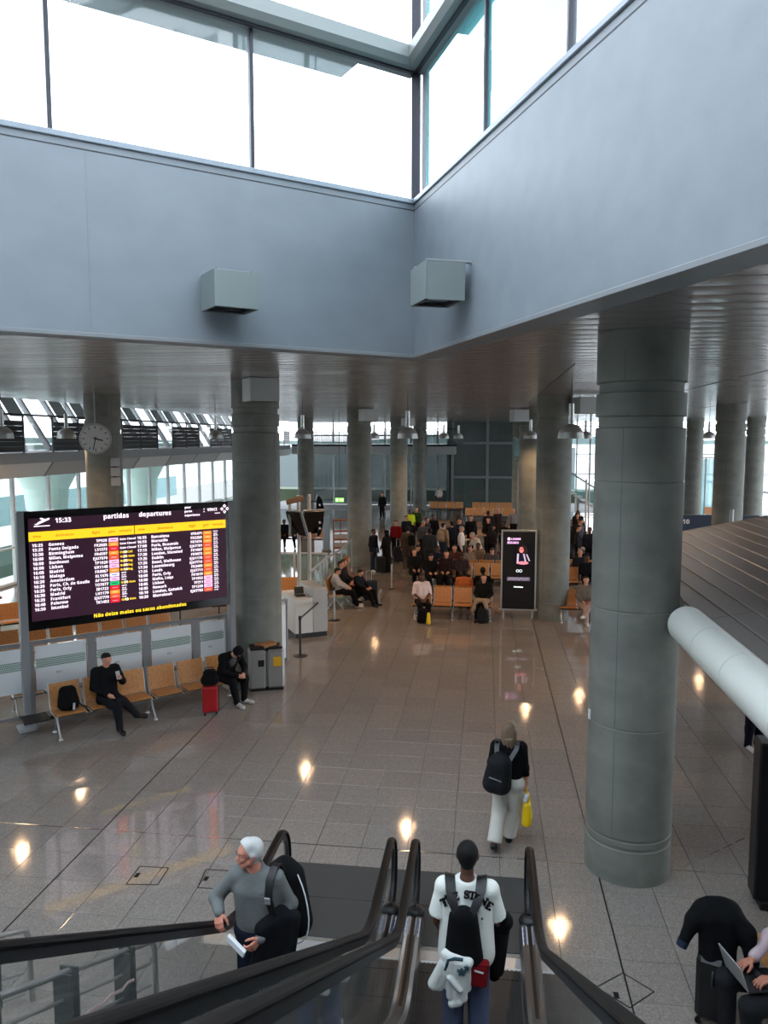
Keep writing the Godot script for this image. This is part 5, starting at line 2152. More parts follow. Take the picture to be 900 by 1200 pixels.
	# railing of the near stair, with its fin posts, and a thin pale pink band beside it
	for q in 2:
		var b := -2.86 if q == 0 else -4.06
		var t := thing("stair_railing", ["steel stair railing with flat fin posts beside the left escalator", "steel stair railing whose curved end shows at the left edge"][q], "railing", Vector3.ZERO)
		var r0 := G(6.0, b, 0.92)
		var r1 := G(2.0, b, 2.98)
		for k in 4:
			var rr := Mb.new()
			var dy := -0.2 * k
			var e0 := r0 + Vector3(0, dy, 0)
			rr.tube([e0, r1 + Vector3(0, dy, 0)], 0.026 if k == 0 else 0.014, 8)
			obj("handrail" if k == 0 else "bar", rr, M.steel, t)
		var endb := Mb.new()
		endb.tube([r0, r0 + G(0.07, 0) + Vector3(0, -0.05, 0), r0 + G(0.1, 0) + Vector3(0, -0.14, 0), G(6.12, b, 0.1), G(6.12, b, 0.0)], 0.026, 8)
		obj("end_post", endb, M.steel, t)
		for k in 4:
			var a := 5.55 - k * 0.85
			var y := 0.92 + (6.0 - a) / 4.0 * 2.06
			var base := floorf((6.2 - a) / 0.3) * 0.168
			for s in [-0.045, 0.045]:
				var f := Mb.new()
				f.box(G(a + s, b, (y + base) / 2 + 0.01), Vector3(0.14, y - base + 0.02, 0.014), bas, 0.003)
				obj("fin", f, M.fin, t)
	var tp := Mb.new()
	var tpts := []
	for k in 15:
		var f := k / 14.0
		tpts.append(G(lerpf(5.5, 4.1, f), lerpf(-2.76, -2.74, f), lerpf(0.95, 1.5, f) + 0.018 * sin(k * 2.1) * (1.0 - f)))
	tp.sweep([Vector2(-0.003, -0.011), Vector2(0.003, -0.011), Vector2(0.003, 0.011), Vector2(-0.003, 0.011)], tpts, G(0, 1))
	tag(obj("pink_strand", tp, M.pink_band), "thin pale pink band running along the stair railing", "pink_band")


func transformed(mb: Mb, xf: Transform3D) -> Mb:
	var o := Mb.new()
	o.join(mb, xf)
	return o


func build_totem() -> void:
	var t := thing("advertising_totem", "tall black advertising totem with a lit poster left of a column", "totem", Vector3(3.95, 0, -22.3), -0.12)
	var w := 1.02
	var h0 := 0.28
	var h1 := 2.62
	var c := Mb.new()
	c.box(Vector3(0, (h0 + h1) / 2, 0), Vector3(w - 0.08, h1 - h0 - 0.04, 0.1), Basis(), 0.004)
	obj("casing", c, M.black, t)
	var f := Mb.new()
	for s in [-1.0, 1.0]:
		f.box(Vector3(s * (w / 2 - 0.02), (h0 + h1) / 2, 0.01), Vector3(0.04, h1 - h0, 0.13), Basis(), 0.008)
		f.box(Vector3(0, h0 if s < 0 else h1, 0.01), Vector3(w + (0.1 if s < 0 else 0.0), 0.045, 0.13), Basis(), 0.008)
	obj("frame", f, M.alu, t)
	for s in [-1.0, 1.0]:
		var l := Mb.new()
		l.box(Vector3(s * 0.42, 0.14, 0), Vector3(0.05, 0.28, 0.08), Basis())
		obj("leg", l, M.alu, t)
	# the printed picture: a person in a dark jacket with pale sleeves
	var im := Image.create(160, 200, false, Image.FORMAT_RGB8)
	im.fill(Color(0.016, 0.02, 0.05))
	for y in 200:
		for x in 160:
			var p := Vector2(x, y)
			var col := Color(-1, 0, 0)
			if ((p - Vector2(78, 44)) / Vector2(40, 40)).length() < 1.0 and y < 70:
				col = Color(0.16, 0.09, 0.1)
			if ((p - Vector2(100, 56)) / Vector2(26, 34)).length() < 1.0:
				col = Color(0.16, 0.09, 0.1)
			if ((p - Vector2(72, 50)) / Vector2(20, 27)).length() < 1.0:
				col = Color(0.85, 0.48, 0.45)
			if x > 52 and x < 92 and y > 40 and y < 46:
				col = Color(0.4, 0.2, 0.2)
			if y > 80 and y < 172 and absf(x - 78.0) < 26 + (y - 80) * 0.12:
				col = Color(0.07, 0.07, 0.13)
			if y > 84 and y < 180 and absf(x - 92.0 - (y - 84) * 0.25) < 7:
				col = Color(0.75, 0.68, 0.78)
			if y > 84 and y < 176 and absf(x - 42.0 + (y - 84) * 0.04) < 8:
				col = Color(0.78, 0.7, 0.8)
			if y > 88 and y < 150 and absf(x - 118.0 - (y - 88) * 0.42) < 7:
				col = Color(0.7, 0.64, 0.72)
			if ((p - Vector2(86, 168)) / Vector2(50, 15)).length() < 1.0:
				col = Color(0.9, 0.52, 0.58)
			if col.r >= 0.0:
				im.set_pixel(x, y, col)
	var pm := mk(Color(1, 1, 1), 0.3)
	pm.emission_enabled = true
	pm.emission_texture = ImageTexture.create_from_image(im)
	pm.emission = Color(1, 1, 1)
	pm.emission_operator = BaseMaterial3D.EMISSION_OP_MULTIPLY
	pm.emission_energy_multiplier = 0.7
	pm.albedo_texture = pm.emission_texture
	var pic := Mb.new()
	pic.picture(0.52, 0.65, Transform3D(Basis(), Vector3(0.1, 1.9, 0.053)))
	obj("screen_picture", pic, pm, t)
	var tx := Mb.new()
	tx.ball(Vector3(-0.29, 2.38, 0.054), Vector3(0.045, 0.045, 0.006), Basis(), 16, 8)
	tx.text("LUGAR", 0.135, Transform3D(Basis(), Vector3(-0.22, 2.38, 0.052)), M.bold, 0.006)
	tx.text("SEGURO", 0.135, Transform3D(Basis(), Vector3(-0.34, 2.27, 0.052)), M.bold, 0.006)
	obj("screen_title", tx, glow(Color(0.95, 0.75, 0.95), 1.0), t)
	var lo := Mb.new()
	for x in [-0.03, 0.06]:
		var ring := []
		for k in 16:
			ring.append(Vector3(x + 0.036 * cos(TAU * k / 16), 1.44 + 0.036 * sin(TAU * k / 16), 0.054))
		lo.tube(ring, 0.009, 6, true)
	lo.box(Vector3(0.0, 0.96, 0.054), Vector3(0.27, 0.035, 0.006), Basis(Vector3(0, 0, 1), -0.03), 0.002)
	obj("screen_symbols", lo, glow(Color(0.85, 0.9, 0.92), 0.8), t)
	var pl := Mb.new()
	pl.box(Vector3(0.0, 1.2, 0.053), Vector3(0.66, 0.11, 0.006), Basis(), 0.003)
	var pll := Mb.new()
	for k in 12:
		pll.box(Vector3(-0.28 + k * 0.05, 1.2 + (0.012 if k % 3 else -0.01), 0.057), Vector3(0.03, 0.05, 0.002), Basis())
	obj("screen_caption", [[pl, glow(Color(0.42, 0.38, 0.45), 0.5)], [pll, glow(Color(0.6, 0.56, 0.62), 0.5)]], null, t)


# ---------------------------------------------------------------- right foreground
func build_right_front() -> void:
	var k := thing("black_kiosk", "tall black information kiosk cut by the right edge", "kiosk", Vector3(4.76, 0, -8.28), -0.22)
	var b := Mb.new()
	b.box(Vector3(0, 1.0, 0), Vector3(1.1, 1.84, 0.3), Basis(), 0.02)
	obj("body", b, plain(Color(0.075, 0.08, 0.095), 0.35), k)
	var f := Mb.new()
	f.box(Vector3(0, 0.05, 0), Vector3(0.98, 0.1, 0.4), Basis(), 0.01)
	obj("foot", f, M.black, k)
	var tp := Mb.new()
	tp.box(Vector3(0.05, 1.94, 0), Vector3(0.9, 0.05, 0.2), Basis(), 0.01)
	obj("lid", tp, M.dark_grey, k)
	var mkx := Mb.new()
	mkx.box(Vector3(-0.2, 1.25, 0.152), Vector3(0.3, 0.36, 0.004), Basis())
	mkx.box(Vector3(-0.22, 0.93, 0.152), Vector3(0.28, 0.07, 0.004), Basis(), 0.001)
	mkx.box(Vector3(-0.24, 0.66, 0.152), Vector3(0.27, 0.04, 0.004), Basis(), 0.001)
	obj("print", mkx, M.paper, k)
	# trolley case with a bag on top and a jacket thrown over it
	var s := thing("trolley_suitcase", "upright black trolley suitcase under the draped jacket", "suitcase", Vector3(3.02, 0, -6.62), 1.05)
	var sb := Mb.new()
	sb.box(Vector3(0, 0.36, 0), Vector3(0.4, 0.6, 0.25), Basis(), 0.04)
	obj("shell", sb, M.black, s)
	for x in [-0.16, 0.16]:
		for z in [-0.09, 0.09]:
			var w := Mb.new()
			w.cyl(Vector3(x - 0.015, 0.03, z), Vector3(x + 0.015, 0.03, z), 0.03, 0.03, 12)
			obj("wheel", w, M.rubber, s)
	var hd := Mb.new()
	hd.tube([Vector3(-0.1, 0.64, -0.08), Vector3(-0.1, 1.02, -0.08), Vector3(0.1, 1.02, -0.08), Vector3(0.1, 0.64, -0.08)], 0.01, 6)
	obj("handle", hd, M.dark_grey, s)
	var sh := Mb.new()
	sh.tube([Vector3(-0.2, 0.42, 0.02), Vector3(-0.235, 0.45, 0.02), Vector3(-0.235, 0.53, 0.02), Vector3(-0.2, 0.56, 0.02)], 0.012, 6)
	obj("side_handle", sh, M.dark_grey, s)
	var jf := Flesh.new()
	for q in [[Vector3(-0.1, 1.0, 0.0), Vector3(0.1, 1.02, -0.02), 0.11, 0.11], [Vector3(-0.06, 0.98, 0.04), Vector3(-0.05, 0.6, 0.06), 0.1, 0.1], [Vector3(0.08, 0.98, 0.04), Vector3(0.07, 0.6, 0.06), 0.1, 0.1],
		[Vector3(0, 1.0, -0.06), Vector3(0, 0.78, -0.08), 0.11, 0.1], [Vector3(-0.1, 1.04, 0.0), Vector3(-0.2, 0.95, 0.05), 0.08, 0.07], [Vector3(-0.2, 0.95, 0.05), Vector3(-0.29, 0.76, 0.09), 0.068, 0.048],
		[Vector3(0.12, 1.03, 0.0), Vector3(0.24, 0.9, 0.08), 0.085, 0.078], [Vector3(0.24, 0.9, 0.08), Vector3(0.29, 0.66, 0.12), 0.075, 0.06], [Vector3(-0.05, 1.09, -0.02), Vector3(0.05, 1.1, -0.02), 0.05, 0.05]]:
		jf.cap(q[0], q[1], q[2], q[3])
	var jm: Mb = jf.mesh(0.016, 0.05)[0]
	var jt := thing("jacket", "black puffer jacket draped over the upright suitcase", "jacket", Vector3(3.02, 0, -6.6), -0.2)
	obj("cloth", jm, fabric(Color(0.045, 0.048, 0.06)), jt)
	var cf := Mb.new()
	cf.cyl(Vector3(-0.287, 0.77, 0.09), Vector3(-0.308, 0.715, 0.1), 0.052, 0.048, 14)
	obj("cuff", cf, fabric(Color(0.13, 0.17, 0.23)), jt)


# ---------------------------------------------------------------- people
func skel(sit: bool, o := {}) -> Dictionary:
	var j := {}
	if sit:
		j = {"pel": Vector3(0, 0.53, 0.0), "che": Vector3(0, 0.9, -0.07), "nek": Vector3(0, 1.08, -0.07), "hed": Vector3(0, 1.23, -0.02), "sl": Vector3(0.18, 1.02, -0.07), "el": Vector3(0.24, 0.76, 0.0), "wl": Vector3(0.12, 0.65, 0.24),
			"hl": Vector3(0.09, 0.52, 0.0), "kl": Vector3(0.12, 0.5, 0.44), "al": Vector3(0.12, 0.09, 0.43), "tl": Vector3(0.13, 0.03, 0.58)}
	else:
		j = {"pel": Vector3(0, 0.95, 0), "che": Vector3(0, 1.3, -0.01), "nek": Vector3(0, 1.48, -0.02), "hed": Vector3(0, 1.63, 0.01), "sl": Vector3(0.185, 1.41, -0.01), "el": Vector3(0.24, 1.13, -0.03), "wl": Vector3(0.25, 0.88, 0.04),
			"hl": Vector3(0.09, 0.92, 0), "kl": Vector3(0.1, 0.5, 0.02), "al": Vector3(0.1, 0.09, -0.02), "tl": Vector3(0.12, 0.03, 0.14)}
	for k in ["s", "e", "w", "h", "k", "a", "t"]:
		var v: Vector3 = o.get(k + "l", j[k + "l"])
		j[k + "l"] = v
		var m: Vector3 = j[k + "l"]
		j[k + "r"] = Vector3(-m.x, m.y, m.z) if not o.has(k + "r") else o[k + "r"]
	for k in ["pel", "che", "nek", "hed"]:
		if o.has(k):
			j[k] = o[k]
	j["hb"] = o.get("hb", Basis())
	return j


func bone_sets(j: Dictionary) -> Dictionary:
	var b := {}
	var side: Vector3 = (j.sl - j.sr).normalized()
	var hs: Vector3 = (j.hl - j.hr).normalized()
	b.torso = [[j.pel + hs * 0.06 + Vector3(0, 0.03, 0), j.che + side * 0.075, 0.105, 0.115], [j.pel - hs * 0.06 + Vector3(0, 0.03, 0), j.che - side * 0.075, 0.105, 0.115], [j.sl - side * 0.03, j.sr + side * 0.03, 0.068, 0.068], [j.che, j.nek, 0.11, 0.07]]
	b.pelvis = [[j.hl, j.hr, 0.115, 0.115], [j.pel + hs * 0.05, j.pel - hs * 0.05, 0.115, 0.115]]
	b.neck = [[j.nek + Vector3(0, -0.03, 0), j.hed + j.hb * Vector3(0, -0.06, -0.01), 0.056, 0.053]]
	b.head = [[j.hed + j.hb * Vector3(0, 0.03, -0.028), j.hed + j.hb * Vector3(0, 0.03, 0.022), 0.077, 0.072], [j.hed + j.hb * Vector3(0, 0.0, 0.026), j.hed + j.hb * Vector3(0, -0.06, 0.04), 0.058, 0.044], [j.hed + j.hb * Vector3(0, 0.01, 0.086), j.hed + j.hb * Vector3(0, -0.02, 0.098), 0.01, 0.014]]
	for s in ["l", "r"]:
		b["uarm" + s] = [[j["s" + s], j["e" + s], 0.056, 0.043]]
		b["farm" + s] = [[j["e" + s], j["w" + s], 0.043, 0.029]]
		var d: Vector3 = (j["w" + s] - j["e" + s]).normalized()
		b["hand" + s] = [[j["w" + s], j["w" + s] + d * 0.08, 0.03, 0.034], [j["w" + s] + d * 0.08, j["w" + s] + d * 0.16, 0.026, 0.016], [j["w" + s] + d * 0.03, j["w" + s] + d * 0.09 + side * (0.04 if s == "r" else -0.04), 0.014, 0.011]]
		b["thigh" + s] = [[j["h" + s], j["k" + s], 0.096, 0.065]]
		b["shin" + s] = [[j["k" + s], j["a" + s], 0.062, 0.042], [j["k" + s].lerp(j["a" + s], 0.25) + Vector3(0, 0, -0.015), j["k" + s].lerp(j["a" + s], 0.4) + Vector3(0, 0, -0.012), 0.058, 0.052]]
		var tt: Vector3 = j["t" + s]
		var aa: Vector3 = j["a" + s]
		b["foot" + s] = [[aa + Vector3(0, -0.03, 0) + (aa - tt) * Vector3(1, 0, 1) * 0.15, tt + Vector3(0, 0.01, 0), 0.046, 0.036], [tt + Vector3(0, 0.008, 0), tt + (tt - aa) * Vector3(1, 0, 1) * 0.25 + Vector3(0, 0.004, 0), 0.038, 0.03]]
	return b


func add_tags(f: Flesh, b: Dictionary, tags: Array, inflate: float, grp := 0) -> void:
	for t in tags:
		for q in b[t]:
			f.cap(q[0], q[1], q[2] + inflate, q[3] + inflate, grp)


# five fingers and a thumb; dir along the palm, nrm the side the fingers close to, out the side of the thumb
func hand_flesh(w: Vector3, dir: Vector3, nrm: Vector3, out: Vector3, curl: float, spread := 0.0) -> Mb:
	var f := Flesh.new()
	dir = dir.normalized()
	nrm = (nrm - dir * nrm.dot(dir)).normalized()
	out = (out - dir * out.dot(dir) - nrm * out.dot(nrm)).normalized()
	f.cap(w - dir * 0.012, w + dir * 0.015, 0.027, 0.026)
	var lens := [0.074, 0.083, 0.078, 0.062]
	for k in 4:
		var lat := out * (0.030 - 0.0205 * k)
		var kn := w + dir * (0.088 - 0.004 * absf(k - 1.2)) + lat
		f.cap(w + dir * 0.015 + lat * 0.55, kn, 0.0155, 0.0115)
		var d := (dir + out * spread * (1.5 - k)).normalized()
		var p := kn
		for s in 3:
			var an := curl * (0.55 + 0.35 * s) + 0.04 * k
			d = (d * cos(an) + nrm * sin(an)).normalized() if s == 0 else (d.rotated(d.cross(nrm).normalized() if absf(d.dot(nrm)) < 0.98 else out, an * 0.75)).normalized()
			var q: Vector3 = p + d * lens[k] * [0.45, 0.32, 0.26][s]
			f.cap(p, q, 0.0098 - 0.0008 * s, 0.009 - 0.0009 * s)
			p = q
	var t0 := w + dir * 0.025 + out * 0.024
	var t1 := t0 + (dir * 0.6 + out * 0.75 + nrm * 0.25).normalized() * 0.04
	var t2 := t1 + (dir * 0.9 + out * 0.25 + nrm * (0.3 + curl * 0.4)).normalized() * 0.032
	var t3 := t2 + (dir * 0.9 + nrm * (0.3 + curl * 0.5)).normalized() * 0.026
	f.cap(t0, t1, 0.016, 0.012)
	f.cap(t1, t2, 0.0115, 0.0105)
	f.cap(t2, t3, 0.0105, 0.0085)
	return f.mesh(0.004, 0.007)[0]


func face_flesh(j: Dictionary, cell := 0.006) -> Mb:
	var f := Flesh.new()
	var h: Vector3 = j.hed
	var B: Basis = j.hb
	for q in [[Vector3(0, 0.04, -0.035), Vector3(0, 0.04, 0.03), 0.086, 0.078], [Vector3(-0.012, 0.03, -0.02), Vector3(0.012, 0.03, -0.02), 0.085, 0.085], [Vector3(0, -0.01, 0.035), Vector3(0, -0.06, 0.045), 0.066, 0.054], [Vector3(-0.018, -0.095, 0.062), Vector3(0.018, -0.095, 0.062), 0.028, 0.028],
		[Vector3(-0.045, -0.055, 0.02), Vector3(-0.02, -0.09, 0.055), 0.035, 0.03], [Vector3(0.045, -0.055, 0.02), Vector3(0.02, -0.09, 0.055), 0.035, 0.03],
		[Vector3(0, 0.016, 0.098), Vector3(0, -0.026, 0.12), 0.01, 0.0145], [Vector3(-0.011, -0.03, 0.108), Vector3(0.011, -0.03, 0.108), 0.011, 0.011],
		[Vector3(-0.044, 0.033, 0.088), Vector3(-0.014, 0.03, 0.1), 0.011, 0.012], [Vector3(0.044, 0.033, 0.088), Vector3(0.014, 0.03, 0.1), 0.011, 0.012],
		[Vector3(-0.042, -0.022, 0.08), Vector3(-0.036, -0.028, 0.084), 0.026, 0.024], [Vector3(0.042, -0.022, 0.08), Vector3(0.036, -0.028, 0.084), 0.026, 0.024],
		[Vector3(-0.02, -0.06, 0.098), Vector3(0.02, -0.06, 0.098), 0.0085, 0.0085], [Vector3(-0.016, -0.07, 0.098), Vector3(0.016, -0.07, 0.098), 0.0095, 0.0095],
		[Vector3(-0.086, 0.012, -0.002), Vector3(-0.082, -0.03, 0.006), 0.014, 0.01], [Vector3(0.086, 0.012, -0.002), Vector3(0.082, -0.03, 0.006), 0.014, 0.01],
		[Vector3(-0.094, 0.015, -0.012), Vector3(-0.092, -0.015, -0.008), 0.01, 0.009], [Vector3(0.094, 0.015, -0.012), Vector3(0.092, -0.015, -0.008), 0.01, 0.009]]:
		f.cap(h + B * q[0], h + B * q[1], q[2], q[3])
	f.cap(h + (j.nek + Vector3(0, -0.02, 0) - h) / HS, h + B * Vector3(0, -0.06, -0.015), 0.06, 0.056)
	return shrink(f.mesh(cell, 0.018)[0], h)


func eyes(j: Dictionary, parent: Node3D) -> void:
	for s in [-1.0, 1.0]:
		var w := Mb.new()
		w.ball(j.hed + j.hb * Vector3(s * 0.031, 0.006, 0.087), Vector3(0.0125, 0.009, 0.0125), j.hb, 10, 8)
		var p := Mb.new()
		p.ball(j.hed + j.hb * Vector3(s * 0.031, 0.006, 0.0965), Vector3(0.0055, 0.0055, 0.004), j.hb, 8, 6)
		obj("eye", [[shrink(w, j.hed), M.paper], [shrink(p, j.hed), M.black]], null, parent)


func layer(b: Dictionary, tags: Array, inflate: float, cuts: Array, cell := 0.014, k := 0.035, extra := []) -> Mb:
	var f := Flesh.new()
	add_tags(f, b, tags, inflate)
	for e in extra:
		f.cap(e[0], e[1], e[2], e[3])
	f.cuts = cuts
	return f.mesh(cell, k)[0]


const HS := 0.87

func shrink(mb: Mb, c: Vector3) -> Mb:
	return transformed(mb, Transform3D(Basis().scaled(Vector3.ONE * HS), c - c * HS))


const SKIN := Color(0.78, 0.56, 0.46)
const SKIN_D := Color(0.33, 0.215, 0.16)

func shoes(b: Dictionary, called: String, m: Material, parent: Node3D, cell := 0.012) -> void:
	for s in ["l", "r"]:
		obj(called, layer(b, ["foot" + s], 0.006, [[Vector3.DOWN, 0.0]], cell, 0.02), m, parent)


func build_people_near() -> void:
	tee_man()
	old_man()
	walking_woman()
	phone_man()
	hunched_man()
	laptop_man()


func tee_man() -> void:
	var at := G(5.75, -0.1, 0.0)
	at.y = esc_y(7.3 - 5.75 + 0.05) + 0.01
	var turn := look_turn(Vector3(sin(TH), 0, -cos(TH)))
	var t := thing("person", "person in a white printed t-shirt seen from behind on the right escalator", "person", at, turn)
	var j := skel(false, {"hed": Vector3(0.0, 1.665, 0.015), "nek": Vector3(0, 1.5, -0.02), "hb": Basis(Vector3.RIGHT, 0.2), "sl": Vector3(0.175, 1.425, -0.015), "sr": Vector3(-0.175, 1.42, -0.015), "el": Vector3(0.235, 1.14, -0.02), "wl": Vector3(0.21, 0.93, 0.14), "er": Vector3(-0.245, 1.13, 0.03), "wr": Vector3(-0.17, 0.99, 0.24)})
	var b := bone_sets(j)
	var skin := plain(SKIN_D, 0.55)
	var body := Flesh.new()
	add_tags(body, b, ["torso", "neck", "uarml", "uarmr", "farml", "farmr", "pelvis", "thighl", "thighr", "shinl", "shinr"], -0.012)
	var bm: Mb = body.mesh(0.014, 0.03)[0]
	bm.join(face_flesh(j, 0.008))
	bm.join(hand_flesh(j.wl, Vector3(-0.3, -0.4, 0.8), Vector3(-0.9, 0, -0.2), Vector3(0, 0.8, 0.4), 0.9))
	bm.join(hand_flesh(j.wr, Vector3(0.6, -0.2, 0.7), Vector3(0.2, -0.9, 0.2), Vector3(0.5, 0.3, -0.5), 0.6))
	obj("body", bm, skin, t)
	obj("hair", shrink(layer({}, [], 0, [[Vector3(0, -0.75, 0.66).normalized(), -1.213 + 0.06], [Vector3(0, -1, 0), -1.585]], 0.009, 0.02, [[j.hed + j.hb * Vector3(0, 0.045, -0.035), j.hed + j.hb * Vector3(0, 0.045, 0.025), 0.098, 0.088], [j.hed + j.hb * Vector3(0, -0.02, -0.04), j.hed + j.hb * Vector3(0, -0.05, -0.035), 0.078, 0.062]]), j.hed), plain(Color(0.035, 0.03, 0.03), 0.8), t)
	var shirt := Flesh.new()
	add_tags(shirt, b, ["torso"], 0.012)
	shirt.cap(Vector3(0.09, 0.9, -0.01), Vector3(0.085, 1.3, -0.02), 0.135, 0.115)
	shirt.cap(Vector3(-0.09, 0.9, -0.01), Vector3(-0.085, 1.3, -0.02), 0.135, 0.115)
	shirt.cuts = [[Vector3.DOWN, -0.83], [Vector3(0, 1, -0.15).normalized(), 1.497]]
	var shirt_mb: Mb = shirt.mesh(0.011, 0.04)[0]
	for s in ["l", "r"]:
		var slv := Flesh.new()
		slv.cap(j["s" + s] + Vector3(0.03 if s == "r" else -0.03, -0.005, 0), j["s" + s], 0.075, 0.072)
		slv.cap(j["s" + s], j["s" + s].lerp(j["e" + s], 1.1), 0.07, 0.082)
		var n: Vector3 = (j["e" + s] - j["s" + s]).normalized()
		slv.cuts = [[n, n.dot(j["s" + s].lerp(j["e" + s], 0.82))]]
		shirt_mb.join(slv.mesh(0.011, 0.03)[0])
	var ts := obj("t_shirt", shirt_mb, fabric(Color(0.86, 0.87, 0.84)), t)
	# the arched print across the shoulder blades
	var print_mb := Mb.new()
	var word := "THE STONE"
	for k in word.length():
		var f := (k - 4.0) / 4.0
		if word[k] == " ":
			continue
		var x := -f * 0.172
		var y := 1.445 - 0.095 * f * f
		var z := -0.145 + 0.03 * f * f
		var yaw := PI + f * 0.45
		print_mb.text(word[k], 0.135, Transform3D(Basis(Vector3.UP, yaw) * Basis(Vector3(0, 0, 1), -f * 0.62), Vector3(x, y, z)), M.serif, 0.02, 1)
	for q in [[0.0, 1.32, 0.02], [0.03, 1.3, 0.014], [-0.025, 1.29, 0.012], [0.05, 1.33, 0.01], [-0.12, 1.27, 0.008]]:
		print_mb.ball(Vector3(q[0], q[1], -0.16), Vector3(q[2], q[2] * 0.8, 0.012), Basis(), 8, 6)
	obj("shirt_print", print_mb, plain(Color(0.05, 0.045, 0.05), 0.8), ts)
	var tr := Flesh.new()
	add_tags(tr, b, ["pelvis"], -0.008)
	for s in ["l", "r"]:
		tr.cap(j["h" + s], j["k" + s], 0.098, 0.086)
		tr.cap(j["k" + s], j["a" + s] + Vector3(0, 0.0, 0), 0.086, 0.082)
	tr.cuts = [[Vector3.UP, 1.0], [Vector3.DOWN, -0.06]]
	obj("trousers", tr.mesh(0.014, 0.025)[0], fabric(Color(0.30, 0.335, 0.43)), t)
	shoes(b, "shoe", M.paper, t)
	# what he carries
	var xf := Transform3D(Basis(Vector3.UP, turn), at)
	var bp := thing("backpack", "slim black backpack with wide straps on the person in the white t-shirt", "backpack", at, turn)
	var bf := Flesh.new()
	for q in [[Vector3(0.075, 1.27, -0.165), Vector3(0.105, 0.98, -0.18), 0.06, 0.06], [Vector3(-0.03, 1.27, -0.165), Vector3(-0.075, 0.95, -0.18), 0.06, 0.06], [Vector3(0.02, 1.3, -0.165), Vector3(0.02, 0.95, -0.185), 0.06, 0.07]]:
		bf.cap(q[0], q[1], q[2], q[3])
	obj("bag", bf.mesh(0.012, 0.05)[0], fabric(Color(0.035, 0.038, 0.045)), bp)
	for s in [1.0, -1.0]:
		var st := Mb.new()
		st.sweep([Vector2(-0.04, -0.01), Vector2(0.04, -0.01), Vector2(0.04, 0.01), Vector2(-0.04, 0.01)], [Vector3(0.02 + s * 0.03, 1.27, -0.205), Vector3(0.015 + s * 0.085, 1.37, -0.172), Vector3(0.01 + s * 0.112, 1.45, -0.13), Vector3(0.01 + s * 0.122, 1.512, -0.06), Vector3(0.01 + s * 0.126, 1.515, 0.0), Vector3(0.01 + s * 0.125, 1.45, 0.1)], Vector3(1, s * 0.25, 0).normalized())
		obj("strap", st, M.black, bp)
	var pouch := Mb.new()
	pouch.box(Vector3(-0.1, 0.86, -0.2), Vector3(0.14, 0.21, 0.07), Basis(Vector3(0, 0, 1), 0.1), 0.02)
	pouch.box(Vector3(-0.1, 0.91, -0.238), Vector3(0.11, 0.03, 0.006), Basis(Vector3(0, 0, 1), 0.1))
	var pt := thing("pouch", "small red pouch hanging below the black backpack", "pouch", at, turn)
	var pbag := obj("bag", pouch, fabric(Color(0.42, 0.04, 0.07)), pt)
	var wl := Mb.new()
	wl.box(Vector3(-0.1, 0.895, -0.24), Vector3(0.07, 0.014, 0.006), Basis(Vector3(0, 0, 1), 0.22))
	obj("label_strip", wl, M.paper, pbag)
	var sw := Flesh.new()
	for q in [[Vector3(0.15, 1.0, -0.22), Vector3(-0.02, 0.97, -0.245), 0.04, 0.04], [Vector3(0.15, 0.97, -0.225), Vector3(0.155, 0.74, -0.2), 0.036, 0.03], [Vector3(0.11, 0.97, -0.24), Vector3(0.115, 0.66, -0.21), 0.034, 0.033], [Vector3(0.07, 0.97, -0.25), Vector3(0.06, 0.62, -0.215), 0.034, 0.034], [Vector3(0.03, 0.96, -0.255), Vector3(0.015, 0.66, -0.22), 0.034, 0.034], [Vector3(-0.01, 0.95, -0.25), Vector3(-0.015, 0.74, -0.215), 0.032, 0.03],
		[Vector3(0.16, 0.93, -0.22), Vector3(0.24, 0.73, -0.19), 0.045, 0.05], [Vector3(0.13, 0.9, -0.235), Vector3(0.2, 0.72, -0.2), 0.03, 0.035], [Vector3(0.05, 0.63, -0.22), Vector3(0.1, 0.6, -0.215), 0.036, 0.034], [Vector3(0.12, 0.84, -0.265), Vector3(0.04, 0.75, -0.265), 0.022, 0.02]]:
		sw.cap(q[0], q[1], q[2], q[3])
	var swt := thing("sweatshirt", "white sweatshirt with dark stars tied to the black backpack", "sweatshirt", at, turn)
	var swc := obj("cloth", sw.mesh(0.008, 0.014)[0], fabric(Color(0.82, 0.83, 0.81)), swt)
	var stars := Mb.new()
	for q in [[0.03, 0.92, 0.036], [-0.01, 0.955, 0.022]]:
		var poly := PackedVector2Array()
		for k in 10:
			var r: float = q[2] * (1.0 if k % 2 == 0 else 0.45)
			poly.append(Vector2(r * sin(TAU * k / 10), r * cos(TAU * k / 10)))
		stars.prism(poly, -0.02, 0.02, Transform3D(Basis(Vector3.UP, PI), Vector3(q[0], q[1], -0.283)))
	stars.tube([Vector3(0.02, 1.0, -0.268), Vector3(0.08, 1.005, -0.27), Vector3(0.13, 0.985, -0.262), Vector3(0.155, 0.9, -0.255)], 0.013, 6)
	obj("printed_stars", stars, plain(Color(0.16, 0.25, 0.29), 0.8), swc)
	var jk := Flesh.new()
	for q in [[Vector3(-0.27, 1.06, 0.1), Vector3(-0.24, 0.72, 0.05), 0.075, 0.06], [Vector3(-0.24, 1.04, 0.17), Vector3(-0.22, 0.62, 0.12), 0.075, 0.05], [Vector3(-0.29, 1.12, 0.06), Vector3(-0.2, 1.04, 0.24), 0.075, 0.06], [Vector3(-0.2, 1.03, 0.22), Vector3(-0.18, 0.68, 0.2), 0.06, 0.05]]:
		jk.cap(q[0], q[1], q[2], q[3])
	var jt := thing("folded_jacket", "black jacket hanging over the right arm of the person in the white t-shirt", "jacket", at, turn)
	obj("cloth", jk.mesh(0.012, 0.03)[0], fabric(Color(0.03, 0.03, 0.036)), jt)
	var ph := Mb.new()
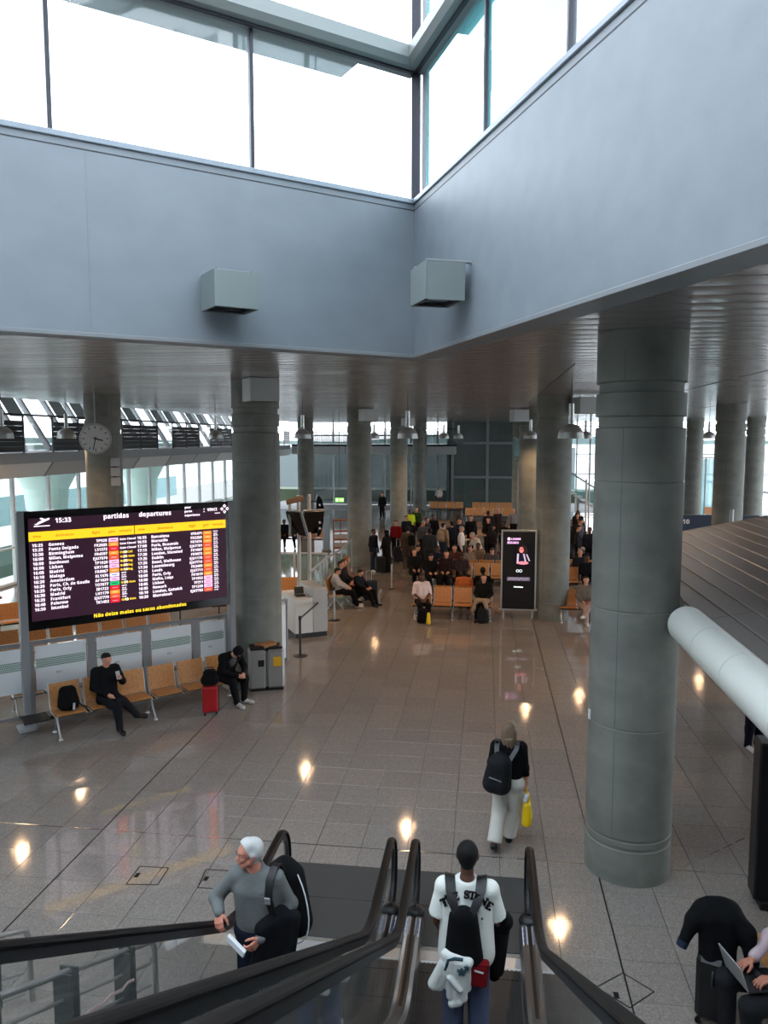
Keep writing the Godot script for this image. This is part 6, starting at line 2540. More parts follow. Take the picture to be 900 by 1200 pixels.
	ph.box(Vector3(0.205, 0.925, 0.2), Vector3(0.03, 0.13, 0.075), Basis(Vector3.RIGHT, 0.4), 0.008)
	tag(obj("phone_case", [[transformed(ph, xf), plain(Color(0.7, 0.05, 0.08), 0.4)]]), "red phone case held in the left hand on the right escalator", "phone")


func old_man() -> void:
	var at := G(5.88, -1.83, 0.0)
	at.y = esc_y(7.3 - 5.88 + 0.05) + 0.01
	# he faces up the escalator, turned a little to the left of the picture
	var face := (Vector3(-0.25, 0, 1)).normalized()
	var turn := look_turn(face)
	var t := thing("person", "white-haired person with glasses in a grey jumper on the left escalator, holding a paper", "person", at, turn)
	var head_yaw := -0.85
	# local x is his left, which is the right side of the picture
	var xf := Transform3D(Basis(Vector3.UP, turn), at)
	var inv := xf.affine_inverse()
	var hand_r := inv * G(5.72, -2.15, 1.37)
	var j := skel(false, {"pel": Vector3(0, 0.95, 0.0), "che": Vector3(0.0, 1.3, 0.03), "nek": Vector3(-0.01, 1.475, 0.04), "hed": Vector3(-0.035, 1.615, 0.085), "hb": Basis(Vector3.UP, head_yaw) * Basis(Vector3.RIGHT, -0.06), "sl": Vector3(0.17, 1.4, 0.02), "sr": Vector3(-0.17, 1.4, 0.05),
		"el": Vector3(0.26, 1.14, -0.06), "wl": Vector3(0.1, 0.98, 0.2), "er": Vector3(-0.36, 1.17, 0.05), "wr": hand_r + Vector3(0.03, 0.06, -0.02)})
	var b := bone_sets(j)
	var skin := plain(Color(0.76, 0.5, 0.42), 0.55)
	var body := Flesh.new()
	add_tags(body, b, ["torso", "neck", "uarml", "uarmr", "farml", "farmr", "pelvis", "thighl", "thighr", "shinl", "shinr"], -0.01)
	var bm: Mb = body.mesh(0.014, 0.03)[0]
	bm.join(face_flesh(j, 0.005))
	var dr: Vector3 = (j.wr - j.er).normalized()
	bm.join(hand_flesh(j.wr, (dr + Vector3(-0.2, -0.7, 0.2)).normalized(), Vector3(0.2, -0.5, -0.8), Vector3(0.8, 0.2, 0.3), 0.75))
	bm.join(hand_flesh(j.wl, (j.wl - j.el).normalized(), Vector3(-0.2, 0.4, -0.9), Vector3(-0.1, 0.9, 0.4), 0.8))
	var bo := obj("body", bm, skin, t)
	eyes(j, bo)
	# white hair: the back and top of the head, short at the sides
	var H: Vector3 = j.hed
	var B: Basis = j.hb
	var hn := B * Vector3(0, -0.5, 0.866)
	obj("hair", shrink(layer({}, [], 0, [[hn, hn.dot(H + B * Vector3(0, 0.06, 0.055))]], 0.006, 0.03, [[H + B * Vector3(0, 0.05, -0.035), H + B * Vector3(0, 0.055, 0.035), 0.1, 0.087], [H + B * Vector3(0, 0.0, -0.05), H + B * Vector3(0, -0.05, -0.04), 0.082, 0.06], [H + B * Vector3(-0.03, 0.1, 0.02), H + B * Vector3(0.04, 0.105, 0.01), 0.045, 0.045], [H + B * Vector3(-0.075, 0.02, 0.0), H + B * Vector3(-0.07, -0.01, 0.0), 0.03, 0.02], [H + B * Vector3(0.075, 0.02, 0.0), H + B * Vector3(0.07, -0.01, 0.0), 0.03, 0.02]]), j.hed), plain(Color(0.74, 0.74, 0.73), 0.8), t)
	var gl := Mb.new()
	for s in [-1.0, 1.0]:
		var ring := []
		for k in 16:
			ring.append(H + B * Vector3(s * 0.033 + 0.024 * cos(TAU * k / 16), 0.004 + 0.018 * sin(TAU * k / 16), 0.112))
		gl.tube(ring, 0.0022, 5, true)
		gl.tube([H + B * Vector3(s * 0.057, 0.01, 0.11), H + B * Vector3(s * 0.085, 0.012, 0.07), H + B * Vector3(s * 0.097, 0.012, -0.01)], 0.0025, 5)
	gl.tube([H + B * Vector3(-0.01, 0.008, 0.114), H + B * Vector3(0.01, 0.008, 0.114)], 0.0022, 5)
	obj("glasses", shrink(gl, H), M.dark_frame, t)
	# jumper with sleeves to the wrists, a loose hem and a v neck
	var sh := Flesh.new()
	add_tags(sh, b, ["torso"], 0.01)
	sh.cap(Vector3(0.07, 0.92, 0.01), Vector3(0.075, 1.3, 0.02), 0.112, 0.108)
	sh.cap(Vector3(-0.07, 0.92, 0.01), Vector3(-0.075, 1.3, 0.02), 0.112, 0.108)
	sh.cap(Vector3(0.0, 1.02, 0.045), Vector3(0.0, 1.2, 0.045), 0.092, 0.09)
	for s in ["l", "r"]:
		sh.cap(j["s" + s], j["e" + s], 0.066, 0.058)
		sh.cap(j["e" + s], j["w" + s], 0.056, 0.045)
	var nn := Vector3(0, 0.86, 0.5).normalized()
	sh.cuts = [[Vector3.DOWN, -0.84], [nn, nn.dot(Vector3(0, 1.475, 0.075))]]
	var ju := obj("jumper", sh.mesh(0.011, 0.04)[0], fabric(Color(0.42, 0.435, 0.43)), t)
	var col := Mb.new()
	var ring := []
	for q in 20:
		var an := TAU * q / 20.0
		var fr := maxf(cos(an), 0.0)
		ring.append(Vector3(-0.005 + 0.068 * sin(an), 1.478 - 0.03 * fr - 0.05 * fr * fr * fr, 0.045 + 0.062 * cos(an)))
	col.tube(ring, 0.013, 6, true)
	obj("collar", col, fabric(Color(0.25, 0.265, 0.27)), ju)
	var tr := Flesh.new()
	add_tags(tr, b, ["pelvis"], 0.012)
	for s in ["l", "r"]:
		tr.cap(j["h" + s], j["k" + s], 0.108, 0.085)
		tr.cap(j["k" + s], j["a" + s], 0.085, 0.075)
	tr.cuts = [[Vector3.UP, 1.0], [Vector3.DOWN, -0.06]]
	obj("trousers", tr.mesh(0.014, 0.025)[0], fabric(Color(0.1, 0.13, 0.19)), t)
	shoes(b, "shoe", M.black, t)
	# paper, coat over the arm, backpack on his left shoulder
	var pp := Mb.new()
	var pb := Basis(Vector3.UP, -0.35) * Basis(Vector3(0, 0, 1), -0.38)
	pp.box(j.wl + Vector3(-0.17, -0.03, 0.1), Vector3(0.2, 0.055, 0.02), pb, 0.002)
	pp.box(j.wl + Vector3(-0.165, -0.015, 0.09), Vector3(0.2, 0.04, 0.008), pb)
	tag(obj("folded_paper", [[transformed(pp, xf), M.paper]]), "folded white paper held by the white-haired person on the escalator", "paper")
	var ct := thing("dark_coat", "dark coat hung over the left arm of the white-haired person", "coat", at, turn)
	var cf := Flesh.new()
	for q in [[Vector3(0.22, 1.12, 0.06), Vector3(0.1, 1.04, 0.17), 0.07, 0.06], [Vector3(0.2, 1.06, 0.08), Vector3(0.16, 0.72, 0.12), 0.08, 0.08], [Vector3(0.12, 1.0, 0.15), Vector3(0.06, 0.72, 0.18), 0.06, 0.07], [Vector3(0.3, 1.06, 0.0), Vector3(0.26, 0.74, 0.06), 0.07, 0.075]]:
		cf.cap(q[0], q[1], q[2], q[3])
	obj("cloth", cf.mesh(0.012, 0.04)[0], fabric(Color(0.055, 0.06, 0.075)), ct)
	var bp := thing("backpack", "black backpack with pale piping on the white-haired person's shoulder", "backpack", at, turn)
	var bf := Flesh.new()
	for q in [[Vector3(0.22, 1.3, -0.2), Vector3(0.27, 0.9, -0.2), 0.11, 0.13], [Vector3(0.1, 1.3, -0.2), Vector3(0.12, 0.9, -0.21), 0.11, 0.13], [Vector3(0.16, 1.38, -0.19), Vector3(0.17, 1.3, -0.2), 0.09, 0.1]]:
		bf.cap(q[0], q[1], q[2], q[3])
	var bg := obj("bag", bf.mesh(0.013, 0.05)[0], fabric(Color(0.04, 0.042, 0.05)), bp)
	var st := Mb.new()
	st.sweep([Vector2(-0.032, -0.009), Vector2(0.032, -0.009), Vector2(0.032, 0.009), Vector2(-0.032, 0.009)], [Vector3(0.17, 1.36, -0.12), Vector3(0.165, 1.485, -0.04), Vector3(0.16, 1.495, 0.04), Vector3(0.155, 1.43, 0.125), Vector3(0.16, 1.3, 0.165), Vector3(0.19, 1.18, 0.15)], Vector3.RIGHT)
	var sp := obj("strap", st, M.black, bp)
	var bk := Mb.new()
	bk.box(Vector3(0.155, 1.29, 0.178), Vector3(0.05, 0.06, 0.016), Basis(Vector3.RIGHT, 0.2), 0.004)
	obj("buckle", bk, M.grey_paint, sp)
	var pi := Mb.new()
	pi.tube([Vector3(0.3, 1.36, -0.13), Vector3(0.34, 1.28, -0.12), Vector3(0.37, 1.19, -0.118), Vector3(0.39, 1.09, -0.118), Vector3(0.4, 0.99, -0.12), Vector3(0.395, 0.9, -0.122), Vector3(0.375, 0.82, -0.125), Vector3(0.335, 0.77, -0.125), Vector3(0.28, 0.745, -0.12)], 0.006, 6)
	obj("piping", pi, M.paper, bg)


func walking_woman() -> void:
	var at := Vector3(1.6, 0, -9.52)
	var dir := Vector3(0.3, 0, -1).normalized()
	var turn := look_turn(dir)
	var t := thing("person", "long-haired person in a black cardigan and white trousers walking away, carrying a yellow bag", "person", at, turn)
	var j := skel(false, {"che": Vector3(0, 1.26, 0.03), "nek": Vector3(0, 1.42, 0.03), "hed": Vector3(0, 1.56, 0.06), "sl": Vector3(0.165, 1.36, 0.0), "sr": Vector3(-0.165, 1.36, 0.04), "el": Vector3(0.22, 1.1, 0.06), "wl": Vector3(0.18, 0.9, 0.2), "er": Vector3(-0.2, 1.1, 0.02), "wr": Vector3(-0.22, 0.87, 0.1),
		"hl": Vector3(0.085, 0.9, 0), "hr": Vector3(-0.085, 0.9, 0), "kl": Vector3(0.11, 0.5, 0.0), "al": Vector3(0.14, 0.15, -0.2), "tl": Vector3(0.14, 0.04, -0.1), "kr": Vector3(-0.06, 0.49, 0.13), "ar": Vector3(0.0, 0.09, 0.16), "tr": Vector3(0.0, 0.03, 0.32)})
	var b := bone_sets(j)
	var body := Flesh.new()
	add_tags(body, b, ["torso", "neck", "uarml", "uarmr", "farml", "farmr", "pelvis", "thighl", "thighr", "shinl", "shinr"], -0.004)
	var bm: Mb = body.mesh(0.014, 0.03)[0]
	bm.join(face_flesh(j, 0.008))
	bm.join(hand_flesh(j.wr, Vector3(0, -1, 0.1), Vector3(0.9, 0, 0.1), Vector3(0, 0, 1), 1.1))
	bm.join(hand_flesh(j.wl, (j.wl - j.el).normalized(), Vector3(-0.9, 0, 0), Vector3(0, 0.5, 0.8), 0.7))
	obj("body", bm, plain(SKIN, 0.55), t)
	var H: Vector3 = j.hed
	var hn := Vector3(0, -0.25, 0.97).normalized()
	obj("hair", shrink(layer({}, [], 0, [[hn, hn.dot(H + Vector3(0, 0.02, 0.045))], [Vector3.DOWN, -1.2]], 0.007, 0.014, [[H + Vector3(0, 0.045, -0.03), H + Vector3(0, 0.05, 0.03), 0.1, 0.088], [H + Vector3(0.03, 0.0, -0.05), H + Vector3(0.05, -0.2, -0.075), 0.085, 0.062], [H + Vector3(-0.03, 0.0, -0.05), H + Vector3(-0.05, -0.2, -0.075), 0.085, 0.062], [H + Vector3(0, -0.05, -0.07), H + Vector3(0, -0.26, -0.1), 0.07, 0.045], [H + Vector3(0.08, -0.05, -0.03), H + Vector3(0.1, -0.26, -0.03), 0.03, 0.014], [H + Vector3(-0.08, -0.05, -0.03), H + Vector3(-0.1, -0.27, -0.02), 0.03, 0.014], [H + Vector3(0.05, -0.1, -0.12), H + Vector3(0.06, -0.31, -0.12), 0.03, 0.012], [H + Vector3(-0.04, -0.1, -0.13), H + Vector3(-0.05, -0.33, -0.125), 0.032, 0.012], [H + Vector3(0.0, -0.1, -0.135), H + Vector3(0.01, -0.3, -0.14), 0.026, 0.01]]), j.hed), plain(Color(0.42, 0.35, 0.28), 0.5), t)
	var sh := Flesh.new()
	add_tags(sh, b, ["torso"], 0.016)
	sh.cap(Vector3(0.05, 1.0, 0.0), Vector3(0.06, 1.25, 0.01), 0.12, 0.118)
	sh.cap(Vector3(-0.05, 1.0, 0.0), Vector3(-0.06, 1.25, 0.01), 0.12, 0.118)
	for s in ["l", "r"]:
		sh.cap(j["s" + s], j["e" + s], 0.07, 0.06)
		sh.cap(j["e" + s], j["e" + s].lerp(j["w" + s], 0.55), 0.06, 0.056)
	sh.cuts = [[Vector3.DOWN, -0.99], [Vector3.UP, 1.445]]
	obj("cardigan", sh.mesh(0.012, 0.035)[0], fabric(Color(0.028, 0.028, 0.034)), t)
	var tr := Flesh.new()
	add_tags(tr, b, ["pelvis"], 0.012)
	tr.cap(Vector3(0, 0.98, 0), Vector3(0, 1.04, 0), 0.12, 0.12)
	tr.cuts = [[Vector3.UP, 1.07], [Vector3.DOWN, -0.62]]
	var tm: Mb = null
	for s in ["l", "r"]:
		tr.cap(j["h" + s], j["k" + s], 0.108, 0.095)
		var leg := Flesh.new()
		leg.cap(j["h" + s], j["k" + s], 0.108, 0.095)
		leg.cap(j["k" + s], j["k" + s].lerp(j["a" + s], 1.3), 0.095, 0.092)
		var n: Vector3 = (j["a" + s] - j["k" + s]).normalized()
		leg.cuts = [[Vector3.UP, 0.66], [n, n.dot(j["k" + s].lerp(j["a" + s], 0.97))]]
		var lm: Mb = leg.mesh(0.012, 0.02)[0]
		if tm == null:
			tm = lm
		else:
			tm.join(lm)
	tm.join(tr.mesh(0.012, 0.02)[0])
	obj("trousers", tm, fabric(Color(0.78, 0.77, 0.73)), t)
	shoes(b, "boot", M.black, t)
	var xf := Transform3D(Basis(Vector3.UP, turn), at)
	var bp := thing("backpack", "dark grey backpack on the person in white trousers", "backpack", at, turn)
	var bf := Flesh.new()
	for q in [[Vector3(0.13, 1.2, -0.2), Vector3(0.18, 0.95, -0.21), 0.11, 0.12], [Vector3(0.04, 1.22, -0.2), Vector3(0.06, 0.95, -0.22), 0.11, 0.13], [Vector3(0.09, 1.28, -0.18), Vector3(0.1, 1.2, -0.2), 0.08, 0.1]]:
		bf.cap(q[0], q[1], q[2], q[3])
	obj("bag", bf.mesh(0.013, 0.05)[0], fabric(Color(0.085, 0.09, 0.1), 0.7), bp)
	for s in [[0.14, 0.16], [-0.11, -0.13]]:
		var st := Mb.new()
		st.sweep([Vector2(-0.03, -0.008), Vector2(0.03, -0.008), Vector2(0.03, 0.008), Vector2(-0.03, 0.008)], [Vector3(s[0] * 0.6 + 0.03, 1.26, -0.2), Vector3(s[0], 1.38, -0.1), Vector3(s[0], 1.45, 0.0), Vector3(s[1], 1.42, 0.09), Vector3(s[1], 1.25, 0.16)], Vector3.RIGHT)
		obj("strap", st, M.dark_grey, bp)
	var zp := Mb.new()
	zp.box(Vector3(0.12, 1.06, -0.336), Vector3(0.16, 0.012, 0.008), Basis(Vector3(0, 0, 1), 0.25))
	obj("zip", zp, M.grey_paint, bp)
	var yb := Flesh.new()
	for q in [[Vector3(-0.235, 0.72, 0.1), Vector3(-0.235, 0.42, 0.12), 0.03, 0.07], [Vector3(-0.235, 0.6, 0.14), Vector3(-0.235, 0.4, 0.16), 0.04, 0.06], [Vector3(-0.235, 0.58, 0.06), Vector3(-0.235, 0.36, 0.06), 0.045, 0.065]]:
		yb.cap(q[0], q[1], q[2], q[3])
	var yt := thing("plastic_bag", "bulging yellow plastic bag in the right hand of the person in white trousers", "bag", at, turn)
	obj("bag", yb.mesh(0.01, 0.03)[0], M.yellow_plastic, yt)
	var yh := Mb.new()
	yh.tube([Vector3(-0.225, 0.74, 0.08), Vector3(-0.225, 0.81, 0.09), Vector3(-0.225, 0.81, 0.13), Vector3(-0.235, 0.73, 0.13)], 0.01, 6)
	obj("handle", yh, M.yellow_plastic, yt)
	var yl := Mb.new()
	yl.box(Vector3(-0.225, 0.69, 0.05), Vector3(0.05, 0.1, 0.07), Basis(Vector3(0, 0, 1), 0.2), 0.015)
	obj("white_top", yl, M.paper, yt)


# one body in surfaces by what covers it: 0 skin, 1 top, 2 bottom, 3 shoes, 4 hair
func dressed(j: Dictionary, cell: float, o := {}) -> ArrayMesh:
	var b := bone_sets(j)
	var f := Flesh.new()
	add_tags(f, b, ["neck", "head", "handl", "handr"], 0.0, 0)
	var tor: Array = b.torso
	for i in 3:
		f.cap(tor[i][0], tor[i][1], tor[i][2] + 0.02, tor[i][3] + 0.02, 1)
	f.cap(j.che, j.che.lerp(j.nek, 0.75), 0.12, 0.085, 1)
	add_tags(f, b, ["uarml", "uarmr"], 0.02, 1)
	add_tags(f, b, ["farml", "farmr"], 0.016 if not o.get("short", false) else 0.0, 1 if not o.get("short", false) else 0)
	add_tags(f, b, ["pelvis"], 0.016, 2 if not o.get("coat", false) else 1)
	add_tags(f, b, ["thighl", "thighr", "shinl", "shinr"], 0.018, 2)
	add_tags(f, b, ["footl", "footr"], 0.002, 3)
	var H: Vector3 = j.hed
	var B: Basis = j.hb
	match o.get("hair", "short"):
		"short":
			f.cap(H + B * Vector3(0, 0.05, -0.042), H + B * Vector3(0, 0.068, -0.005), 0.081, 0.071, 4)
			f.cap(H + B * Vector3(0, 0.0, -0.048), H + B * Vector3(0, -0.025, -0.044), 0.066, 0.053, 4)
		"long":
			f.cap(H + B * Vector3(0, 0.05, -0.042), H + B * Vector3(0, 0.068, -0.005), 0.084, 0.074, 4)
			f.cap(H + B * Vector3(0.03, 0.0, -0.055), H + B * Vector3(0.05, -0.22, -0.07), 0.078, 0.05, 4)
			f.cap(H + B * Vector3(-0.03, 0.0, -0.055), H + B * Vector3(-0.05, -0.22, -0.07), 0.078, 0.05, 4)
		"scarf":
			f.cap(H + B * Vector3(0, 0.05, -0.04), H + B * Vector3(0, 0.06, 0.02), 0.102, 0.09, 1)
			f.cap(H + B * Vector3(0, -0.02, -0.05), j.nek + Vector3(0, -0.06, 0), 0.085, 0.13, 1)
	if o.get("robe", false):
		f.cap(j.pel + Vector3(0, 0.1, 0), Vector3(0.06, 0.12, 0), 0.15, 0.2, 1)
		f.cap(j.pel + Vector3(0, 0.1, 0), Vector3(-0.06, 0.12, 0), 0.15, 0.2, 1)
	if o.get("coat", false):
		for s in ["l", "r"]:
			f.cap(j["h" + s], j["h" + s].lerp(j["k" + s], 0.75), 0.135, 0.125, 1)
	f.cuts = [[Vector3.DOWN, 0.0]]
	var am := ArrayMesh.new()
	for m in f.mesh(cell, 0.03, 5):
		if m.v.size() == 0:
			# keep the order of the surfaces: a hidden speck inside the chest
			m.flat(j.che, j.che + Vector3(0.001, 0, 0), j.che + Vector3(0, 0.001, 0), Vector3.UP)
		am.add_surface_from_arrays(Mesh.PRIMITIVE_TRIANGLES, m.arrays())
	return am


func wear(o: MeshInstance3D, skin: Color, top: Color, bottom: Color, shoe: Color, hair: Color) -> void:
	o.set_surface_override_material(0, plain(skin, 0.55))
	o.set_surface_override_material(1, fabric(top))
	o.set_surface_override_material(2, fabric(bottom))
	o.set_surface_override_material(3, plain(shoe, 0.5))
	o.set_surface_override_material(4, plain(hair, 0.75))


func phone_man() -> void:
	var tb := atan2(2.33, 3.24)
	var al := Vector3(cos(tb), 0, -sin(tb))
	var at := Vector3(-4.46, 0, -14.3) + al * -0.8
	var turn := tb + 0.1
	var t := thing("person", "dark-clothed person with crossed legs looking at a phone on the bench under the board", "person", at, turn)
	var j := skel(true, {"pel": Vector3(0, 0.54, -0.02), "che": Vector3(0, 0.9, -0.1), "nek": Vector3(0, 1.09, -0.09), "hed": Vector3(0.01, 1.23, -0.03), "hb": Basis(Vector3.UP, 0.25) * Basis(Vector3.RIGHT, 0.25), "sl": Vector3(0.2, 1.03, -0.09), "el": Vector3(0.27, 0.79, 0.03), "wl": Vector3(0.15, 0.92, 0.22), "er": Vector3(-0.26, 0.76, -0.02), "wr": Vector3(-0.1, 0.66, 0.22),
		"kl": Vector3(0.1, 0.55, 0.44), "al": Vector3(0.3, 0.29, 0.56), "tl": Vector3(0.4, 0.25, 0.66), "kr": Vector3(-0.02, 0.47, 0.46), "ar": Vector3(0.0, 0.09, 0.5), "tr": Vector3(0.0, 0.03, 0.66)})
	var o := obj("body", dressed(j, 0.013), null, t)
	wear(o, SKIN, Color(0.055, 0.058, 0.07), Color(0.10, 0.10, 0.12), Color(0.09, 0.07, 0.06), Color(0.05, 0.045, 0.045))
	eyes(j, o)
	var ph := Mb.new()
	ph.box(j.wl + Vector3(-0.06, 0.08, 0.06), Vector3(0.075, 0.15, 0.01), Basis(Vector3.RIGHT, -0.5), 0.004)
	tag(obj("phone", [[transformed(ph, Transform3D(Basis(Vector3.UP, turn), at)), M.alu]]), "pale phone held up by the person with crossed legs on the bench", "phone")
	# backpack on the seat to his right
	var bt := thing("backpack", "round black backpack standing on the leftmost seat of the bench under the board", "backpack", Vector3(-4.46, 0.43, -14.3) + al * -1.5 + Vector3(0.02, 0, 0.02), tb)
	var f := Flesh.new()
	for q in [[Vector3(-0.07, 0.13, -0.03), Vector3(-0.05, 0.34, -0.08), 0.12, 0.1], [Vector3(0.07, 0.13, -0.03), Vector3(0.05, 0.34, -0.08), 0.12, 0.1], [Vector3(0, 0.12, 0.04), Vector3(0, 0.3, 0.0), 0.1, 0.09]]:
		f.cap(q[0], q[1], q[2], q[3])
	f.cuts = [[Vector3.DOWN, -0.012]]
	obj("bag", f.mesh(0.015, 0.04)[0], fabric(Color(0.03, 0.032, 0.04)), bt)
	var bo := Mb.new()
	bo.cyl(Vector3(0.05, 0.05, 0.145), Vector3(0.055, 0.17, 0.145), 0.022, 0.02, 10)
	obj("bottle_pocket", bo, M.light_grey, bt)
	var sp := Mb.new()
	sp.tube([Vector3(0.15, 0.15, 0.02), Vector3(0.22, 0.06, 0.04), Vector3(0.3, 0.025, 0.05)], 0.014, 6)
	obj("strap", sp, M.black, bt)


func hunched_man() -> void:
	var tb := atan2(2.33, 3.24)
	var al := Vector3(cos(tb), 0, -sin(tb))
	var at := Vector3(-4.46, 0, -14.3) + al * 1.52
	var turn := tb + 0.25
	var t := thing("person", "person in a dark jacket and cap bent forward at the right end of the bench", "person", at, turn)
	var j := skel(true, {"pel": Vector3(0, 0.54, 0.0), "che": Vector3(0, 0.86, 0.14), "nek": Vector3(0, 1.0, 0.24), "hed": Vector3(0.03, 1.06, 0.37), "hb": Basis(Vector3.RIGHT, 0.95), "sl": Vector3(0.2, 0.96, 0.17), "el": Vector3(0.27, 0.7, 0.28), "wl": Vector3(0.1, 0.63, 0.46), "er": Vector3(-0.26, 0.7, 0.26), "wr": Vector3(-0.06, 0.62, 0.46),
		"kl": Vector3(0.17, 0.5, 0.42), "al": Vector3(0.14, 0.09, 0.42), "tl": Vector3(0.2, 0.03, 0.57), "kr": Vector3(-0.15, 0.5, 0.44), "ar": Vector3(-0.1, 0.09, 0.5), "tr": Vector3(-0.1, 0.03, 0.66)})
	var o := obj("body", dressed(j, 0.013, {"hair": "none"}), null, t)
	wear(o, SKIN, Color(0.045, 0.05, 0.065), Color(0.06, 0.062, 0.075), Color(0.72, 0.7, 0.68), Color(0.05, 0.045, 0.045))
	var cap := Mb.new()
	cap.lathe([Vector2(0.104, -0.03), Vector2(0.104, 0.02), Vector2(0.09, 0.07), Vector2(0.05, 0.1), Vector2(0.0, 0.108)], 18, Transform3D(j.hb, j.hed + j.hb * Vector3(0, 0.03, -0.01)), true)
	cap.box(j.hed + j.hb * Vector3(0, 0.02, 0.13), Vector3(0.15, 0.012, 0.09), j.hb, 0.005)
	obj("cap", cap, fabric(Color(0.04, 0.045, 0.06)), t)
	var fr := Mb.new()
	fr.ball(j.che + Vector3(0, -0.02, 0.1), Vector3(0.1, 0.13, 0.05), Basis(Vector3.RIGHT, 0.5), 12, 8)
	obj("grey_front", fr, fabric(Color(0.33, 0.32, 0.31)), t)
	# red trolley case with a dark bag on top
	var s := thing("trolley_suitcase", "red trolley suitcase in front of the hunched person", "suitcase", Vector3(-3.36, 0, -14.42), tb - 0.3)
	var sb := Mb.new()
	sb.box(Vector3(0, 0.3, 0), Vector3(0.3, 0.5, 0.2), Basis(), 0.03)
	obj("shell", sb, M.red, s)
	var sd := Mb.new()
	sd.box(Vector3(0.156, 0.3, 0), Vector3(0.02, 0.46, 0.15), Basis(), 0.005)
	obj("dark_side", sd, M.black, s)
	for x in [-0.11, 0.11]:
		for z in [-0.07, 0.07]:
			var w := Mb.new()
			w.cyl(Vector3(x - 0.012, 0.026, z), Vector3(x + 0.012, 0.026, z), 0.026, 0.026, 10)
			obj("wheel", w, M.rubber, s)
	var hd := Mb.new()
	for x in [-0.08, 0.08]:
		hd.cyl(Vector3(x, 0.54, -0.07), Vector3(x, 0.9, -0.07), 0.008, 0.008, 6)
	hd.cyl(Vector3(-0.08, 0.9, -0.07), Vector3(0.08, 0.9, -0.07), 0.011, 0.011, 6)
	obj("handle", hd, M.dark_grey, s)
	var f := Flesh.new()
	f.cap(Vector3(-0.06, 0.67, -0.01), Vector3(0.07, 0.67, -0.01), 0.11, 0.11)
	f.cap(Vector3(-0.04, 0.8, -0.03), Vector3(0.06, 0.8, -0.03), 0.08, 0.08)
	f.cuts = [[Vector3.DOWN, -0.555]]
	var bt := thing("travel_bag", "black travel bag standing on the red suitcase", "bag", Vector3(-3.36, 0, -14.42), tb - 0.3)
	obj("bag", f.mesh(0.015, 0.04)[0], fabric(Color(0.03, 0.034, 0.045)), bt)


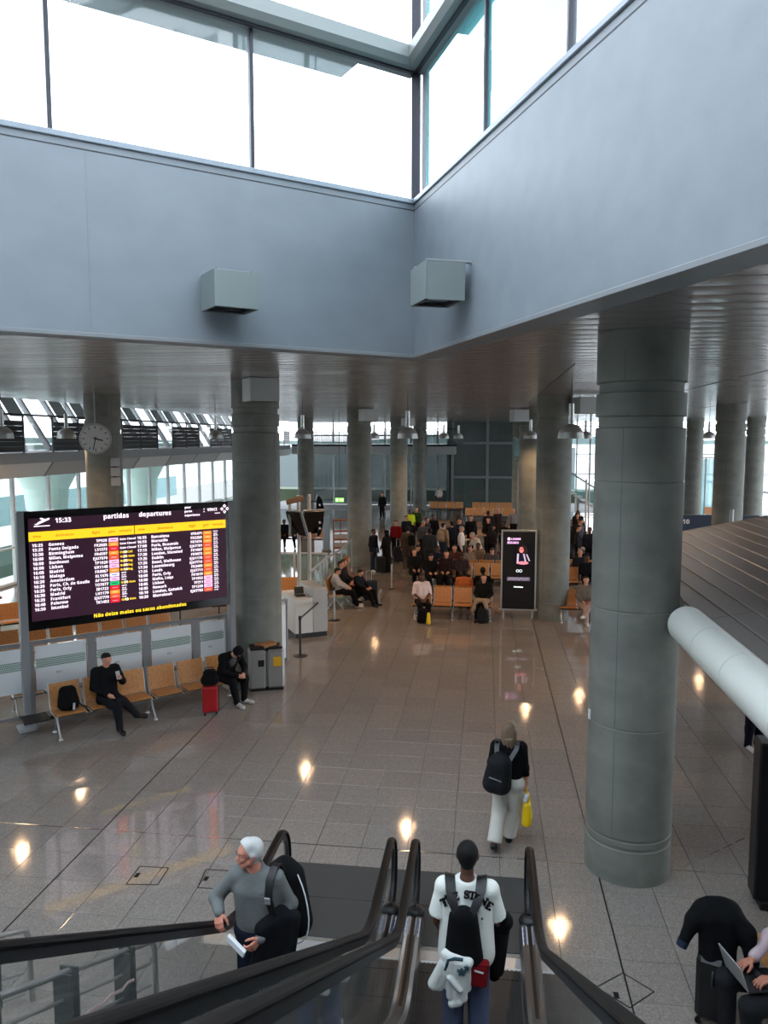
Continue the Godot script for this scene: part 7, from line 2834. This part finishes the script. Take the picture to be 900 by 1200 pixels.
func laptop_man() -> void:
	var at := Vector3(3.56, 0, -6.26)
	var turn := -PI / 2 + 0.12
	var t := thing("person", "person in dark trousers and a pale shirt typing on a laptop at the right edge", "person", at, turn)
	# facing left in the picture: his right side is the far one
	var j := skel(true, {"pel": Vector3(0, 0.56, 0.0), "hed": Vector3(0, 1.28, 0.03), "el": Vector3(0.26, 0.82, 0.06), "wl": Vector3(0.13, 0.75, 0.3), "er": Vector3(-0.26, 0.84, 0.06), "wr": Vector3(-0.1, 0.76, 0.33), "kl": Vector3(0.16, 0.53, 0.5), "al": Vector3(0.16, 0.09, 0.46), "tl": Vector3(0.17, 0.03, 0.62), "kr": Vector3(-0.17, 0.55, 0.52), "ar": Vector3(-0.16, 0.09, 0.5), "tr": Vector3(-0.17, 0.03, 0.66)})
	var b := bone_sets(j)
	var body := Flesh.new()
	add_tags(body, b, ["torso", "neck", "uarml", "uarmr", "farml", "farmr", "pelvis", "thighl", "thighr", "shinl", "shinr"], 0.0)
	var bm: Mb = body.mesh(0.015, 0.03)[0]
	bm.join(face_flesh(j, 0.008))
	for s in ["l", "r"]:
		bm.join(hand_flesh(j["w" + s], Vector3(0.1 if s == "r" else -0.1, -0.25, 1), Vector3(0, -1, -0.2), Vector3(-1 if s == "l" else 1, 0, 0), 0.5, 0.12))
	obj("body", bm, plain(Color(0.74, 0.5, 0.41), 0.55), t)
	obj("hair", shrink(layer({}, [], 0, [[Vector3(0, -0.5, 0.866), -0.5 * 1.33 + 0.07]], 0.01, 0.02, [[j.hed + Vector3(0, 0.045, -0.035), j.hed + Vector3(0, 0.05, 0.025), 0.1, 0.09]]), j.hed), plain(Color(0.06, 0.05, 0.045), 0.8), t)
	var sh := Flesh.new()
	add_tags(sh, b, ["torso"], 0.016)
	for s in ["l", "r"]:
		sh.cap(j["s" + s], j["e" + s], 0.072, 0.064)
		sh.cap(j["e" + s], j["e" + s].lerp(j["w" + s], 0.86), 0.062, 0.05)
	sh.cuts = [[Vector3.UP, 1.13], [Vector3.DOWN, -0.52]]
	obj("shirt", sh.mesh(0.013, 0.035)[0], fabric(Color(0.78, 0.7, 0.72)), t)
	var tr := Flesh.new()
	add_tags(tr, b, ["pelvis"], 0.014)
	for s in ["l", "r"]:
		tr.cap(j["h" + s], j["k" + s], 0.112, 0.092)
		tr.cap(j["k" + s], j["a" + s], 0.09, 0.075)
	tr.cuts = [[Vector3.DOWN, -0.05]]
	obj("trousers", tr.mesh(0.014, 0.022)[0], fabric(Color(0.12, 0.125, 0.135)), t)
	shoes(b, "shoe", M.black, t)
	var xf := Transform3D(Basis(Vector3.UP, turn), at)
	var lp := thing("laptop", "open dark laptop on the lap of the person at the right edge", "laptop", at, turn)
	var base := Mb.new()
	base.box(Vector3(0.0, 0.665, 0.4), Vector3(0.34, 0.018, 0.24), Basis(Vector3.RIGHT, -0.05), 0.004)
	var lbase := obj("base", base, plain(Color(0.2, 0.2, 0.21), 0.35), lp)
	var keys := Mb.new()
	for r in 5:
		for k in 12:
			keys.box(Vector3(-0.14 + k * 0.0255, 0.676 + (r - 2) * 0.0008, 0.44 - r * 0.022), Vector3(0.02, 0.004, 0.016), Basis(Vector3.RIGHT, -0.05))
	obj("keyboard", keys, M.black, lbase)
	var lid := Mb.new()
	var lb := Basis(Vector3.RIGHT, 0.35)
	lid.box(Vector3(0, 0.67, 0.525) + lb * Vector3(0, 0.12, 0), Vector3(0.34, 0.23, 0.01), lb, 0.003)
	var llid := obj("lid", lid, M.alu, lp)
	var sc := Mb.new()
	sc.box(Vector3(0, 0.67, 0.525) + lb * Vector3(0, 0.122, -0.006), Vector3(0.32, 0.2, 0.002), lb)
	obj("screen", sc, M.screen_black, llid)


# ---------------------------------------------------------------- the crowd
func build_people_far() -> void:
	var T := {}
	var c := 0.021
	T.stand = dressed(skel(false), c)
	T.stand_short = dressed(skel(false, {"el": Vector3(0.24, 1.13, -0.02), "wl": Vector3(0.16, 1.0, 0.2)}), c, {"short": true})
	T.stand_phone = dressed(skel(false, {"el": Vector3(0.23, 1.14, 0.0), "wl": Vector3(0.08, 1.2, 0.25), "wr": Vector3(-0.24, 0.87, 0.05), "er": Vector3(-0.25, 1.13, -0.02), "hb": Basis(Vector3.RIGHT, 0.3)}), c)
	T.stand_coat = dressed(skel(false, {"kl": Vector3(0.12, 0.5, 0.06), "al": Vector3(0.13, 0.09, 0.0), "tl": Vector3(0.16, 0.03, 0.15)}), c, {"coat": true})
	T.stand_long = dressed(skel(false, {"wl": Vector3(0.1, 1.02, 0.2), "el": Vector3(0.25, 1.12, 0.02)}), c, {"hair": "long"})
	T.robe = dressed(skel(false, {"wl": Vector3(0.1, 1.0, 0.22), "el": Vector3(0.24, 1.12, 0.04)}), c, {"hair": "scarf", "robe": true})
	T.lean = dressed(skel(false, {"che": Vector3(0, 1.25, 0.12), "nek": Vector3(0, 1.4, 0.2), "hed": Vector3(0, 1.52, 0.29), "sl": Vector3(0.19, 1.35, 0.14), "el": Vector3(0.23, 1.08, 0.26), "wl": Vector3(0.14, 0.9, 0.42), "hb": Basis(Vector3.RIGHT, 0.4)}), c)
	T.sit = dressed(skel(true), c)
	T.sit_short = dressed(skel(true, {"wl": Vector3(0.06, 0.63, 0.26), "hb": Basis(Vector3.RIGHT, 0.25)}), 0.018, {"short": true})
	T.sit_long = dressed(skel(true, {"hb": Basis(Vector3.UP, 0.3)}), 0.018, {"hair": "long"})
	T.sit_slump = dressed(skel(true, {"che": Vector3(0, 0.86, -0.13), "nek": Vector3(0, 1.01, -0.13), "hed": Vector3(0.02, 1.13, -0.06), "sl": Vector3(0.19, 0.97, -0.13), "hb": Basis(Vector3.RIGHT, 0.45), "kl": Vector3(0.16, 0.49, 0.42), "al": Vector3(0.12, 0.09, 0.56), "tl": Vector3(0.14, 0.04, 0.7)}), c)
	T.sit_crossed = dressed(skel(true, {"kl": Vector3(0.06, 0.56, 0.44), "al": Vector3(-0.12, 0.3, 0.56), "tl": Vector3(-0.2, 0.26, 0.66), "kr": Vector3(-0.06, 0.47, 0.45), "ar": Vector3(-0.03, 0.09, 0.46), "tr": Vector3(-0.03, 0.03, 0.62)}), 0.018, {"hair": "long"})
	var K := Color(0.045, 0.047, 0.055)      # black
	var NV := Color(0.07, 0.08, 0.12)        # navy
	var GR := Color(0.3, 0.3, 0.31)
	var WH := Color(0.8, 0.78, 0.76)
	var BE := Color(0.58, 0.5, 0.42)
	var BR := Color(0.3, 0.26, 0.23)
	var JE := Color(0.17, 0.2, 0.27)
	var HB := Color(0.05, 0.045, 0.042)
	var HG := Color(0.55, 0.53, 0.52)
	var HN := Color(0.2, 0.14, 0.1)
	var SD := Color(0.36, 0.24, 0.18)
	# kind, x, z, turn, size, skin, top, bottom, shoes, hair, label
	var away := PI - 0.13
	var list := [
		["stand", -0.41, -30.35, 1.0, 0.98, SD, NV, JE, WH, HB, "person in a navy jacket and jeans just right of the ramp column"],
		["robe", 0.1, -30.3, -2.2, 0.95, SD, K, K, K, HB, "person in a long black robe and headscarf behind the pale belt post"],
		["stand", 0.52, -33.6, -0.4, 0.98, SKIN, Color(0.5, 0.07, 0.07), K, K, HB, "person in a red top among the standing travellers"],
		["stand_coat", 0.97, -31.0, away, 1.0, SKIN, BR, Color(0.36, 0.3, 0.26), BR, HB, "person in a brown coat and beige trousers carrying a black backpack"],
		["stand_short", 1.31, -38.4, 0.4, 1.0, SD, Color(0.75, 0.85, 0.15), K, K, HB, "staff person in a bright yellow safety vest behind the queue"],
		["stand", 1.66, -39.3, 0.2, 1.02, SKIN, Color(0.16, 0.24, 0.08), K, K, HB, "dark staff person standing behind the yellow safety vest"],
		["stand_phone", 1.7, -33.0, 0.3, 1.0, SKIN, GR, K, K, HG, "person in a grey top and black trousers at the middle of the queue"],
		["stand_coat", 1.8, -29.9, away, 1.03, SD, Color(0.16, 0.17, 0.18), K, K, HB, "tall dark person at the left end of the seated rows"],
		["stand_phone", 2.5, -32.2, 2.4, 1.0, SKIN, BE, JE, K, HB, "person with a beige backpack left of the white-vested one"],
		["stand", 2.9, -32.9, -2.5, 1.0, SKIN, NV, K, K, HB, "person in dark blue behind the grey-haired one in white"],
		["stand_phone", 3.15, -31.0, 1.3, 1.0, SKIN, WH, K, K, HG, "grey-haired person in a white top with a yellow sash"],
		["lean", 3.72, -29.9, -1.2, 1.0, SKIN, Color(0.74, 0.7, 0.64), K, K, HG, "white-haired person in a cream shirt bending to the left"],
		["stand", 4.03, -35.4, 0.1, 1.0, SKIN, K, K, K, HB, "dark-clothed person behind the one in the cream shirt"],
		["stand_long", 4.7, -34.4, -0.6, 1.0, SKIN, K, NV, K, HN, "dark-clothed long-haired person just left of the totem's top"],
		["stand", 5.1, -37.4, 2.6, 1.02, SD, NV, K, K, HB, "navy-clothed person whose head shows over the totem's left half"],
		["stand_coat", 5.75, -38.6, 0.5, 1.02, SKIN, Color(0.18, 0.13, 0.12), K, K, HG, "brown-coated person whose head shows over the totem's right half"],
		["stand_long", 3.55, -36.5, 3.0, 0.98, SKIN, Color(0.35, 0.3, 0.3), K, K, HN, "long-haired person in a grey-brown top far behind the cream shirt"],
		["stand", 2.3, -35.8, 0.0, 1.0, SD, K, NV, K, HB, "dark person at the back of the queue, left of the beige backpack"],
		["stand_short", 4.1, -57.2, 0.2, 0.98, SKIN, WH, GR, K, HB, "tiny person in a white top in front of the far glass wall"],
		["stand", -0.12, -50.5, -0.5, 1.0, SKIN, K, K, K, HB, "tiny dark person beyond the queue, left of the far slim column"],
		["stand_coat", 8.3, -35.6, 0.2, 1.03, SD, K, K, K, HB, "dark person standing tallest in the gap right of the totem column"],
		["stand", 8.75, -34.2, -0.3, 1.0, SKIN, NV, K, K, HB, "navy person in the gap right of the totem column"],
		["stand_long", 9.2, -36.4, 0.6, 1.0, SKIN, K, K, K, HB, "dark long-haired person farther back in the gap beside the foreground column"],
		["stand_phone", 8.0, -31.4, 1.2, 1.0, SKIN, Color(0.13, 0.14, 0.17), K, K, HB, "slate-clothed person at the left of the gap right of the totem column"],
		["stand_short", 7.05, -24.3, 3.0, 0.98, SKIN, Color(0.42, 0.41, 0.43), K, K, HN, "person in a pale grey top partly hidden by the foreground column"],
		["stand", 1.95, -34.6, 1.0, 1.0, SKIN, Color(0.2, 0.2, 0.22), K, K, HN, "person in charcoal between the grey top and the beige backpack"],
		["stand_coat", 3.35, -33.8, -0.8, 1.02, SKIN, Color(0.13, 0.14, 0.18), K, K, HB, "slate-coated person half hidden behind the white vest"],
		["stand_long", 4.45, -31.6, 2.2, 0.98, SKIN, Color(0.12, 0.1, 0.1), K, K, HB, "black-haired person standing between the cream shirt and the totem"],
		["stand_phone", 5.2, -33.0, -0.9, 1.0, SD, K, K, K, HB, "dark person looking down just left of the totem's top edge"],
		["stand", 6.6, -39.0, 0.2, 1.0, SKIN, Color(0.5, 0.48, 0.47), K, K, HG, "pale-clothed person behind the totem's right edge"],
		["stand_coat", 1.05, -35.4, 0.5, 1.0, SKIN, Color(0.1, 0.11, 0.14), K, K, HN, "dark-coated person behind the brown coat"],
		["sit", 1.1, -27.3, 0.2, 1.0, SKIN, Color(0.09, 0.09, 0.1), K, K, HN, "brown-haired dark person left of the slumped one in the third row"],
		["sit_slump", 2.75, -26.8, 0.1, 1.0, SD, Color(0.2, 0.15, 0.15), K, K, HB, "dark brown-clad person at the middle of the third row"],
		["sit", 4.45, -28.3, 0.1, 1.0, SKIN, Color(0.36, 0.2, 0.2), NV, K, HB, "person in a dull red top close to the totem's left edge"],
		["sit", 4.9, -29.4, 0.2, 1.0, SKIN, NV, K, K, HB, "navy person sitting behind the dull red top"],
		["stand_coat", 8.05, -33.0, -0.6, 1.04, SD, Color(0.06, 0.06, 0.07), K, K, HB, "broad dark person at the left of the right-hand crowd"],
		["stand_phone", 8.9, -32.0, 0.8, 1.0, SKIN, Color(0.2, 0.21, 0.24), K, K, HB, "grey-blue person reading a phone beside the foreground column"],
		["sit", 6.95, -26.0, 0.1, 0.98, SD, K, K, K, HB, "dark person on the bench behind the patterned shirt"],
		["stand", 9.3, -39.5, 0.0, 1.03, SD, NV, K, K, HB, "navy person farthest back in the right-hand crowd"],
		["stand_coat", 7.35, -30.9, 0.6, 1.02, SKIN, K, K, K, HB, "black-clothed person just behind the edge of the totem column"],
		["stand", 8.15, -30.2, -0.4, 1.03, SD, Color(0.1, 0.11, 0.15), K, K, HB, "dark slate person next to the foreground column's left edge"],
		["stand_phone", 8.55, -33.2, 0.9, 1.04, SKIN, Color(0.26, 0.27, 0.3), K, K, HB, "blue-grey person between the navy and the broad dark one on the right"],
		["stand_long", 9.55, -37.6, -0.2, 1.02, SD, K, K, K, HB, "black-haired dark person far back beside the thin pale poles"],
		["stand_coat", 8.6, -37.2, 0.3, 1.04, SKIN, Color(0.09, 0.09, 0.11), K, K, HB, "dark-coated person left of the thin pale poles"],
		["sit", 7.0, -27.1, 0.1, 1.0, SKIN, Color(0.1, 0.11, 0.13), K, K, HG, "grey-haired person in slate on the row behind the empty bench"],
		["stand", 25.6, -53.0, 0.1, 1.02, SKIN, GR, K, K, HG, "grey-clothed person near the far right windows"],
		["stand_coat", 25.1, -52.4, 0.8, 1.0, SD, K, K, K, HB, "black-clothed person beside the grey one near the far right windows"],
		["stand", 6.32, -12.7, 0.3, 1.0, SKIN, NV, Color(0.06, 0.07, 0.12), WH, HB, "person in navy trousers and white shoes under the white canopy edge"],
		["sit_short", 1.12, -22.3, 0.1, 1.0, SD, Color(0.82, 0.76, 0.76), K, K, HB, "person in a white shirt sitting on the front bench of the gate"],
		["sit_long", 2.93, -22.3, -0.3, 0.98, SKIN, K, K, K, HB, "person in black with a beige coat on the lap on the front bench"],
		["sit", 2.45, -23.15, PI - 0.13, 1.0, SD, Color(0.7, 0.38, 0.2), K, K, HB, "person in an orange top seen from behind at the back of the front bench"],
		["sit", 3.02, -23.2, PI - 0.13, 1.03, SKIN, K, K, K, HB, "dark-haired person seen from behind next to the orange top"],
		["sit_slump", 1.65, -26.75, 0.2, 1.0, SKIN, K, K, K, HB, "slumped person in black at the left end of the third row"],
		["sit_long", 2.2, -26.85, -0.2, 1.0, SKIN, Color(0.16, 0.1, 0.11), K, K, HN, "person in a dark wine top on the third row"],
		["sit", 2.0, -28.1, 0.3, 1.0, SD, NV, K, K, HB, "navy-clothed person sitting behind the slumped one"],
		["sit_long", 2.62, -28.3, -0.4, 1.0, SKIN, Color(0.34, 0.2, 0.19), K, K, HN, "person in a floral reddish dress in the middle of the seated rows"],
		["sit_long", 3.15, -28.0, 0.5, 1.02, SKIN, Color(0.46, 0.4, 0.34), BE, K, HN, "person in a beige jacket sitting behind the empty seats"],
		["sit", 3.5, -28.4, -0.5, 1.05, SD, Color(0.52, 0.44, 0.36), K, K, HB, "dark-haired person in a tan jacket sitting behind the empty seats"],
		["sit_slump", 3.95, -28.0, -0.3, 1.02, SKIN, GR, K, K, HN, "person in a grey checked jacket sitting left of the totem"],
		["sit_slump", 1.3, -29.0, 0.4, 1.0, SKIN, K, K, K, HB, "dark person sitting at the feet of the tall dark one"],
		["sit_crossed", 5.85, -21.95, -0.1, 0.98, SKIN, Color(0.42, 0.4, 0.37), Color(0.66, 0.56, 0.53), WH, HB, "person in a patterned shirt sitting with crossed legs left of the foreground column"],
		["sit", 6.75, -28.1, 0.2, 1.0, SKIN, K, K, K, HG, "grey-haired dark person in the seated crowd right of the totem column"],
		["sit_slump", 7.35, -28.2, -0.2, 1.02, SD, NV, K, K, HG, "white-haired navy person in the seated crowd right of the totem column"],
		["sit_long", 7.9, -28.0, 0.1, 1.0, SKIN, Color(0.15, 0.13, 0.14), K, K, HN, "brown-haired dark person by the edge of the foreground column"],
		["sit", 7.2, -30.0, 0.3, 1.05, SKIN, Color(0.12, 0.14, 0.18), K, K, HB, "slate-clothed person one row behind the white-haired navy one"],
		["sit_slump", -1.4, -23.85, PI / 2, 1.0, SKIN, Color(0.66, 0.64, 0.63), K, WH, HB, "person in a pale top leaning back at the near end of the ramp bench"],
		["sit", -1.36, -24.45, PI / 2 - 0.2, 1.02, SKIN, K, K, K, HB, "dark-haired person in black, second from the near end of the ramp bench"],
		["sit_long", -1.3, -25.0, PI / 2 - 0.3, 1.0, SKIN, Color(0.1, 0.1, 0.11), K, WH, HN, "long-haired person third along the ramp bench"],
		["sit_long", -1.22, -25.6, PI / 2, 1.0, SKIN, Color(0.5, 0.36, 0.28), K, K, Color(0.48, 0.33, 0.2), "fair-haired person at the far end of the ramp bench"],
		["sit_slump", -0.72, -24.2, PI / 2 - 0.5, 0.9, SKIN, NV, K, K, HB, "person in navy sitting low in front of the ramp bench"],
		["sit", -4.9, -37.4, -0.1, 1.0, SD, K, K, K, HB, "dark person at the left of the bench behind the gate sign posts"],
		["sit_slump", -4.3, -37.4, 0.2, 1.0, SKIN, NV, NV, K, HB, "navy person in the middle of the bench behind the gate sign posts"],
		["sit", -5.4, -37.3, 0.3, 1.0, SKIN, Color(0.14, 0.14, 0.16), K, K, HB, "slate-clothed person leftmost behind the gate sign posts"],
	]
	for k in list.size():
		var p = list[k]
		var t := thing("person", p[10], "person", Vector3(p[1], 0, p[2]), p[3])
		var o := obj("body", T[p[0]], null, t)
		o.scale = Vector3.ONE * p[4]
		wear(o, p[5], p[6], p[7], p[8], p[9])
	# luggage of the crowd
	var bag := func(called: String, label: String, cat: String, at: Vector3, turn: float, s: Vector3, m: Material) -> void:
		var t := thing(called, label, cat, at, turn)
		var b := Mb.new()
		b.box(Vector3(0, s.y / 2 + 0.04, 0), s, Basis(), 0.05)
		obj("shell", b, m, t)
		var w := Mb.new()
		for x in [-0.4, 0.4]:
			w.cyl(Vector3(x * s.x - 0.01, 0.03, 0), Vector3(x * s.x + 0.01, 0.03, 0), 0.03, 0.03, 8)
		obj("wheels", w, M.rubber, t)
		var h := Mb.new()
		h.tube([Vector3(-0.1, s.y, -s.z * 0.3), Vector3(-0.1, s.y + 0.35, -s.z * 0.3), Vector3(0.1, s.y + 0.35, -s.z * 0.3), Vector3(0.1, s.y, -s.z * 0.3)], 0.01, 5)
		obj("handle", h, M.alu, t)
	bag.call("suitcase", "dark suitcase between the navy jacket and the black robe", "suitcase", Vector3(-0.16, 0, -30.1), 0.3, Vector3(0.4, 0.62, 0.25), M.black)
	bag.call("suitcase", "dark suitcase at the feet of the person in the red top", "suitcase", Vector3(0.62, 0, -32.6), -0.2, Vector3(0.42, 0.66, 0.26), plain(NV))
	bag.call("suitcase", "dark suitcase beside the person under the white canopy edge", "suitcase", Vector3(6.72, 0, -12.9), 0.2, Vector3(0.4, 0.6, 0.26), M.black)
	bag.call("suitcase", "navy suitcase at the end of the ramp bench group", "suitcase", Vector3(-0.45, 0, -24.9), 0.6, Vector3(0.45, 0.62, 0.28), plain(Color(0.07, 0.09, 0.14)))
	var soft := func(called: String, label: String, cat: String, at: Vector3, turn: float, bones: Array, m: Material) -> void:
		var f := Flesh.new()
		for q in bones:
			f.cap(q[0], q[1], q[2], q[3])
		f.cuts = [[Vector3.DOWN, 0.0]] if at.y == 0.0 else []
		var t := thing(called, label, cat, at, turn)
		obj("bag", f.mesh(0.02, 0.04)[0], m, t)
	var pack := [[Vector3(-0.06, 0.1, 0), Vector3(-0.05, 0.34, -0.02), 0.11, 0.1], [Vector3(0.06, 0.1, 0), Vector3(0.05, 0.34, -0.02), 0.11, 0.1]]
	soft.call("backpack", "black backpack on the person in the brown coat", "backpack", Vector3(1.12, 1.0, -30.74), 0.0, pack, fabric(K))
	soft.call("backpack", "beige backpack worn by the person left of the white-vested one", "backpack", Vector3(2.37, 1.0, -31.95), 0.0, pack, fabric(BE))
	soft.call("backpack", "black backpack between the feet of the person in the white shirt", "backpack", Vector3(1.12, 0, -21.75), 0.0, pack, fabric(K))
	soft.call("backpack", "dark grey backpack between the feet of the person with the beige coat", "backpack", Vector3(2.85, 0, -21.75), 0.2, pack, fabric(Color(0.1, 0.1, 0.11)))
	soft.call("shopping_bag", "yellow bag in front of the person in the white shirt", "bag", Vector3(1.27, 0, -21.5), 0.0, [[Vector3(0, 0.08, 0), Vector3(0, 0.33, 0), 0.07, 0.045]], M.yellow_plastic)
	soft.call("coat", "beige coat lying over the knees of the person in black", "coat", Vector3(2.87, 0.55, -22.0), -0.3, [[Vector3(-0.16, 0.06, 0.05), Vector3(0.16, 0.06, 0.05), 0.08, 0.08], [Vector3(-0.16, 0.03, 0.12), Vector3(-0.24, -0.22, 0.2), 0.08, 0.06], [Vector3(0.1, 0.03, 0.15), Vector3(0.16, -0.12, 0.2), 0.07, 0.06]], fabric(BE))
